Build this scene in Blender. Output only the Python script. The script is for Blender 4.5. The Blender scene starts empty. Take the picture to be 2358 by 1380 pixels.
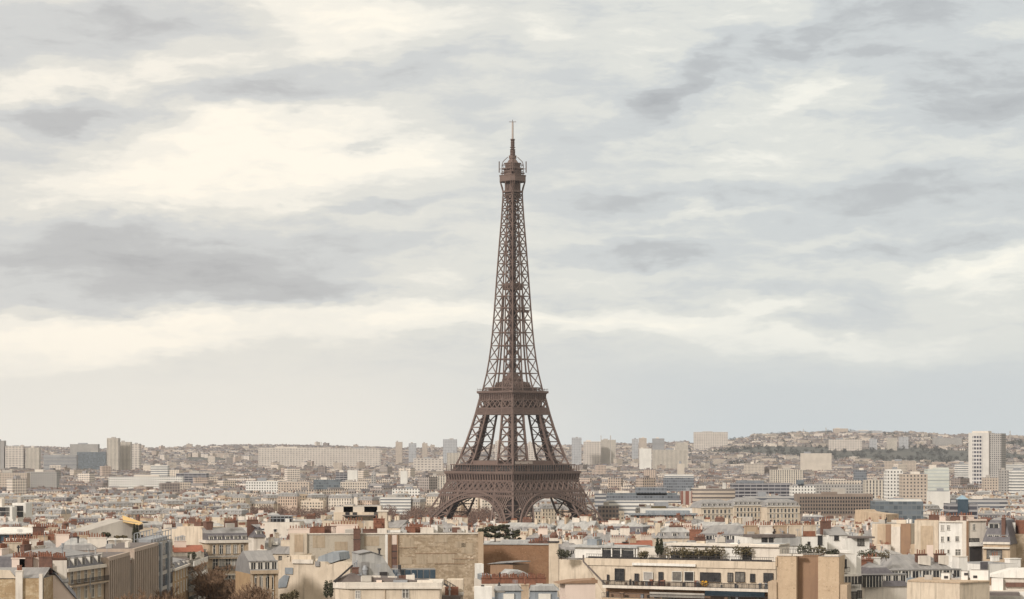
import bpy, math, random
import numpy as np
from mathutils import Vector, Matrix

# ------------------------------------------------------------------ camera, world, sun
S = bpy.context.scene
COL = S.collection
R = math.radians
F, CX, HY, ZC = 5300.0, 1179.0, 1032.0, 76.0      # focal length and optics in photo pixels, eye height in metres


def PX(px, d): return (px - CX) * d / F
def PZ(py, d): return ZC + (HY - py) * d / F


cam_d = bpy.data.cameras.new('camera')
cam = bpy.data.objects.new('camera', cam_d)
COL.objects.link(cam)
cam.location = (0, 0, ZC)
cam.rotation_euler = (R(90), 0, 0)
cam_d.sensor_width = 36.0
cam_d.lens = 36.0 * F / 2358.0
cam_d.shift_x = (1179.0 - CX) / 2358.0
cam_d.shift_y = (HY - 690.0) / 2358.0
cam_d.clip_start = 1.0
cam_d.clip_end = 40000.0
S.camera = cam

S.view_settings.view_transform = 'Standard'
S.view_settings.look = 'None'
S.view_settings.exposure = 0.0
S.view_settings.gamma = 1.0
S.render.engine = 'CYCLES'
S.cycles.use_denoising = True
S.cycles.denoiser = 'OPENIMAGEDENOISE'
S.cycles.max_bounces = 5
S.cycles.diffuse_bounces = 2
S.cycles.glossy_bounces = 2
S.cycles.transparent_max_bounces = 8
S.cycles.volume_bounces = 1
S.cycles.use_adaptive_sampling = False

SUN_EL, SUN_AZ = 28.0, -140.0                     # degrees; azimuth from +Y towards +X
sd = bpy.data.lights.new('sun', 'SUN')
sd.energy = 2.8
sd.angle = R(8)
sd.color = (1.0, 0.94, 0.875)
sun = bpy.data.objects.new('sun', sd)
COL.objects.link(sun)
_s = Vector((math.sin(R(SUN_AZ)) * math.cos(R(SUN_EL)), math.cos(R(SUN_AZ)) * math.cos(R(SUN_EL)), math.sin(R(SUN_EL))))
sun.rotation_euler = _s.to_track_quat('Z', 'Y').to_euler()
sun.location = (0, -60, 300)


class NT:
    """small helper for writing node trees"""
    def __init__(s, tree):
        s.t = tree; s.n = tree.nodes; s.l = tree.links

    def set(s, sock, v):
        if hasattr(v, 'is_output'): s.l.new(v, sock)
        elif v is not None: sock.default_value = v

    def math(s, op, a, b=None, c=None, clamp=False):
        n = s.n.new('ShaderNodeMath'); n.operation = op; n.use_clamp = clamp
        s.set(n.inputs[0], a)
        if b is not None: s.set(n.inputs[1], b)
        if c is not None: s.set(n.inputs[2], c)
        return n.outputs[0]

    def vmath(s, op, a, b=None, scale=None):
        n = s.n.new('ShaderNodeVectorMath'); n.operation = op
        s.set(n.inputs[0], a)
        if b is not None: s.set(n.inputs[1], b)
        if scale is not None: s.set(n.inputs['Scale'], scale)
        return n.outputs['Value'] if op in ('LENGTH', 'DOT_PRODUCT', 'DISTANCE') else n.outputs['Vector']

    def mapping(s, v, loc=(0, 0, 0), rot=(0, 0, 0), scale=(1, 1, 1), kind='POINT'):
        n = s.n.new('ShaderNodeMapping'); n.vector_type = kind
        s.set(n.inputs['Vector'], v)
        n.inputs['Location'].default_value = loc; n.inputs['Rotation'].default_value = rot; n.inputs['Scale'].default_value = scale
        return n.outputs[0]

    def noise(s, v, scale=1.0, detail=4.0, rough=0.5, dist=0.0, color=False):
        n = s.n.new('ShaderNodeTexNoise')
        s.set(n.inputs['Vector'], v)
        n.inputs['Scale'].default_value = scale; n.inputs['Detail'].default_value = detail
        n.inputs['Roughness'].default_value = rough; n.inputs['Distortion'].default_value = dist
        return n.outputs['Color'] if color else n.outputs['Fac']

    def ramp(s, f, stops, interp='LINEAR'):
        n = s.n.new('ShaderNodeValToRGB'); s.set(n.inputs[0], f)
        e = n.color_ramp.elements; n.color_ramp.interpolation = interp
        while len(e) < len(stops): e.new(0.5)
        for el, (p, c) in zip(e, stops):
            el.position = p; el.color = (*c, 1) if len(c) == 3 else c
        return n.outputs[0]

    def mix(s, f, a, b, blend='MIX'):
        n = s.n.new('ShaderNodeMix'); n.data_type = 'RGBA'; n.blend_type = blend; n.clamp_factor = True
        s.set(n.inputs['Factor'], f)
        s.set(n.inputs[6], (*a, 1) if isinstance(a, tuple) and len(a) == 3 else a)
        s.set(n.inputs[7], (*b, 1) if isinstance(b, tuple) and len(b) == 3 else b)
        return n.outputs[2]

    def smooth(s, v, a, b, lo=0.0, hi=1.0):
        n = s.n.new('ShaderNodeMapRange'); n.interpolation_type = 'SMOOTHSTEP'
        s.set(n.inputs['Value'], v)
        n.inputs['From Min'].default_value = a; n.inputs['From Max'].default_value = b
        n.inputs['To Min'].default_value = lo; n.inputs['To Max'].default_value = hi
        return n.outputs[0]

    def comb(s, x, y, z):
        n = s.n.new('ShaderNodeCombineXYZ'); s.set(n.inputs[0], x); s.set(n.inputs[1], y); s.set(n.inputs[2], z)
        return n.outputs[0]

    def sep(s, v):
        n = s.n.new('ShaderNodeSeparateXYZ'); s.set(n.inputs[0], v)
        return n.outputs


def build_world():
    w = bpy.data.worlds.new('World'); S.world = w; w.use_nodes = True
    w.cycles.sampling_method = 'MANUAL'; w.cycles.sample_map_resolution = 512
    k = NT(w.node_tree)
    for n in list(k.n): k.n.remove(n)
    out = k.n.new('ShaderNodeOutputWorld'); bg = k.n.new('ShaderNodeBackground')
    k.l.new(bg.outputs[0], out.inputs['Surface'])
    tc = k.n.new('ShaderNodeTexCoord')
    d = k.vmath('NORMALIZE', tc.outputs['Generated'])
    x, y, z = k.sep(d)
    u = k.math('MULTIPLY', k.math('ARCTAN2', x, y), 5.3)          # direction on the sky: azimuth, elevation
    v = k.math('MULTIPLY', k.math('ARCSINE', z), 5.3)
    p0 = k.comb(u, v, 0.0)
    # warp, as turbulent air does: broad bends, then ever finer ragged edges
    def warp(loc, rot, sc, scale, det, amp):
        n = k.noise(k.mapping(p0, loc=loc, rot=(0, 0, R(rot)), scale=sc), scale, det, 0.6, color=True)
        return k.vmath('SCALE', k.vmath('SUBTRACT', n, (0.5, 0.5, 0.5)), scale=amp)
    wa = k.vmath('ADD', warp((0, 0, 0), 0, (1.0, 2.2, 1), 2.0, 2.0, 0.20), warp((3, 1, 0), -10, (1.0, 2.8, 1), 6.5, 3.0, 0.11))
    wb = warp((7, 4, 0), -14, (1.0, 2.6, 1), 17.0, 5.0, 0.05)
    pw = k.vmath('ADD', p0, k.vmath('MULTIPLY', k.vmath('ADD', wa, wb), (1.25, 0.7, 0)))
    ps = k.vmath('ADD', p0, k.vmath('MULTIPLY', wa, (0.6, 0.35, 0)))
    # the large cloud masses: photo position, size, tilt, weight
    total = None
    for (px, py, rx, ry, rot, amp) in CLOUDS:
        ax = math.atan((px - CX) / F); ae = math.atan((HY - py) / F * math.cos(ax))
        c = (ax * 5.3, ae * 5.3)
        m = k.mapping(k.vmath('SUBTRACT', pw, (c[0], c[1], 0)), rot=(0, 0, R(-rot)))
        m = k.vmath('MULTIPLY', m, (1000.0 / rx, 1000.0 / ry, 0))
        g = k.smooth(k.vmath('LENGTH', m), 1.0, 0.0, 0.0, amp)
        total = g if total is None else k.math('ADD', total, g)
    # streaks, billows and fine mottling
    up = k.smooth(v, 0.35, 0.80)
    rightup = k.math('MULTIPLY', up, k.smooth(u, -0.2, 0.5))
    s1 = k.math('SUBTRACT', k.noise(k.mapping(ps, rot=(0, 0, R(-7)), scale=(1.0, 4.6, 1)), 2.6, 10.0, 0.64), 0.5)
    s2 = k.math('SUBTRACT', k.noise(k.mapping(ps, loc=(5, 2, 0), rot=(0, 0, R(-34)), scale=(1.0, 3.8, 1)), 4.0, 9.0, 0.62), 0.5)
    s3 = k.math('SUBTRACT', k.noise(k.mapping(ps, loc=(1, 8, 0), rot=(0, 0, R(-12)), scale=(1.0, 2.0, 1)), 15.0, 7.0, 0.6), 0.5)
    low = k.smooth(v, 0.10, 0.36)                                  # smooth bands close to the horizon
    st = k.math('ADD', k.math('MULTIPLY', s1, k.math('MULTIPLY_ADD', rightup, -0.25, 0.72)), k.math('MULTIPLY', s2, k.math('MULTIPLY_ADD', rightup, 0.62, 0.10)))
    st = k.math('ADD', st, k.math('MULTIPLY', s3, 0.15))
    st = k.math('MULTIPLY', st, k.math('MULTIPLY_ADD', low, 1.08, 0.15))
    t = k.math('ADD', k.math('ADD', total, st), 0.53)
    col = k.ramp(t, [(0.0, (0.45, 0.457, 0.475)), (0.22, (0.545, 0.555, 0.568)), (0.42, (0.665, 0.680, 0.685)), (0.60, (0.79, 0.785, 0.745)),
                     (0.78, (0.95, 0.92, 0.845)), (0.95, (1.06, 1.005, 0.895))], 'EASE')
    # warmer towards the left, cooler towards the right
    side = k.smooth(u, -0.9, 0.7)
    col = k.mix(1.0, col, k.mix(side, (1.02, 0.995, 0.96), (0.975, 0.995, 0.99)), 'MULTIPLY')
    # the last band above the horizon: pale warm air at the left, grey green at the right
    hz = k.smooth(v, 0.30, 0.02)
    col = k.mix(k.math('MULTIPLY', hz, 0.85), col, k.mix(k.smooth(u, -0.5, 0.6), (0.95, 0.905, 0.81), (0.62, 0.68, 0.70)))
    # an overcast sky is brighter overhead, and behind the camera where the sun stands
    zen = k.math('MAXIMUM', z, 0.0)
    gain = k.math('ADD', 1.0, k.math('MULTIPLY', k.smooth(zen, 0.21, 0.75), OVERHEAD))
    back = k.smooth(y, 0.6, -0.4)
    gain = k.math('ADD', gain, k.math('MULTIPLY', back, BEHIND))
    tone = k.mix(k.smooth(k.math('ADD', back, zen), 0.25, 0.8), (1.0, 1.0, 1.0), (1.07, 0.97, 0.85))
    col = k.vmath('SCALE', k.mix(1.0, col, tone, 'MULTIPLY'), scale=gain)
    below = k.smooth(z, -0.02, 0.0)
    col = k.mix(below, (0.24, 0.22, 0.20), col)
    sky = k.n.new('ShaderNodeTexSky'); sky.sky_type = 'NISHITA'
    sky.sun_disc = False; sky.sun_elevation = R(SUN_EL); sky.sun_rotation = R(SUN_AZ); sky.altitude = 100; sky.dust_density = 2.0
    nis = k.vmath('SCALE', sky.outputs[0], scale=0.08)             # blue sky behind thin cloud
    fin = k.mix(0.05, col, nis)
    k.l.new(fin, bg.inputs['Color'])
    bg.inputs['Strength'].default_value = 1.0


OVERHEAD, BEHIND = 0.35, 0.15
CLOUDS = [
    # bright openings
    (470, 370, 520, 180, 6, 0.40), (250, 440, 380, 80, 3, 0.20), (800, 350, 420, 150, 4, 0.30), (1000, 330, 200, 90, 12, 0.12), (620, 280, 340, 80, 4, 0.14),
    (840, 60, 330, 130, 4, 0.36), (680, 10, 280, 90, 0, 0.18),
    (410, 150, 260, 80, 10, 0.30), (120, 190, 260, 50, 6, 0.20),
    (40, 800, 460, 90, 0, 0.38), (420, 770, 420, 70, 6, 0.34), (900, 735, 420, 95, 8, 0.36), (1200, 740, 260, 80, 0, 0.22), (980, 620, 300, 60, 4, 0.12),
    (1450, 745, 420, 55, -4, 0.30), (1780, 715, 300, 50, 4, 0.28), (1880, 805, 440, 45, -3, 0.28), (2180, 780, 260, 60, 0, 0.12),
    (2320, 610, 320, 50, 4, 0.30), (2250, 690, 300, 70, 0, 0.14), (1350, 640, 240, 45, -6, 0.12),
    (1880, 190, 190, 70, 32, 0.28), (1250, 80, 170, 90, -20, 0.18), (1700, 40, 260, 60, 15, 0.14), (1480, 130, 240, 110, 35, 0.10), (1700, 300, 500, 110, 20, 0.08),
    (1640, 484, 260, 20, 5, 0.20), (1760, 350, 420, 70, 14, 0.12), (1950, 545, 260, 26, 5, 0.08),
    # grey masses
    (420, 590, 620, 150, -3, -0.30), (520, 640, 420, 90, -5, -0.16), (280, 690, 420, 70, -3, -0.16), (90, 570, 380, 130, 0, -0.12), (700, 690, 260, 50, 8, -0.16), (110, 725, 260, 40, 2, -0.12),
    (150, 250, 360, 65, 4, -0.28), (60, 60, 520, 140, 8, -0.16), (330, 60, 320, 90, 10, -0.08), (560, 200, 280, 70, 10, -0.14), (730, 190, 380, 70, 12, -0.14),
    (815, 312, 90, 30, 12, -0.34), (960, 170, 280, 70, 16, -0.12), (880, 482, 280, 28, 2, -0.20), (170, 335, 230, 45, 0, -0.14),
    (1080, 300, 130, 90, 30, -0.10), (1260, 320, 190, 60, 8, -0.10), (1560, 190, 250, 60, 36, -0.28), (1900, 80, 720, 190, 15, -0.10), (1830, 90, 320, 60, 20, -0.14), (1700, 150, 420, 40, 26, -0.10), (1420, 300, 360, 40, 24, -0.10),
    (2270, 200, 320, 170, 12, -0.34), (2080, 80, 280, 90, 20, -0.18), (2060, 440, 520, 90, 3, -0.26), (1500, 450, 460, 45, 3, -0.20),
    (1500, 578, 360, 45, 2, -0.30), (2050, 570, 460, 45, 4, -0.20), (1800, 520, 320, 45, 2, -0.08), (2330, 520, 280, 80, 0, -0.08),
    (1650, 660, 360, 45, 0, -0.09), (2000, 700, 240, 36, 0, -0.09),
    (1900, 940, 950, 130, 0, -0.10), (1300, 880, 550, 100, 0, -0.04), (2250, 890, 320, 90, 0, -0.08), (300, 950, 900, 130, 0, 0.10),
]
build_world()

# ------------------------------------------------------------------ mesh and object helpers
class MB:
    """collects faces of one mesh; vertices are welded; UVs are in metres along each face"""
    def __init__(s): s.v = []; s.f = []; s.m = []; s.ix = {}

    def vi(s, p):
        key = (round(p[0], 3), round(p[1], 3), round(p[2], 3))
        i = s.ix.get(key)
        if i is None:
            i = s.ix[key] = len(s.v); s.v.append(key)
        return i

    def poly(s, pts, m=0):
        ids = []
        for p in pts:
            i = s.vi(p)
            if i not in ids: ids.append(i)
        if len(ids) > 2: s.f.append(ids); s.m.append(m)

    def box(s, x0, x1, y0, y1, z0, z1, m=0, bottom=True, top=True, mt=None):
        a, b, c, d = (x0, y0), (x1, y0), (x1, y1), (x0, y1)
        for p, q in ((a, b), (b, c), (c, d), (d, a)):
            s.poly([(*p, z0), (*q, z0), (*q, z1), (*p, z1)], m)
        if top: s.poly([(*a, z1), (*b, z1), (*c, z1), (*d, z1)], m if mt is None else mt)
        if bottom: s.poly([(*d, z0), (*c, z0), (*b, z0), (*a, z0)], m)

    def prism(s, pts, z0, z1, m=0, mt=None, bottom=False, top=True):
        n = len(pts)
        for i in range(n):
            p, q = pts[i], pts[(i + 1) % n]
            s.poly([(*p, z0), (*q, z0), (*q, z1), (*p, z1)], m)
        if top: s.poly([(*p, z1) for p in pts], m if mt is None else mt)
        if bottom: s.poly([(*p, z0) for p in reversed(pts)], m)

    def extr(s, prof, y0, y1, m=0):
        """profile of (x, z) pushed along y"""
        n = len(prof)
        for i in range(n):
            p, q = prof[i], prof[(i + 1) % n]
            s.poly([(p[0], y0, p[1]), (q[0], y0, q[1]), (q[0], y1, q[1]), (p[0], y1, p[1])], m)
        s.poly([(p[0], y0, p[1]) for p in prof], m)
        s.poly([(p[0], y1, p[1]) for p in reversed(prof)], m)

    def beam(s, p, q, w, h=None, m=0, cap=False):
        p = Vector(p); q = Vector(q); d = q - p
        if d.length < 1e-4: return
        d.normalize()
        up = Vector((0, 0, 1)) if abs(d.z) < 0.9 else Vector((1, 0, 0))
        a = d.cross(up); a.normalize(); b = d.cross(a)
        a *= w / 2; b *= (h or w) / 2
        k = len(s.v)
        for c in (p, q):
            for e in (a + b, a - b, -a - b, -a + b): s.v.append(tuple(c + e))
        for i in range(4):
            j = (i + 1) % 4
            s.f.append([k + i, k + j, k + 4 + j, k + 4 + i]); s.m.append(m)
        if cap:
            s.f.append([k + 3, k + 2, k + 1, k]); s.m.append(m)
            s.f.append([k + 4, k + 5, k + 6, k + 7]); s.m.append(m)

    def cyl(s, x, y, z0, z1, r0, r1=None, n=8, m=0, top=True, mt=None):
        r1 = r0 if r1 is None else r1
        A = [(x + r0 * math.cos(2 * math.pi * i / n), y + r0 * math.sin(2 * math.pi * i / n), z0) for i in range(n)]
        Bq = [(x + r1 * math.cos(2 * math.pi * i / n), y + r1 * math.sin(2 * math.pi * i / n), z1) for i in range(n)]
        for i in range(n):
            j = (i + 1) % n
            s.poly([A[i], A[j], Bq[j], Bq[i]], m)
        if top: s.poly(Bq, m if mt is None else mt)

    def mesh(s, name, mats):
        me = bpy.data.meshes.new(name)
        me.from_pydata(s.v, [], s.f)
        for mt in (mats if isinstance(mats, (list, tuple)) else [mats]): me.materials.append(mt)
        me.polygons.foreach_set('material_index', s.m)
        nl = len(me.loops)
        if nl:
            uv = me.uv_layers.new(name='UVMap')
            co = np.array(s.v, dtype=np.float64)
            lv = np.empty(nl, dtype=np.int32); me.loops.foreach_get('vertex_index', lv)
            nf = len(me.polygons)
            lt = np.empty(nf, dtype=np.int32); me.polygons.foreach_get('loop_total', lt)
            nr = np.empty(nf * 3); me.polygons.foreach_get('normal', nr); nr = np.repeat(nr.reshape(-1, 3), lt, axis=0)
            P = co[lv]
            hl = np.hypot(nr[:, 0], nr[:, 1]); hs = np.where(hl < 1e-6, 1, hl)
            tx, ty = -nr[:, 1] / hs, nr[:, 0] / hs
            side = np.abs(nr[:, 2]) < 0.92
            sl = np.sqrt(np.maximum(1e-6, 1 - nr[:, 2] ** 2))
            U = np.where(side, P[:, 0] * tx + P[:, 1] * ty, P[:, 0])
            Vv = np.where(side, P[:, 2] / sl, P[:, 1])
            uv.data.foreach_set('uv', np.stack([U, Vv], 1).astype(np.float32).ravel())
        me.validate()
        return me

    def build(s, name, mats, parent=None, loc=None):
        return link(name, s.mesh(name, mats), parent, loc)


def link(name, me, parent=None, loc=None, rz=0.0):
    o = bpy.data.objects.new(name, me); COL.objects.link(o)
    if parent is not None: o.parent = parent
    if loc: o.location = loc
    if rz: o.rotation_euler = (0, 0, rz)
    return o


def tag(o, label=None, cat=None, group=None, kind=None):
    if label: o['label'] = label
    if cat: o['category'] = cat; o['kind'] = 'thing'
    if group: o['group'] = group
    if kind: o['kind'] = kind
    return o


def empty(name, loc, rz=0.0):
    o = bpy.data.objects.new(name, None); COL.objects.link(o)
    o.location = loc; o.rotation_euler = (0, 0, rz); o.empty_display_size = 1.0
    return o


def copy_tree(o, parent=None):
    c = o.copy(); COL.objects.link(c)
    if parent is not None: c.parent = parent
    for ch in list(o.children): copy_tree(ch, c)
    return c


# ------------------------------------------------------------------ materials
MATS = {}


def new_mat(name):
    m = bpy.data.materials.new(name); m.use_nodes = True
    k = NT(m.node_tree)
    b = k.n['Principled BSDF']
    return m, k, b


def mat(name, c1, c2=None, scale=0.5, rough=0.8, detail=5.0, nr=0.6, streak=0.0, bump=0.0, metal=0.0, tint=False, spec=0.3, lo=0.3, hi=0.7):
    """two real-world colours mixed by noise in object space, with optional vertical weather streaks"""
    if name in MATS: return MATS[name]
    m, k, b = new_mat(name)
    tc = k.n.new('ShaderNodeTexCoord')
    oi = k.n.new('ShaderNodeObjectInfo')
    off = k.vmath('SCALE', k.comb(oi.outputs['Random'], oi.outputs['Random'], 0.0), scale=300.0)
    p = k.vmath('ADD', tc.outputs['Object'], off)
    f = k.smooth(k.noise(p, scale, detail, nr), lo, hi)
    col = k.mix(f, c1, c2 or tuple(c * 0.8 for c in c1))
    if streak:
        s = k.smooth(k.noise(k.mapping(p, scale=(1.0, 1.0, 0.09)), 1.5, 4.0, 0.65), 0.45, 0.75)
        col = k.mix(k.math('MULTIPLY', s, streak), col, tuple(c * 0.45 for c in (c2 or c1)))
    if tint: col = k.mix(1.0, col, oi.outputs['Color'], 'MULTIPLY')
    k.set(b.inputs['Base Color'], col)
    b.inputs['Roughness'].default_value = rough; b.inputs['Metallic'].default_value = metal
    b.inputs['Specular IOR Level'].default_value = spec
    if bump:
        bn = k.n.new('ShaderNodeBump'); bn.inputs['Strength'].default_value = bump; bn.inputs['Distance'].default_value = 0.15
        k.set(bn.inputs['Height'], k.noise(p, scale * 4, 4.0, 0.7)); k.l.new(bn.outputs[0], b.inputs['Normal'])
    MATS[name] = m
    return m


def rubble(name, base, dark, light, plaster, sc=1.6, cover=0.5, brick=False):
    """old party wall: stones or bricks with patches of plaster still on them"""
    if name in MATS: return MATS[name]
    m, k, b = new_mat(name)
    uv = k.n.new('ShaderNodeTexCoord')
    p = uv.outputs['UV']; q = k.mapping(p, loc=(17, 3, 0))
    if brick:
        n = k.n.new('ShaderNodeTexBrick'); k.set(n.inputs['Vector'], p)
        n.inputs['Color1'].default_value = (*base, 1); n.inputs['Color2'].default_value = (*dark, 1); n.inputs['Mortar'].default_value = (*[c * 1.25 for c in base], 1)
        n.inputs['Scale'].default_value = 1.0; n.inputs['Brick Width'].default_value = 0.45; n.inputs['Row Height'].default_value = 0.16; n.inputs['Mortar Size'].default_value = 0.012
        col = n.outputs[0]
    else:
        vo = k.n.new('ShaderNodeTexVoronoi'); vo.feature = 'F1'
        k.set(vo.inputs['Vector'], k.mapping(p, scale=(1.0, 1.8, 1))); vo.inputs['Scale'].default_value = sc
        cr = k.sep(vo.outputs['Color'])[0]
        col = k.mix(cr, base, dark)
        col = k.mix(k.smooth(cr, 0.7, 1.0), col, light)
    col = k.mix(k.smooth(k.noise(q, 0.16, 6.0, 0.7), 0.35, 0.65), col, tuple(c * 0.8 for c in base))
    big = k.noise(k.mapping(q, loc=(5, 9, 0), scale=(1, 1.9, 1)), 0.30, 12.0, 0.80)
    col = k.mix(k.math('MULTIPLY', k.smooth(big, 0.58 - 0.3 * cover, 0.74 - 0.3 * cover), 0.85), col, plaster)
    wash = k.smooth(k.noise(k.mapping(q, loc=(2, 4, 0), scale=(1.0, 0.10, 1)), 0.9, 6.0, 0.7), 0.45, 0.75)
    col = k.mix(k.math('MULTIPLY', wash, 0.35), col, tuple(c * 0.6 for c in dark))
    ch = k.n.new('ShaderNodeTexNoise'); k.set(ch.inputs['Vector'], k.mapping(p, scale=(1, 1, 1))); ch.inputs['Scale'].default_value = 2.2; ch.inputs['Detail'].default_value = 6
    col = k.mix(k.smooth(ch.outputs[0], 0.63, 0.74), col, light)
    col = k.mix(k.math('MULTIPLY', k.smooth(ch.outputs[0], 0.40, 0.30), 0.55), col, tuple(c * 0.55 for c in dark))
    k.set(b.inputs['Base Color'], col); b.inputs['Roughness'].default_value = 0.9; b.inputs['Specular IOR Level'].default_value = 0.15
    MATS[name] = m
    return m


def zinc(name, c1, c2, seam=0.62, rough=0.5):
    """sheet metal roof with standing seams down the slope"""
    if name in MATS: return MATS[name]
    m, k, b = new_mat(name)
    tc = k.n.new('ShaderNodeTexCoord'); uv = tc.outputs['UV']
    oi = k.n.new('ShaderNodeObjectInfo')
    p = k.vmath('ADD', tc.outputs['Object'], k.vmath('SCALE', k.comb(oi.outputs['Random'], oi.outputs['Random'], 0.0), scale=300.0))
    f = k.smooth(k.noise(p, 0.35, 6.0, 0.65), 0.3, 0.7)
    col = k.mix(f, c1, c2)
    x, y, _ = k.sep(uv)
    fr = k.math('FRACT', k.math('DIVIDE', x, seam))
    line = k.math('LESS_THAN', fr, 0.10)
    col = k.mix(k.math('MULTIPLY', line, 0.35), col, tuple(c * 0.45 for c in c1))
    sheet = k.noise(k.comb(k.math('FLOOR', k.math('DIVIDE', x, seam)), k.math('FLOOR', k.math('DIVIDE', y, 2.0)), 0.0), 3.7, 0.0)
    col = k.mix(k.smooth(sheet, 0.3, 0.7), col, k.mix(0.5, col, tuple(min(1, c * 1.35) for c in c2)))
    rust = k.smooth(k.noise(k.mapping(p, scale=(1, 1, 0.2)), 0.9, 5.0, 0.7), 0.60, 0.75)
    col = k.mix(k.math('MULTIPLY', rust, 0.35), col, (0.20, 0.17, 0.15))
    k.set(b.inputs['Base Color'], col); b.inputs['Roughness'].default_value = rough; b.inputs['Specular IOR Level'].default_value = 0.4
    MATS[name] = m
    return m


def facade(name, wall, glass, bw, fh, wx=0.5, wy=0.55, band=None, roof=(0.30, 0.29, 0.29), var=0.25, tint=False):
    """far-off facade: bays bw wide, storeys fh high, windows sunk in the wall colour"""
    if name in MATS: return MATS[name]
    m, k, b = new_mat(name)
    tc = k.n.new('ShaderNodeTexCoord'); geo = k.n.new('ShaderNodeNewGeometry')
    x, y, _ = k.sep(tc.outputs['UV'])
    ux, uy = k.math('DIVIDE', x, bw), k.math('DIVIDE', y, fh)
    fx, fy = k.math('FRACT', ux), k.math('FRACT', uy)
    mx = k.math('COMPARE', fx, 0.5, wx / 2); my = k.math('COMPARE', fy, 0.5, wy / 2)
    wm = k.math('MULTIPLY', mx, my)
    cell = k.noise(k.comb(k.math('FLOOR', ux), k.math('FLOOR', uy), 0.0), 5.3, 0.0)
    dirt = k.smooth(k.noise(tc.outputs['Object'], 0.06, 6.0, 0.65), 0.3, 0.7)
    if tint:
        at = k.n.new('ShaderNodeAttribute'); at.attribute_name = 'tint'
        wcol = k.mix(1.0, k.mix(dirt, wall, tuple(c * 0.85 for c in wall)), at.outputs['Color'], 'MULTIPLY')
    else:
        wcol = k.mix(dirt, wall, tuple(c * 0.82 for c in wall))
    if band is not None:
        bm = k.math('LESS_THAN', fy, 0.22); wcol = k.mix(bm, wcol, band)
    gcol = k.mix(k.smooth(cell, 0.35, 0.65), glass, tuple(min(1, c * 1.7 + 0.02) for c in glass))
    col = k.mix(wm, wcol, gcol)
    nz = k.sep(geo.outputs['Normal'])[2]
    flat = k.math('GREATER_THAN', nz, 0.7)
    rn = k.smooth(k.noise(tc.outputs['Object'], 0.15, 5.0, 0.7), 0.35, 0.65)
    rcol = k.mix(rn, roof, tuple(c * 0.65 for c in roof))
    if tint: rcol = k.mix(0.35, rcol, k.mix(1.0, rcol, at.outputs['Color'], 'MULTIPLY'))
    col = k.mix(flat, col, rcol)
    k.set(b.inputs['Base Color'], col); b.inputs['Roughness'].default_value = 0.75; b.inputs['Specular IOR Level'].default_value = 0.25
    MATS[name] = m
    return m


M_CREAM = mat('cream_render', (0.65, 0.555, 0.445), (0.53, 0.445, 0.35), 0.35, streak=0.6, detail=9.0, nr=0.7)
M_PALE = mat('pale_render', (0.70, 0.645, 0.575), (0.60, 0.54, 0.475), 0.35, streak=0.4, detail=9.0, nr=0.7)
M_WHITE = mat('white_paint', (0.78, 0.755, 0.715), (0.67, 0.645, 0.605), 0.35, streak=0.38, detail=9.0, nr=0.7)
M_STONE = mat('cut_stone', (0.52, 0.41, 0.295), (0.42, 0.325, 0.235), 0.5, streak=0.45)
M_OCHRE = mat('ochre_stone', (0.40, 0.28, 0.16), (0.33, 0.22, 0.13), 0.5, streak=0.4)
M_TAN = mat('tan_render', (0.51, 0.395, 0.285), (0.41, 0.31, 0.22), 0.35, streak=0.6, detail=9.0, nr=0.7)
M_BROWN = mat('brown_render', (0.30, 0.19, 0.12), (0.26, 0.165, 0.11), 0.3, streak=0.25)
M_CONC = mat('ribbed_concrete', (0.42, 0.34, 0.28), (0.36, 0.29, 0.24), 0.4, streak=0.3)
M_GREYC = mat('grey_concrete', (0.44, 0.41, 0.37), (0.37, 0.34, 0.31), 0.4, streak=0.3)
M_PINK = mat('pinkish_render', (0.70, 0.58, 0.51), (0.64, 0.53, 0.46), 0.3, streak=0.1)
M_BRICK = mat('chimney_brick', (0.17, 0.092, 0.068), (0.115, 0.065, 0.052), 1.8, streak=0.3)
M_POT = mat('terracotta', (0.26, 0.115, 0.072), (0.17, 0.078, 0.053), 2.0)
M_SLATE = mat('slate', (0.085, 0.08, 0.09), (0.13, 0.12, 0.13), 1.2, rough=0.55, streak=0.2)
M_ZINC = zinc('zinc', (0.17, 0.165, 0.168), (0.25, 0.24, 0.235))
M_ZINCB = zinc('blue_zinc', (0.17, 0.195, 0.225), (0.235, 0.255, 0.275))
M_ZINCW = zinc('pale_zinc', (0.27, 0.27, 0.27), (0.37, 0.365, 0.355))
M_ROOFD = mat('dark_roofing', (0.12, 0.10, 0.095), (0.17, 0.145, 0.135), 0.8)
M_ROOFG = mat('gravel_roof', (0.27, 0.24, 0.21), (0.20, 0.18, 0.16), 0.8)
M_ROOFR = mat('red_tile', (0.33, 0.12, 0.075), (0.25, 0.095, 0.06), 1.0)
M_GLASS = mat('window_glass', (0.022, 0.024, 0.028), (0.06, 0.06, 0.062), 0.5, rough=0.12, spec=0.5)
M_GLASSC = mat('curtained_glass', (0.20, 0.185, 0.165), (0.10, 0.095, 0.09), 1.5, rough=0.2, spec=0.5)
M_SHUT = mat('grey_shutter', (0.36, 0.34, 0.32), (0.28, 0.265, 0.25), 1.5, rough=0.6)
M_GLASSB = mat('blue_glass', (0.035, 0.06, 0.085), (0.06, 0.09, 0.12), 0.3, rough=0.15, spec=0.5)
M_FRAME = mat('window_frame', (0.66, 0.63, 0.58), (0.58, 0.55, 0.50), 1.0)
M_DARKM = mat('dark_metal', (0.035, 0.032, 0.034), (0.05, 0.045, 0.045), 1.0, rough=0.5)
M_GREYM = mat('grey_metal', (0.30, 0.31, 0.33), (0.24, 0.25, 0.27), 1.0, rough=0.45)
M_AWN = mat('yellow_canvas', (0.72, 0.49, 0.21), (0.66, 0.45, 0.19), 0.8)
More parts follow.
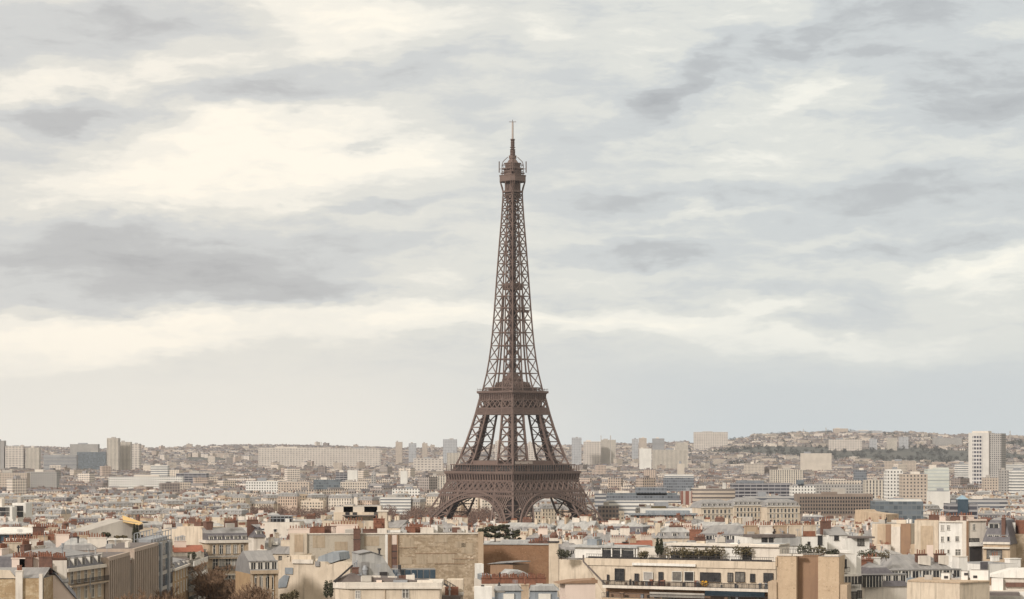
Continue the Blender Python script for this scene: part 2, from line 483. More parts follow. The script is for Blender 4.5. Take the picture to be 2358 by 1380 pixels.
M_IRON = mat('brown_iron', (0.162, 0.113, 0.096), (0.130, 0.090, 0.078), 0.08, rough=0.55)
M_IRONSHADE = mat('shade_dark_iron', (0.070, 0.047, 0.042), (0.052, 0.036, 0.034), 0.1, rough=0.6)  # brown iron darkened: the shade inside the tower is put into the colour
M_IRONP = mat('pale_iron', (0.42, 0.36, 0.33), (0.36, 0.31, 0.28), 0.3, rough=0.6)
M_LEAF = mat('evergreen_leaf', (0.040, 0.043, 0.026), (0.072, 0.070, 0.040), 0.7, rough=0.7)
M_BUSH = mat('terrace_leaf', (0.075, 0.064, 0.032), (0.125, 0.095, 0.05), 1.2, rough=0.7)
M_TWIG = mat('bare_twig', (0.185, 0.12, 0.078), (0.25, 0.162, 0.105), 0.5, rough=0.9)
M_BARK = mat('bark', (0.085, 0.06, 0.045), (0.12, 0.085, 0.06), 1.0, rough=0.95)


# ------------------------------------------------------------------ terrain
def sstep(a, b, x):
    t = min(1.0, max(0.0, (x - a) / (b - a)))
    return t * t * (3 - 2 * t)


HILL = [(-900, 1037), (0, 1038), (250, 1041), (420, 1038), (520, 1035), (640, 1034), (740, 1035), (900, 1039), (1050, 1038), (1300, 1036), (1450, 1030), (1600, 1023),
        (1690, 1013), (1760, 1004), (1850, 1001), (1960, 998), (2080, 1001), (2200, 1006), (2358, 1008), (3200, 1008)]


def hill_y(px):
    for (a, ya), (b, yb) in zip(HILL, HILL[1:]):
        if px <= b: return ya + (yb - ya) * sstep(a, b, px)
    return HILL[-1][1]


def ground(x, y):
    h = 24.0 - 21.0 * sstep(760, 1380, y)
    if y > 3000:
        px = CX + F * x / max(y, 1.0)
        right = sstep(1350, 1800, px)
        y0 = 6600 - 1500 * right
        t = sstep(y0, 9600, y)
        top = PZ(hill_y(px), 9600) - 4
        bump = 6 * math.sin(x * 0.0041 + y * 0.0023) * math.sin(y * 0.0037 - x * 0.0011)
        h = 3.0 + (top - 3.0) * t + bump * t
    return h


def ground_mat():
    m, k, b = new_mat('city_ground')
    tc = k.n.new('ShaderNodeTexCoord'); p = tc.outputs['Object']
    town = k.mix(k.smooth(k.noise(p, .02, 8.0, .6), .35, .65), (0.05, 0.046, 0.043), (0.10, 0.09, 0.08))
    land = k.mix(k.smooth(k.noise(p, .012, 8.0, .65), .35, .65), (0.04, 0.045, 0.04), (0.085, 0.083, 0.07))
    k.set(b.inputs['Base Color'], k.mix(k.smooth(k.sep(p)[1], 4600, 6200), town, land)); b.inputs['Roughness'].default_value = .95
    return m


M_GROUND = ground_mat()


def build_ground():
    ys = [-30, 60, 150, 250, 350, 450, 550, 650, 760, 830, 900, 970, 1040, 1110, 1180, 1250, 1320, 1400, 1700, 2100, 2600, 3200, 3900, 4600] + [4900 + 240 * i for i in range(32)]
    nx = 90
    v = []; f = []
    for y in ys:
        for i in range(nx + 1):
            x = -3300 + 6600 * i / nx
            v.append((x, y, ground(x, y)))
    for j in range(len(ys) - 1):
        for i in range(nx):
            a = j * (nx + 1) + i
            f.append((a, a + 1, a + nx + 2, a + nx + 1))
    me = bpy.data.meshes.new('ground'); me.from_pydata(v, [], f); me.materials.append(M_GROUND)
    for p in me.polygons: p.use_smooth = True
    o = link('ground', me); tag(o, kind='structure')


build_ground()


# ------------------------------------------------------------------ what hides what, seen from the terrace: used to leave out buildings nobody can see
HOR = [1500.0] * 2400
PEND = []


def advance(d):
    for t in [t for t in PEND if t[0] <= d]:
        PEND.remove(t); hide(*t[1:])


def hide(px0, px1, ytop):
    for i in range(max(0, int(px0)), min(2400, int(px1))):
        if ytop < HOR[i]: HOR[i] = ytop


def seen(px0, px1, ytop, margin=2.0):
    a, b = max(0, int(px0)), min(2399, int(px1))
    n = sum(1 for i in range(a, b + 1) if ytop < HOR[i] - margin)
    return n / max(1, b - a + 1) if b >= a else (1.0 if px1 > -40 and px0 < 2400 else 0.0)

# ------------------------------------------------------------------ the iron lattice tower
TY = 1712.0
TX = PX(1180.5, TY)


def interp(tab):
    hs = [a for a, _ in tab]; vs = [b for _, b in tab]
    n = len(tab)
    sl = [(vs[i + 1] - vs[i]) / (hs[i + 1] - hs[i]) for i in range(n - 1)]
    tg = [sl[0]] + [(0 if sl[i - 1] * sl[i] <= 0 else 2 * sl[i - 1] * sl[i] / (sl[i - 1] + sl[i])) for i in range(1, n - 1)] + [sl[-1]]

    def fn(h):
        h = min(max(h, hs[0]), hs[-1])
        i = 0
        while i < n - 2 and h > hs[i + 1]: i += 1
        dx = hs[i + 1] - hs[i]; t = (h - hs[i]) / dx
        return ((2 * t ** 3 - 3 * t ** 2 + 1) * vs[i] + (t ** 3 - 2 * t ** 2 + t) * dx * tg[i] + (-2 * t ** 3 + 3 * t ** 2) * vs[i + 1] + (t ** 3 - t ** 2) * dx * tg[i + 1])
    return fn


t_s = interp([(0, 59.5), (29, 43.9), (46, 36.3), (57, 32.2), (64, 29.2), (83, 23.6), (99.5, 19.7), (115, 16.7), (122, 15.2), (135, 13.1), (151, 11.4), (173, 9.9), (196, 8.7), (222, 7.3), (254, 5.5), (268, 5.0), (280, 5.0)])
t_w = interp([(0, 26), (29, 21), (50, 17.4), (64, 15.9), (83, 13.1), (100, 11.1), (116, 10.5), (122, 10.2), (151, 8.6), (173, 7.9), (196, 7.35), (222, 6.6), (240, 6.3), (280, 6.3)])


def build_tower():
    root = empty('lattice_tower', (TX, TY, 0.0), R(45))
    tag(root, 'tall brown wrought iron lattice tower rising above the whole city', 'tower')

    def rail(mb, p, q, w): mb.beam(p, q, w)

    def leg(levels, sx, sy, name, inner=True, rw=1.2, bw=0.75):
        mb = MB()

        def corner(h, a, b):
            s_, w_ = t_s(h), min(t_w(h), t_s(h))
            return (sx * (s_ - a * w_), sy * (s_ - b * w_), h)
        cs = [(0, 0), (1, 0), (1, 1), (0, 1)]
        for h0, h1 in zip(levels, levels[1:]):
            merged = t_w(h0) >= t_s(h0) - 0.05
            for (a, b) in cs:
                if merged and (a, b) == (1, 1): continue
                k = rw if (a, b) == (0, 0) else rw * 0.85
                mb.beam(corner(h0, a, b), corner(h1, a, b), k)
            for i in range(4):
                A, Bc = cs[i], cs[(i + 1) % 4]
                outer = i in (0, 3)
                if merged and not outer: continue
                if not outer and not inner: continue
                k = bw if outer else bw * 0.8
                a0, a1, b0, b1 = corner(h0, *A), corner(h1, *A), corner(h0, *Bc), corner(h1, *Bc)
                mb.beam(a0, b1, k); mb.beam(b0, a1, k); mb.beam(a1, b1, k * 1.15)
        return mb

    low = [0, 9.5, 19, 28.5, 40.5, 52, 58.8, 70, 80.7, 91.4, 101, 111, 118]
    for sx, sy in ((-1, -1), (1, -1), (1, 1), (-1, 1)):
        mb = leg(low, sx, sy, 'leg', True, 1.4, 0.72)
        # lift track and stairs running up inside the leg
        for h0, h1 in zip(low, low[1:]):
            for fa, fb, w in (((0.5, 0.5, 2.4), (0.35, 0.65, 0.9), (0.65, 0.35, 0.9)) if h0 > 50 else ((0.5, 0.5, 1.8),)):
                p = (sx * (t_s(h0) - fa * t_w(h0)), sy * (t_s(h0) - fb * t_w(h0)), h0)
                q = (sx * (t_s(h1) - fa * t_w(h1)), sy * (t_s(h1) - fb * t_w(h1)), h1)
                mb.beam(p, q, w)
            hm = (h0 + h1) / 2
            s_, w_ = t_s(hm), t_w(hm)
            if h0 > 50:
                # the middle belt and its braces in every panel
                pts = [(sx * (s_ - a * w_), sy * (s_ - b * w_), hm) for a, b in ((0, 0), (1, 0), (1, 1), (0, 1))]
                for i in range(4): mb.beam(pts[i], pts[(i + 1) % 4], 0.4)
                mb.beam(pts[0], pts[2], 0.4); mb.beam(pts[1], pts[3], 0.4)
                n = 5
                for q in range(n):
                    ha = h0 + (h1 - h0) * q / n; hb = h0 + (h1 - h0) * (q + 1) / n
                    fa, fb = (0.25, 0.75) if q % 2 else (0.75, 0.25)
                    mb.beam((sx * (t_s(ha) - fa * t_w(ha)), sy * (t_s(ha) - 0.4 * t_w(ha)), ha), (sx * (t_s(hb) - fb * t_w(hb)), sy * (t_s(hb) - 0.4 * t_w(hb)), hb), 0.55)
                    mb.beam((sx * (t_s(ha) - 0.6 * t_w(ha)), sy * (t_s(ha) - fa * t_w(ha)), ha), (sx * (t_s(hb) - 0.6 * t_w(hb)), sy * (t_s(hb) - fb * t_w(hb)), hb), 0.55)
            else:
                pts = [(sx * (s_ - a * w_), sy * (s_ - b * w_), hm) for a, b in ((0, 0), (1, 0), (1, 1), (0, 1))]
                for i in range(4):
                    mb.beam(pts[i], pts[(i + 1) % 4], 0.6)
                    a0 = (pts[i][0], pts[i][1], pts[i][2]); 
                pass
        mb.build('leg_lattice', M_IRON, root)
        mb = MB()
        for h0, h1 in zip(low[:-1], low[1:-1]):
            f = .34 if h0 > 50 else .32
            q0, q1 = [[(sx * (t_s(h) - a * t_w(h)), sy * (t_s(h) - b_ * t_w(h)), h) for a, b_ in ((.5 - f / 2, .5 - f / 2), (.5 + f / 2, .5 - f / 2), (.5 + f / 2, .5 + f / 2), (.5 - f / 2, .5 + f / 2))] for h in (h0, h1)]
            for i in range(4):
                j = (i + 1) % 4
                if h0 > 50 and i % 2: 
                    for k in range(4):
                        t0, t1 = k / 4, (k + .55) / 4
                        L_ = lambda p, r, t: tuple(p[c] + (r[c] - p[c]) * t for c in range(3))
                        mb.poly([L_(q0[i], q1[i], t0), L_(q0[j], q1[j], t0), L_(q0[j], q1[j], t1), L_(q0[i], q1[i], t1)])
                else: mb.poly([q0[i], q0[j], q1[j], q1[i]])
        mb.build('leg_shade_core', M_IRONSHADE, root)  # dark core added inside the leg, its colour painting the inner shade
        base = MB()
        s0 = 62.5 - 13
        base.box(sx * s0 - 14.5, sx * s0 + 14.5, sy * s0 - 14.5, sy * s0 + 14.5, 0, 4, 0)
        base.build('masonry_pier', M_STONE, root)

    # upper shaft
    up = [118.0, 120.6]
    st = 10.8
    while up[-1] < 262:
        hh = up[-1]
        st = 10.9 - (hh - 120) / (262 - 120) * 5.2
        up.append(hh + st)
    up[-1] = 264.5
    for sx, sy in ((-1, -1), (1, -1), (1, 1), (-1, 1)):
        mb = leg(up, sx, sy, 'upper', False, 0.8, 0.47)
        mb.build('upper_leg_lattice', M_IRON, root)
    for h in up[1:]:
        s_, w_ = t_s(h), min(t_w(h), t_s(h))
        g = s_ - w_
        ties = []
        if g > 0.3:
            for a in (-1, 1): ties += [((-g, a * s_, h), (g, a * s_, h), 0.6), ((a * s_, -g, h), (a * s_, g, h), 0.6)]
        if h < 190: ties += [((-s_, -s_, h), (s_, s_, h), 0.4), ((-s_, s_, h), (s_, -s_, h), 0.4)]
        for p, q, w in ties:
            mb = MB(); mb.beam(p, q, w); mb.build('cross_tie', M_IRON, root)

    # lift shaft in the middle of the upper half
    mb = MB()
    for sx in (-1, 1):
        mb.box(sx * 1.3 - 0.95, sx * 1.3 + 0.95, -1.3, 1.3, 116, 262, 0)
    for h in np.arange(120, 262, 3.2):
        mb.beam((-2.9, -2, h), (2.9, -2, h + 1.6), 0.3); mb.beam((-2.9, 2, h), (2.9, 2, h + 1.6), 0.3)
    mb.build('lift_shaft', M_IRONSHADE, root)  # real shaft, but its darkness is shade put into the colour
    for sx, sy in ((-1, -1), (1, -1), (1, 1), (-1, 1)):
        # lift guides that lean in towards the shaft
        mb = MB()
        for h0, h1 in zip(up[1:8], up[2:9]):
            a0, a1 = t_s(h0) * 0.52, t_s(h1) * 0.52
            mb.beam((sx * a0, sy * a0, h0), (sx * a1, sy * a1, h1), 0.9)
        mb.build('lift_guide', M_IRON, root)
    mb = MB(); mb.box(-5.4, 5.4, -5.4, 5.4, 193.5, 195.2, 0); mb.box(-5.0, 5.0, -5.0, 5.0, 195.2, 198.5, 0)
    mb.build('intermediate_platform', M_IRON, root)
    mb = MB(); mb.box(-1.5, 8.6, -8.8, -4.0, 176.8, 178.6, 0)
    mb.build('maintenance_platform', M_IRON, root)

    # faces: run a pattern on each of the four sides
    def sides(fn, name, m=M_IRON):
        mb = MB()
        for k in range(4):
            c, s = math.cos(k * math.pi / 2), math.sin(k * math.pi / 2)

            def P(u, off, h): return (u * c + off * s, u * s - off * c, h)
            fn(mb, P)
        return mb.build(name, m, root)

    # arches under the first floor
    def arch(mb, P):
        n = 44
        R0, R1, zc = 45.6, 49.0, -5.2
        def pt(r, t, inn=0.0):
            h = zc + r * math.sin(t)
            return P(r * math.cos(t), t_s(max(h, 0)) + 0.5 - inn, h)
        ts = [math.pi * (0.145 + 0.71 * i / n) for i in range(n + 1)]
        for a, b in zip(ts, ts[1:]):
            mb.beam(pt(R0, a, -.3), pt(R0, b, -.3), 1.15); mb.beam(pt(R1, a, -.3), pt(R1, b, -.3), 1.15)
            mb.beam(pt(R0 + 0.4, a), pt(R1, a), 0.55)
            mb.beam(pt((R0 + R1) / 2, a), pt((R0 + R1) / 2, b), 0.3)
            mb.beam(pt(R0, a, 4.5), pt(R0, b, 4.5), 0.8)
            mb.poly([pt(R0, a, 0.2), pt(R0, b, 0.2), pt(R0, b, 4.5), pt(R0, a, 4.5)])
            pass
        for i, t in enumerate(ts):                                 # the fans of struts above the haunches
            x, h = R1 * math.cos(t), zc + R1 * math.sin(t)
            if abs(x) < 34 and 41.5 - h > 0.6:
                mb.beam(P(x, t_s(h) + 0.5, h), P(x * 1.06, t_s(41) + 0.5, 41.4), 0.7)
    sides(arch, 'arch')

    def belt(mb, P, h0, h1, pitch, w, edge, half=None):
        S0 = (half or t_s(h0)) + 0.55; S1 = (half or t_s(h1)) + 0.55
        n = int(round(2 * S0 / pitch)); hh = h1 - h0; k = max(1, int(round(hh / pitch)))
        rows = max(1, int(round(hh / (pitch * 1.15))))
        for r_ in range(rows):
            fa, fb = r_ / rows, (r_ + 1) / rows
            sa, sb = S0 + (S1 - S0) * fa, S0 + (S1 - S0) * fb
            for i in range(n):
                ua, ub = -1 + 2 * i / n, -1 + 2 * (i + 1) / n
                mb.beam(P(ua * sa, sa, h0 + hh * fa), P(ub * sb, sb, h0 + hh * fb), w)
                mb.beam(P(ub * sa, sa, h0 + hh * fa), P(ua * sb, sb, h0 + hh * fb), w)
        mb.beam(P(-S0, S0, h0), P(S0, S0, h0), edge); mb.beam(P(-S1, S1, h1), P(S1, S1, h1), edge)
    sides(lambda mb, P: belt(mb, P, 44.7, 51.8, 5.9, 0.85, 1.0), 'belt_lattice')
    sides(lambda mb, P: belt(mb, P, 44.9, 51.6, 2.95, 0.34, 0.3), 'fine_belt_lattice')
    sides(lambda mb, P: belt(mb, P, 41.3, 44.2, 2.4, 0.42, 0.95), 'lower_belt_lattice')
    sides(lambda mb, P: belt(mb, P, 101.0, 105.4, 1.25, 0.42, 0.7), 'upper_belt_lattice')
    sides(lambda mb, P: belt(mb, P, 105.6, 111.5, 5.6, 0.6, 0.5), 'second_floor_arcade_lattice')

    # girders behind the belts
    def girder(mb, P):
        for off, w in ((13.0, 0.8),):
            for i in range(7):
                u0, u1 = -28 + 8 * i, -20 + 8 * i
                mb.beam(P(u0, t_s(48) - off, 43.5), P(u1, t_s(48) - off, 52), w); mb.beam(P(u1, t_s(48) - off, 43.5), P(u0, t_s(48) - off, 52), w)
        mb.poly([P(-33, 33.5, 51.9), P(33, 33.5, 51.9), P(20, 20, 51.9), P(-20, 20, 51.9)])
    sides(girder, 'inner_girder_lattice')

    def girder2(mb, P):
        for i in range(12):
            u0, u1 = -15 + 2.5 * i, -12.5 + 2.5 * i
            mb.beam(P(u0, t_s(103) - 3, 101.5), P(u1, t_s(103) - 3, 111), 0.6); mb.beam(P(u1, t_s(103) - 3, 101.5), P(u0, t_s(103) - 3, 111), 0.6)
    sides(girder2, 'upper_girder_lattice')

    def shade_panel(mb, P):
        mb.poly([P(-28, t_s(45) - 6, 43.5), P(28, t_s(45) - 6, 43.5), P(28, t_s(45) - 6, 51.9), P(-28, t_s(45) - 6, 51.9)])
    sides(shade_panel, 'belt_shade_panel', M_IRONSHADE)  # solid dark panels added behind the belts to stand in for shade

    def shade_panel2(mb, P):
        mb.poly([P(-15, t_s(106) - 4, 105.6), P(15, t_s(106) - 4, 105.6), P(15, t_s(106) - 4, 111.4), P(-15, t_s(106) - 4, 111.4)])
    sides(shade_panel2, 'upper_belt_shade_panel', M_IRONSHADE)  # dark panels added behind the arcade, shade painted as colour

    # first floor
    def consoles(mb, P):
        mb.poly([P(-33.6, 33.6, 51.9), P(33.6, 33.6, 51.9), P(34.2, 34.2, 56.8), P(-34.2, 34.2, 56.8)])
        n = 25
        for i in range(n + 1):
            u = -34 + 68 * i / n
            mb.beam(P(u * 1.0, 34.5, 52.0), P(u * 1.015, 35.2, 56.8), 1.05, 1.0)
            mb.beam(P(u * 1.0, 34.4, 55.7), P(u * 1.0 + 1.3, 34.9, 56.8), 0.5)
        mb.beam(P(-35, 34.9, 52.2), P(35, 34.9, 52.2), 0.8)
    sides(consoles, 'first_floor_console')
    mb = MB()
    for k in range(4):
        c, s = math.cos(k * math.pi / 2), math.sin(k * math.pi / 2)
        P = lambda u, off, h: (u * c + off * s, u * s - off * c, h)
        for (o0, o1, a, b) in ((14, 35.7, 56.8, 57.4), (34.6, 36.1, 57.4, 58.9)):
            q = [P(-o1, o1, a), P(o1, o1, a), P(o1, o1, b), P(-o1, o1, b)]
            mb.poly(q)
            mb.poly([P(-o1, o1, b), P(o1, o1, b), P(o0, o0, b), P(-o0, o0, b)])
            mb.poly([P(-o1, o1, a), P(-o0, o0, a), P(o0, o0, a), P(o1, o1, a)])
    mb.build('first_floor_gallery', M_IRON, root)

    def gal1(mb, P):
        for i in range(29):
            u = -34.5 + 69 * i / 28
            mb.beam(P(u, 35.0, 58.9), P(u, 35.0, 63.4), 0.32)
        mb.beam(P(-35.2, 35.0, 60.2), P(35.2, 35.0, 60.2), 0.2)
    sides(gal1, 'gallery_railing')

    def pav(mb, P):
        mb.poly([P(-30.5, 30.5, 58.0), P(30.5, 30.5, 58.0), P(30.5, 30.5, 63.4), P(-30.5, 30.5, 63.4)], 0)
        mb.poly([P(-33, 33, 63.4), P(33, 33, 63.4), P(33, 33, 64.0), P(-33, 33, 64.0)], 1)
        mb.poly([P(-33, 33, 64.0), P(33, 33, 64.0), P(20, 20, 64.0), P(-20, 20, 64.0)], 1)
        for i in range(14):
            u = -30 + 60 * i / 13
            mb.beam(P(u, 30.7, 58.9), P(u, 30.7, 63.4), 0.35, m=1)
    mb = MB()
    for k in range(4):
        c, s = math.cos(k * math.pi / 2), math.sin(k * math.pi / 2)
        pav(mb, lambda u, off, h: (u * c + off * s, u * s - off * c, h))
    mb.build('first_floor_glazing', [M_GLASS, M_IRON], root)
    for k in range(4):
        mb = MB()
        c, s = math.cos(k * math.pi / 2), math.sin(k * math.pi / 2)
        P = lambda u, off, h: (u * c + off * s, u * s - off * c, h)
        for (u0, u1, o0, o1, a, b) in ((-14, 14, 15, 29, 64, 66.8),):
            q = [P(u0, o1, a), P(u1, o1, a), P(u1, o0, a), P(u0, o0, a)]
            t = [(p[0], p[1], b) for p in q]
            for i in range(4): mb.poly([q[i], q[(i + 1) % 4], t[(i + 1) % 4], t[i]])
            mb.poly(t)
        mb.build('pavilion', M_IRON, root)
    mb = MB(); mb.box(-26.6, -9, -29.6, -28.8, 64.3, 66.2, 0)
    mb.build('pale_canopy', M_IRONP, root)

    # second floor
    def g2(mb, P):
        prof = [(17.3, 111.4), (17.3, 115.2), (18.3, 116.6), (18.9, 116.8), (18.9, 118.3), (17.6, 118.3), (17.6, 117.2)]
        for (a, ha), (b, hb) in zip(prof, prof[1:]):
            mb.poly([P(-a, a, ha), P(a, a, ha), P(b, b, hb), P(-b, b, hb)])
        mb.poly([P(-17.6, 17.6, 117.2), P(17.6, 17.6, 117.2), P(0.5, 0.5, 117.2), P(-0.5, 0.5, 117.2)])
        mb.poly([P(-17.3, 17.3, 111.4), P(17.3, 17.3, 111.4), P(6, 6, 111.4), P(-6, 6, 111.4)])
        for i in range(19):
            u = -17.0 + 34.0 * i / 18
            mb.beam(P(u, 17.5, 111.5), P(u, 18.0, 116.4), 0.5)
    sides(g2, 'second_floor_gallery')

    def r2(mb, P):
        for i in range(23):
            u = -18.5 + 37 * i / 22
            mb.beam(P(u, 18.6, 118.3), P(u, 18.4, 120.3), 0.16)
        mb.beam(P(-18.6, 18.6, 119.4), P(18.6, 18.6, 119.4), 0.18)
    sides(r2, 'second_floor_railing')
    mb = MB(); mb.box(-15.3, 15.3, -15.3, 15.3, 120.2, 121.1, 0); mb.box(-12.5, 12.5, -12.5, 12.5, 117.3, 120.2, 0)
    mb.build('second_floor_upper_deck', M_IRON, root)
    mb = MB()
    sq = lambda a, h: [(-a, -a, h), (a, -a, h), (a, a, h), (-a, a, h)]
    steps = [(9.6, 121.1), (9.6, 122.4), (8.2, 124.8), (5.6, 125.6), (5.6, 127.0), (3.6, 129.6), (2.4, 131.5)]
    for (a, ha), (b, hb) in zip(steps, steps[1:]):
        A, Bq = sq(a, ha), sq(b, hb)
        for i in range(4): mb.poly([A[i], A[(i + 1) % 4], Bq[(i + 1) % 4], Bq[i]])
    for i in range(9):
        u = -10 + 20 * i / 8
        for a in (-1, 1):
            mb.beam((u, a * 11.2, 121.1), (u, a * 9.6, 125.0), 0.5); mb.beam((a * 11.2, u, 121.1), (a * 9.6, u, 125.0), 0.5)
    mb.build('second_floor_machinery_roof', M_IRON, root)

    # top
    def octo(s_, ch): return [(-s_, -s_ + ch), (-s_ + ch, -s_), (s_ - ch, -s_), (s_, -s_ + ch), (s_, s_ - ch), (s_ - ch, s_), (-s_ + ch, s_), (-s_, s_ - ch)]

    def rings(mb, tab):
        for (a, ca, ha), (b, cb, hb) in zip(tab, tab[1:]):
            A, Bq = octo(a, ca), octo(b, cb)
            for i in range(8):
                j = (i + 1) % 8
                mb.poly([(*A[i], ha), (*A[j], ha), (*Bq[j], hb), (*Bq[i], hb)])
        a, ca, ha = tab[-1]; mb.poly([(*p, ha) for p in octo(a, ca)])
    mb = MB()
    for k in range(8):
        A = octo(5.35, 0.6); M_ = octo(5.7, 0.9); C_ = octo(7.6, 2.2)
        mb.beam((*A[k], 264), (*M_[k], 269), 0.7); mb.beam((*M_[k], 269), (*C_[k], 274), 0.7)
        j = (k + 1) % 8
        mb.beam((*A[k], 266.6), (*A[j], 266.6), 1.4)
        mb.beam(((A[k][0] + A[j][0]) / 2, (A[k][1] + A[j][1]) / 2, 266), ((C_[k][0] + C_[j][0]) / 2, (C_[k][1] + C_[j][1]) / 2, 274), 0.6)
    mb.build('top_bracket_lattice', M_IRON, root)
    mb = MB(); rings(mb, [(4.4, 0.5, 262), (4.4, 0.5, 273), (7.2, 2.0, 273.4)]); mb.build('top_shaft', M_IRON, root)
    mb = MB(); rings(mb, [(7.6, 2.2, 273.6), (8.1, 2.5, 274.1), (8.1, 2.5, 278.0), (8.3, 2.5, 278.2), (8.3, 2.5, 278.8), (6.2, 1.8, 279.0)])
    mb.build('top_cabin', M_IRON, root)
    mb = MB(); rings(mb, [(5.2, 1.2, 279), (5.2, 1.2, 283.0), (6.5, 2.0, 283.2), (6.5, 2.0, 284.0), (4.6, 1.3, 284.1), (4.6, 1.3, 287.0), (5.4, 1.7, 287.2), (5.4, 1.7, 287.9), (3.4, 1.0, 288.2), (2.2, 0.7, 290.6), (1.2, 0.4, 291.4)])
    mb.build('top_lantern', M_IRON, root)
    mb = MB()
    o1, o2, o3 = octo(6.6, 2.0), octo(6.0, 1.9), octo(3.0, 1.0)
    for i in range(8):
        j = (i + 1) % 8
        mb.beam((*o1[i], 279), (*o1[i], 286.5), 0.35); mb.beam((*o1[i], 286.5), (*o1[j], 286.5), 0.3); mb.beam((*o1[i], 281.5), (*o1[j], 281.5), 0.3)
        mb.beam((*o1[i], 286.5), (*o2[i], 289), 0.3); mb.beam((*o2[i], 289), (*o3[i], 292.5), 0.3); mb.beam((*o1[i], 279), (*o1[j], 286.5), 0.2)
    mb.build('top_cage_lattice', M_IRON, root)
    for ang in (45, 225, 135, 315):
        mb = MB()
        c, s = math.cos(R(ang)), math.sin(R(ang))
        mb.beam((c * 6, s * 6, 283.6), (c * 10, s * 10, 283.6), 0.4); mb.beam((c * 10, s * 10, 280.8), (c * 10, s * 10, 289.2), 0.55)
        mb.beam((c * 5, s * 5, 280.3), (c * 8.9, s * 8.9, 280.3), 0.9)
        mb.build('aerial', M_IRON, root)
    mb = MB()
    mb.box(-2.0, 2.0, -2.0, 2.0, 291.2, 293.6, 0); mb.box(-1.3, 1.3, -1.3, 1.3, 293.6, 297.5, 0); mb.box(-0.95, 0.95, -0.95, 0.95, 297.5, 305.6, 0)
    for h in np.arange(294.5, 305.6, 1.7):
        for a in (0, 45, 90, 135):
            c, s = math.cos(R(a)), math.sin(R(a)); e = 2.0 if h < 300 else 1.55
            mb.beam((-c * e, -s * e, h), (c * e, s * e, h), 0.55)
    mb.box(-1.25, 1.25, -1.25, 1.25, 305.3, 305.9, 0)
    mb.build('mast', M_IRON, root)
    mb = MB(); mb.cyl(0, 0, 305.9, 318.8, 0.75, 0.62, 10); mb.build('pale_pole', M_IRONP, root)
    mb = MB(); mb.beam((-1.9, 1.9, 318.6), (1.9, -1.9, 318.6), 0.35); mb.beam((0, 0, 318), (0, 0, 320.2), 0.3); mb.beam((-1.6, -1.6, 318.6), (1.6, 1.6, 318.6), 0.35)
    mb.build('cross_aerial', M_IRON, root)
    return root


TOWER = build_tower()

# ------------------------------------------------------------------ building kit
rnd = random.Random(11)
WIN = {}


def win_mesh(w, h, style):
    key = (round(w, 2), round(h, 2), style)
    if key in WIN: return WIN[key]
    f = MB(); g = MB()
    t = 0.11
    mid = style in ('std', 'tall', 'dark')
    f.box(-w / 2 - t, -w / 2, -0.14, 0, 0, h, 0); f.box(w / 2, w / 2 + t, -0.14, 0, 0, h, 0)
    f.box(-w / 2 - t, w / 2 + t, -0.16, 0, h, h + t * 1.3, 0)
    f.box(-w / 2 - t * 1.6, w / 2 + t * 1.6, -0.24, 0, -0.13, 0, 0)
    if mid:
        f.box(-0.06, 0.06, -0.10, -0.03, 0, h, 0)
        f.box(-w / 2, -0.06, -0.10, -0.03, h * 0.66, h * 0.66 + 0.08, 0); f.box(0.06, w / 2, -0.10, -0.03, h * 0.66, h * 0.66 + 0.08, 0)
    if style == 'band':
        n = max(2, int(w / 1.3))
        for i in range(1, n):
            x = -w / 2 + w * i / n
            f.box(x - 0.05, x + 0.05, -0.10, -0.03, 0, h, 0)
    if style == 'arch':
        f.prism([(-w / 2 - t, -0.14), (w / 2 + t, -0.14), (w / 2 + t, -0.02), (-w / 2 - t, -0.02)], h + t, h + 0.5, 0)
    g.poly([(-w / 2, -0.035, 0), (w / 2, -0.035, 0), (w / 2, -0.035, h), (-w / 2, -0.035, h)])
    fm = M_DARKM if style in ('dark', 'band') else M_FRAME
    WIN[key] = (f.mesh('window_frame', fm), [g.mesh('window_pane', gm) for gm in (M_GLASS, M_GLASSC, M_SHUT)])
    return WIN[key]


POTS = {}


def pot_mesh(kind):
    if kind not in POTS:
        b = MB()
        if kind == 'pot': b.cyl(0, 0, 0, 0.75, 0.17, 0.12, 6); b.cyl(0, 0, 0.75, 0.85, 0.17, 0.17, 6)
        elif kind == 'cowl': b.cyl(0, 0, 0, 0.9, 0.13, 0.13, 6); b.cyl(0, 0, 0.95, 1.3, 0.26, 0.05, 6)
        POTS[kind] = b.mesh('chimney_pot', M_POT if kind == 'pot' else M_GREYM)
    return POTS[kind]


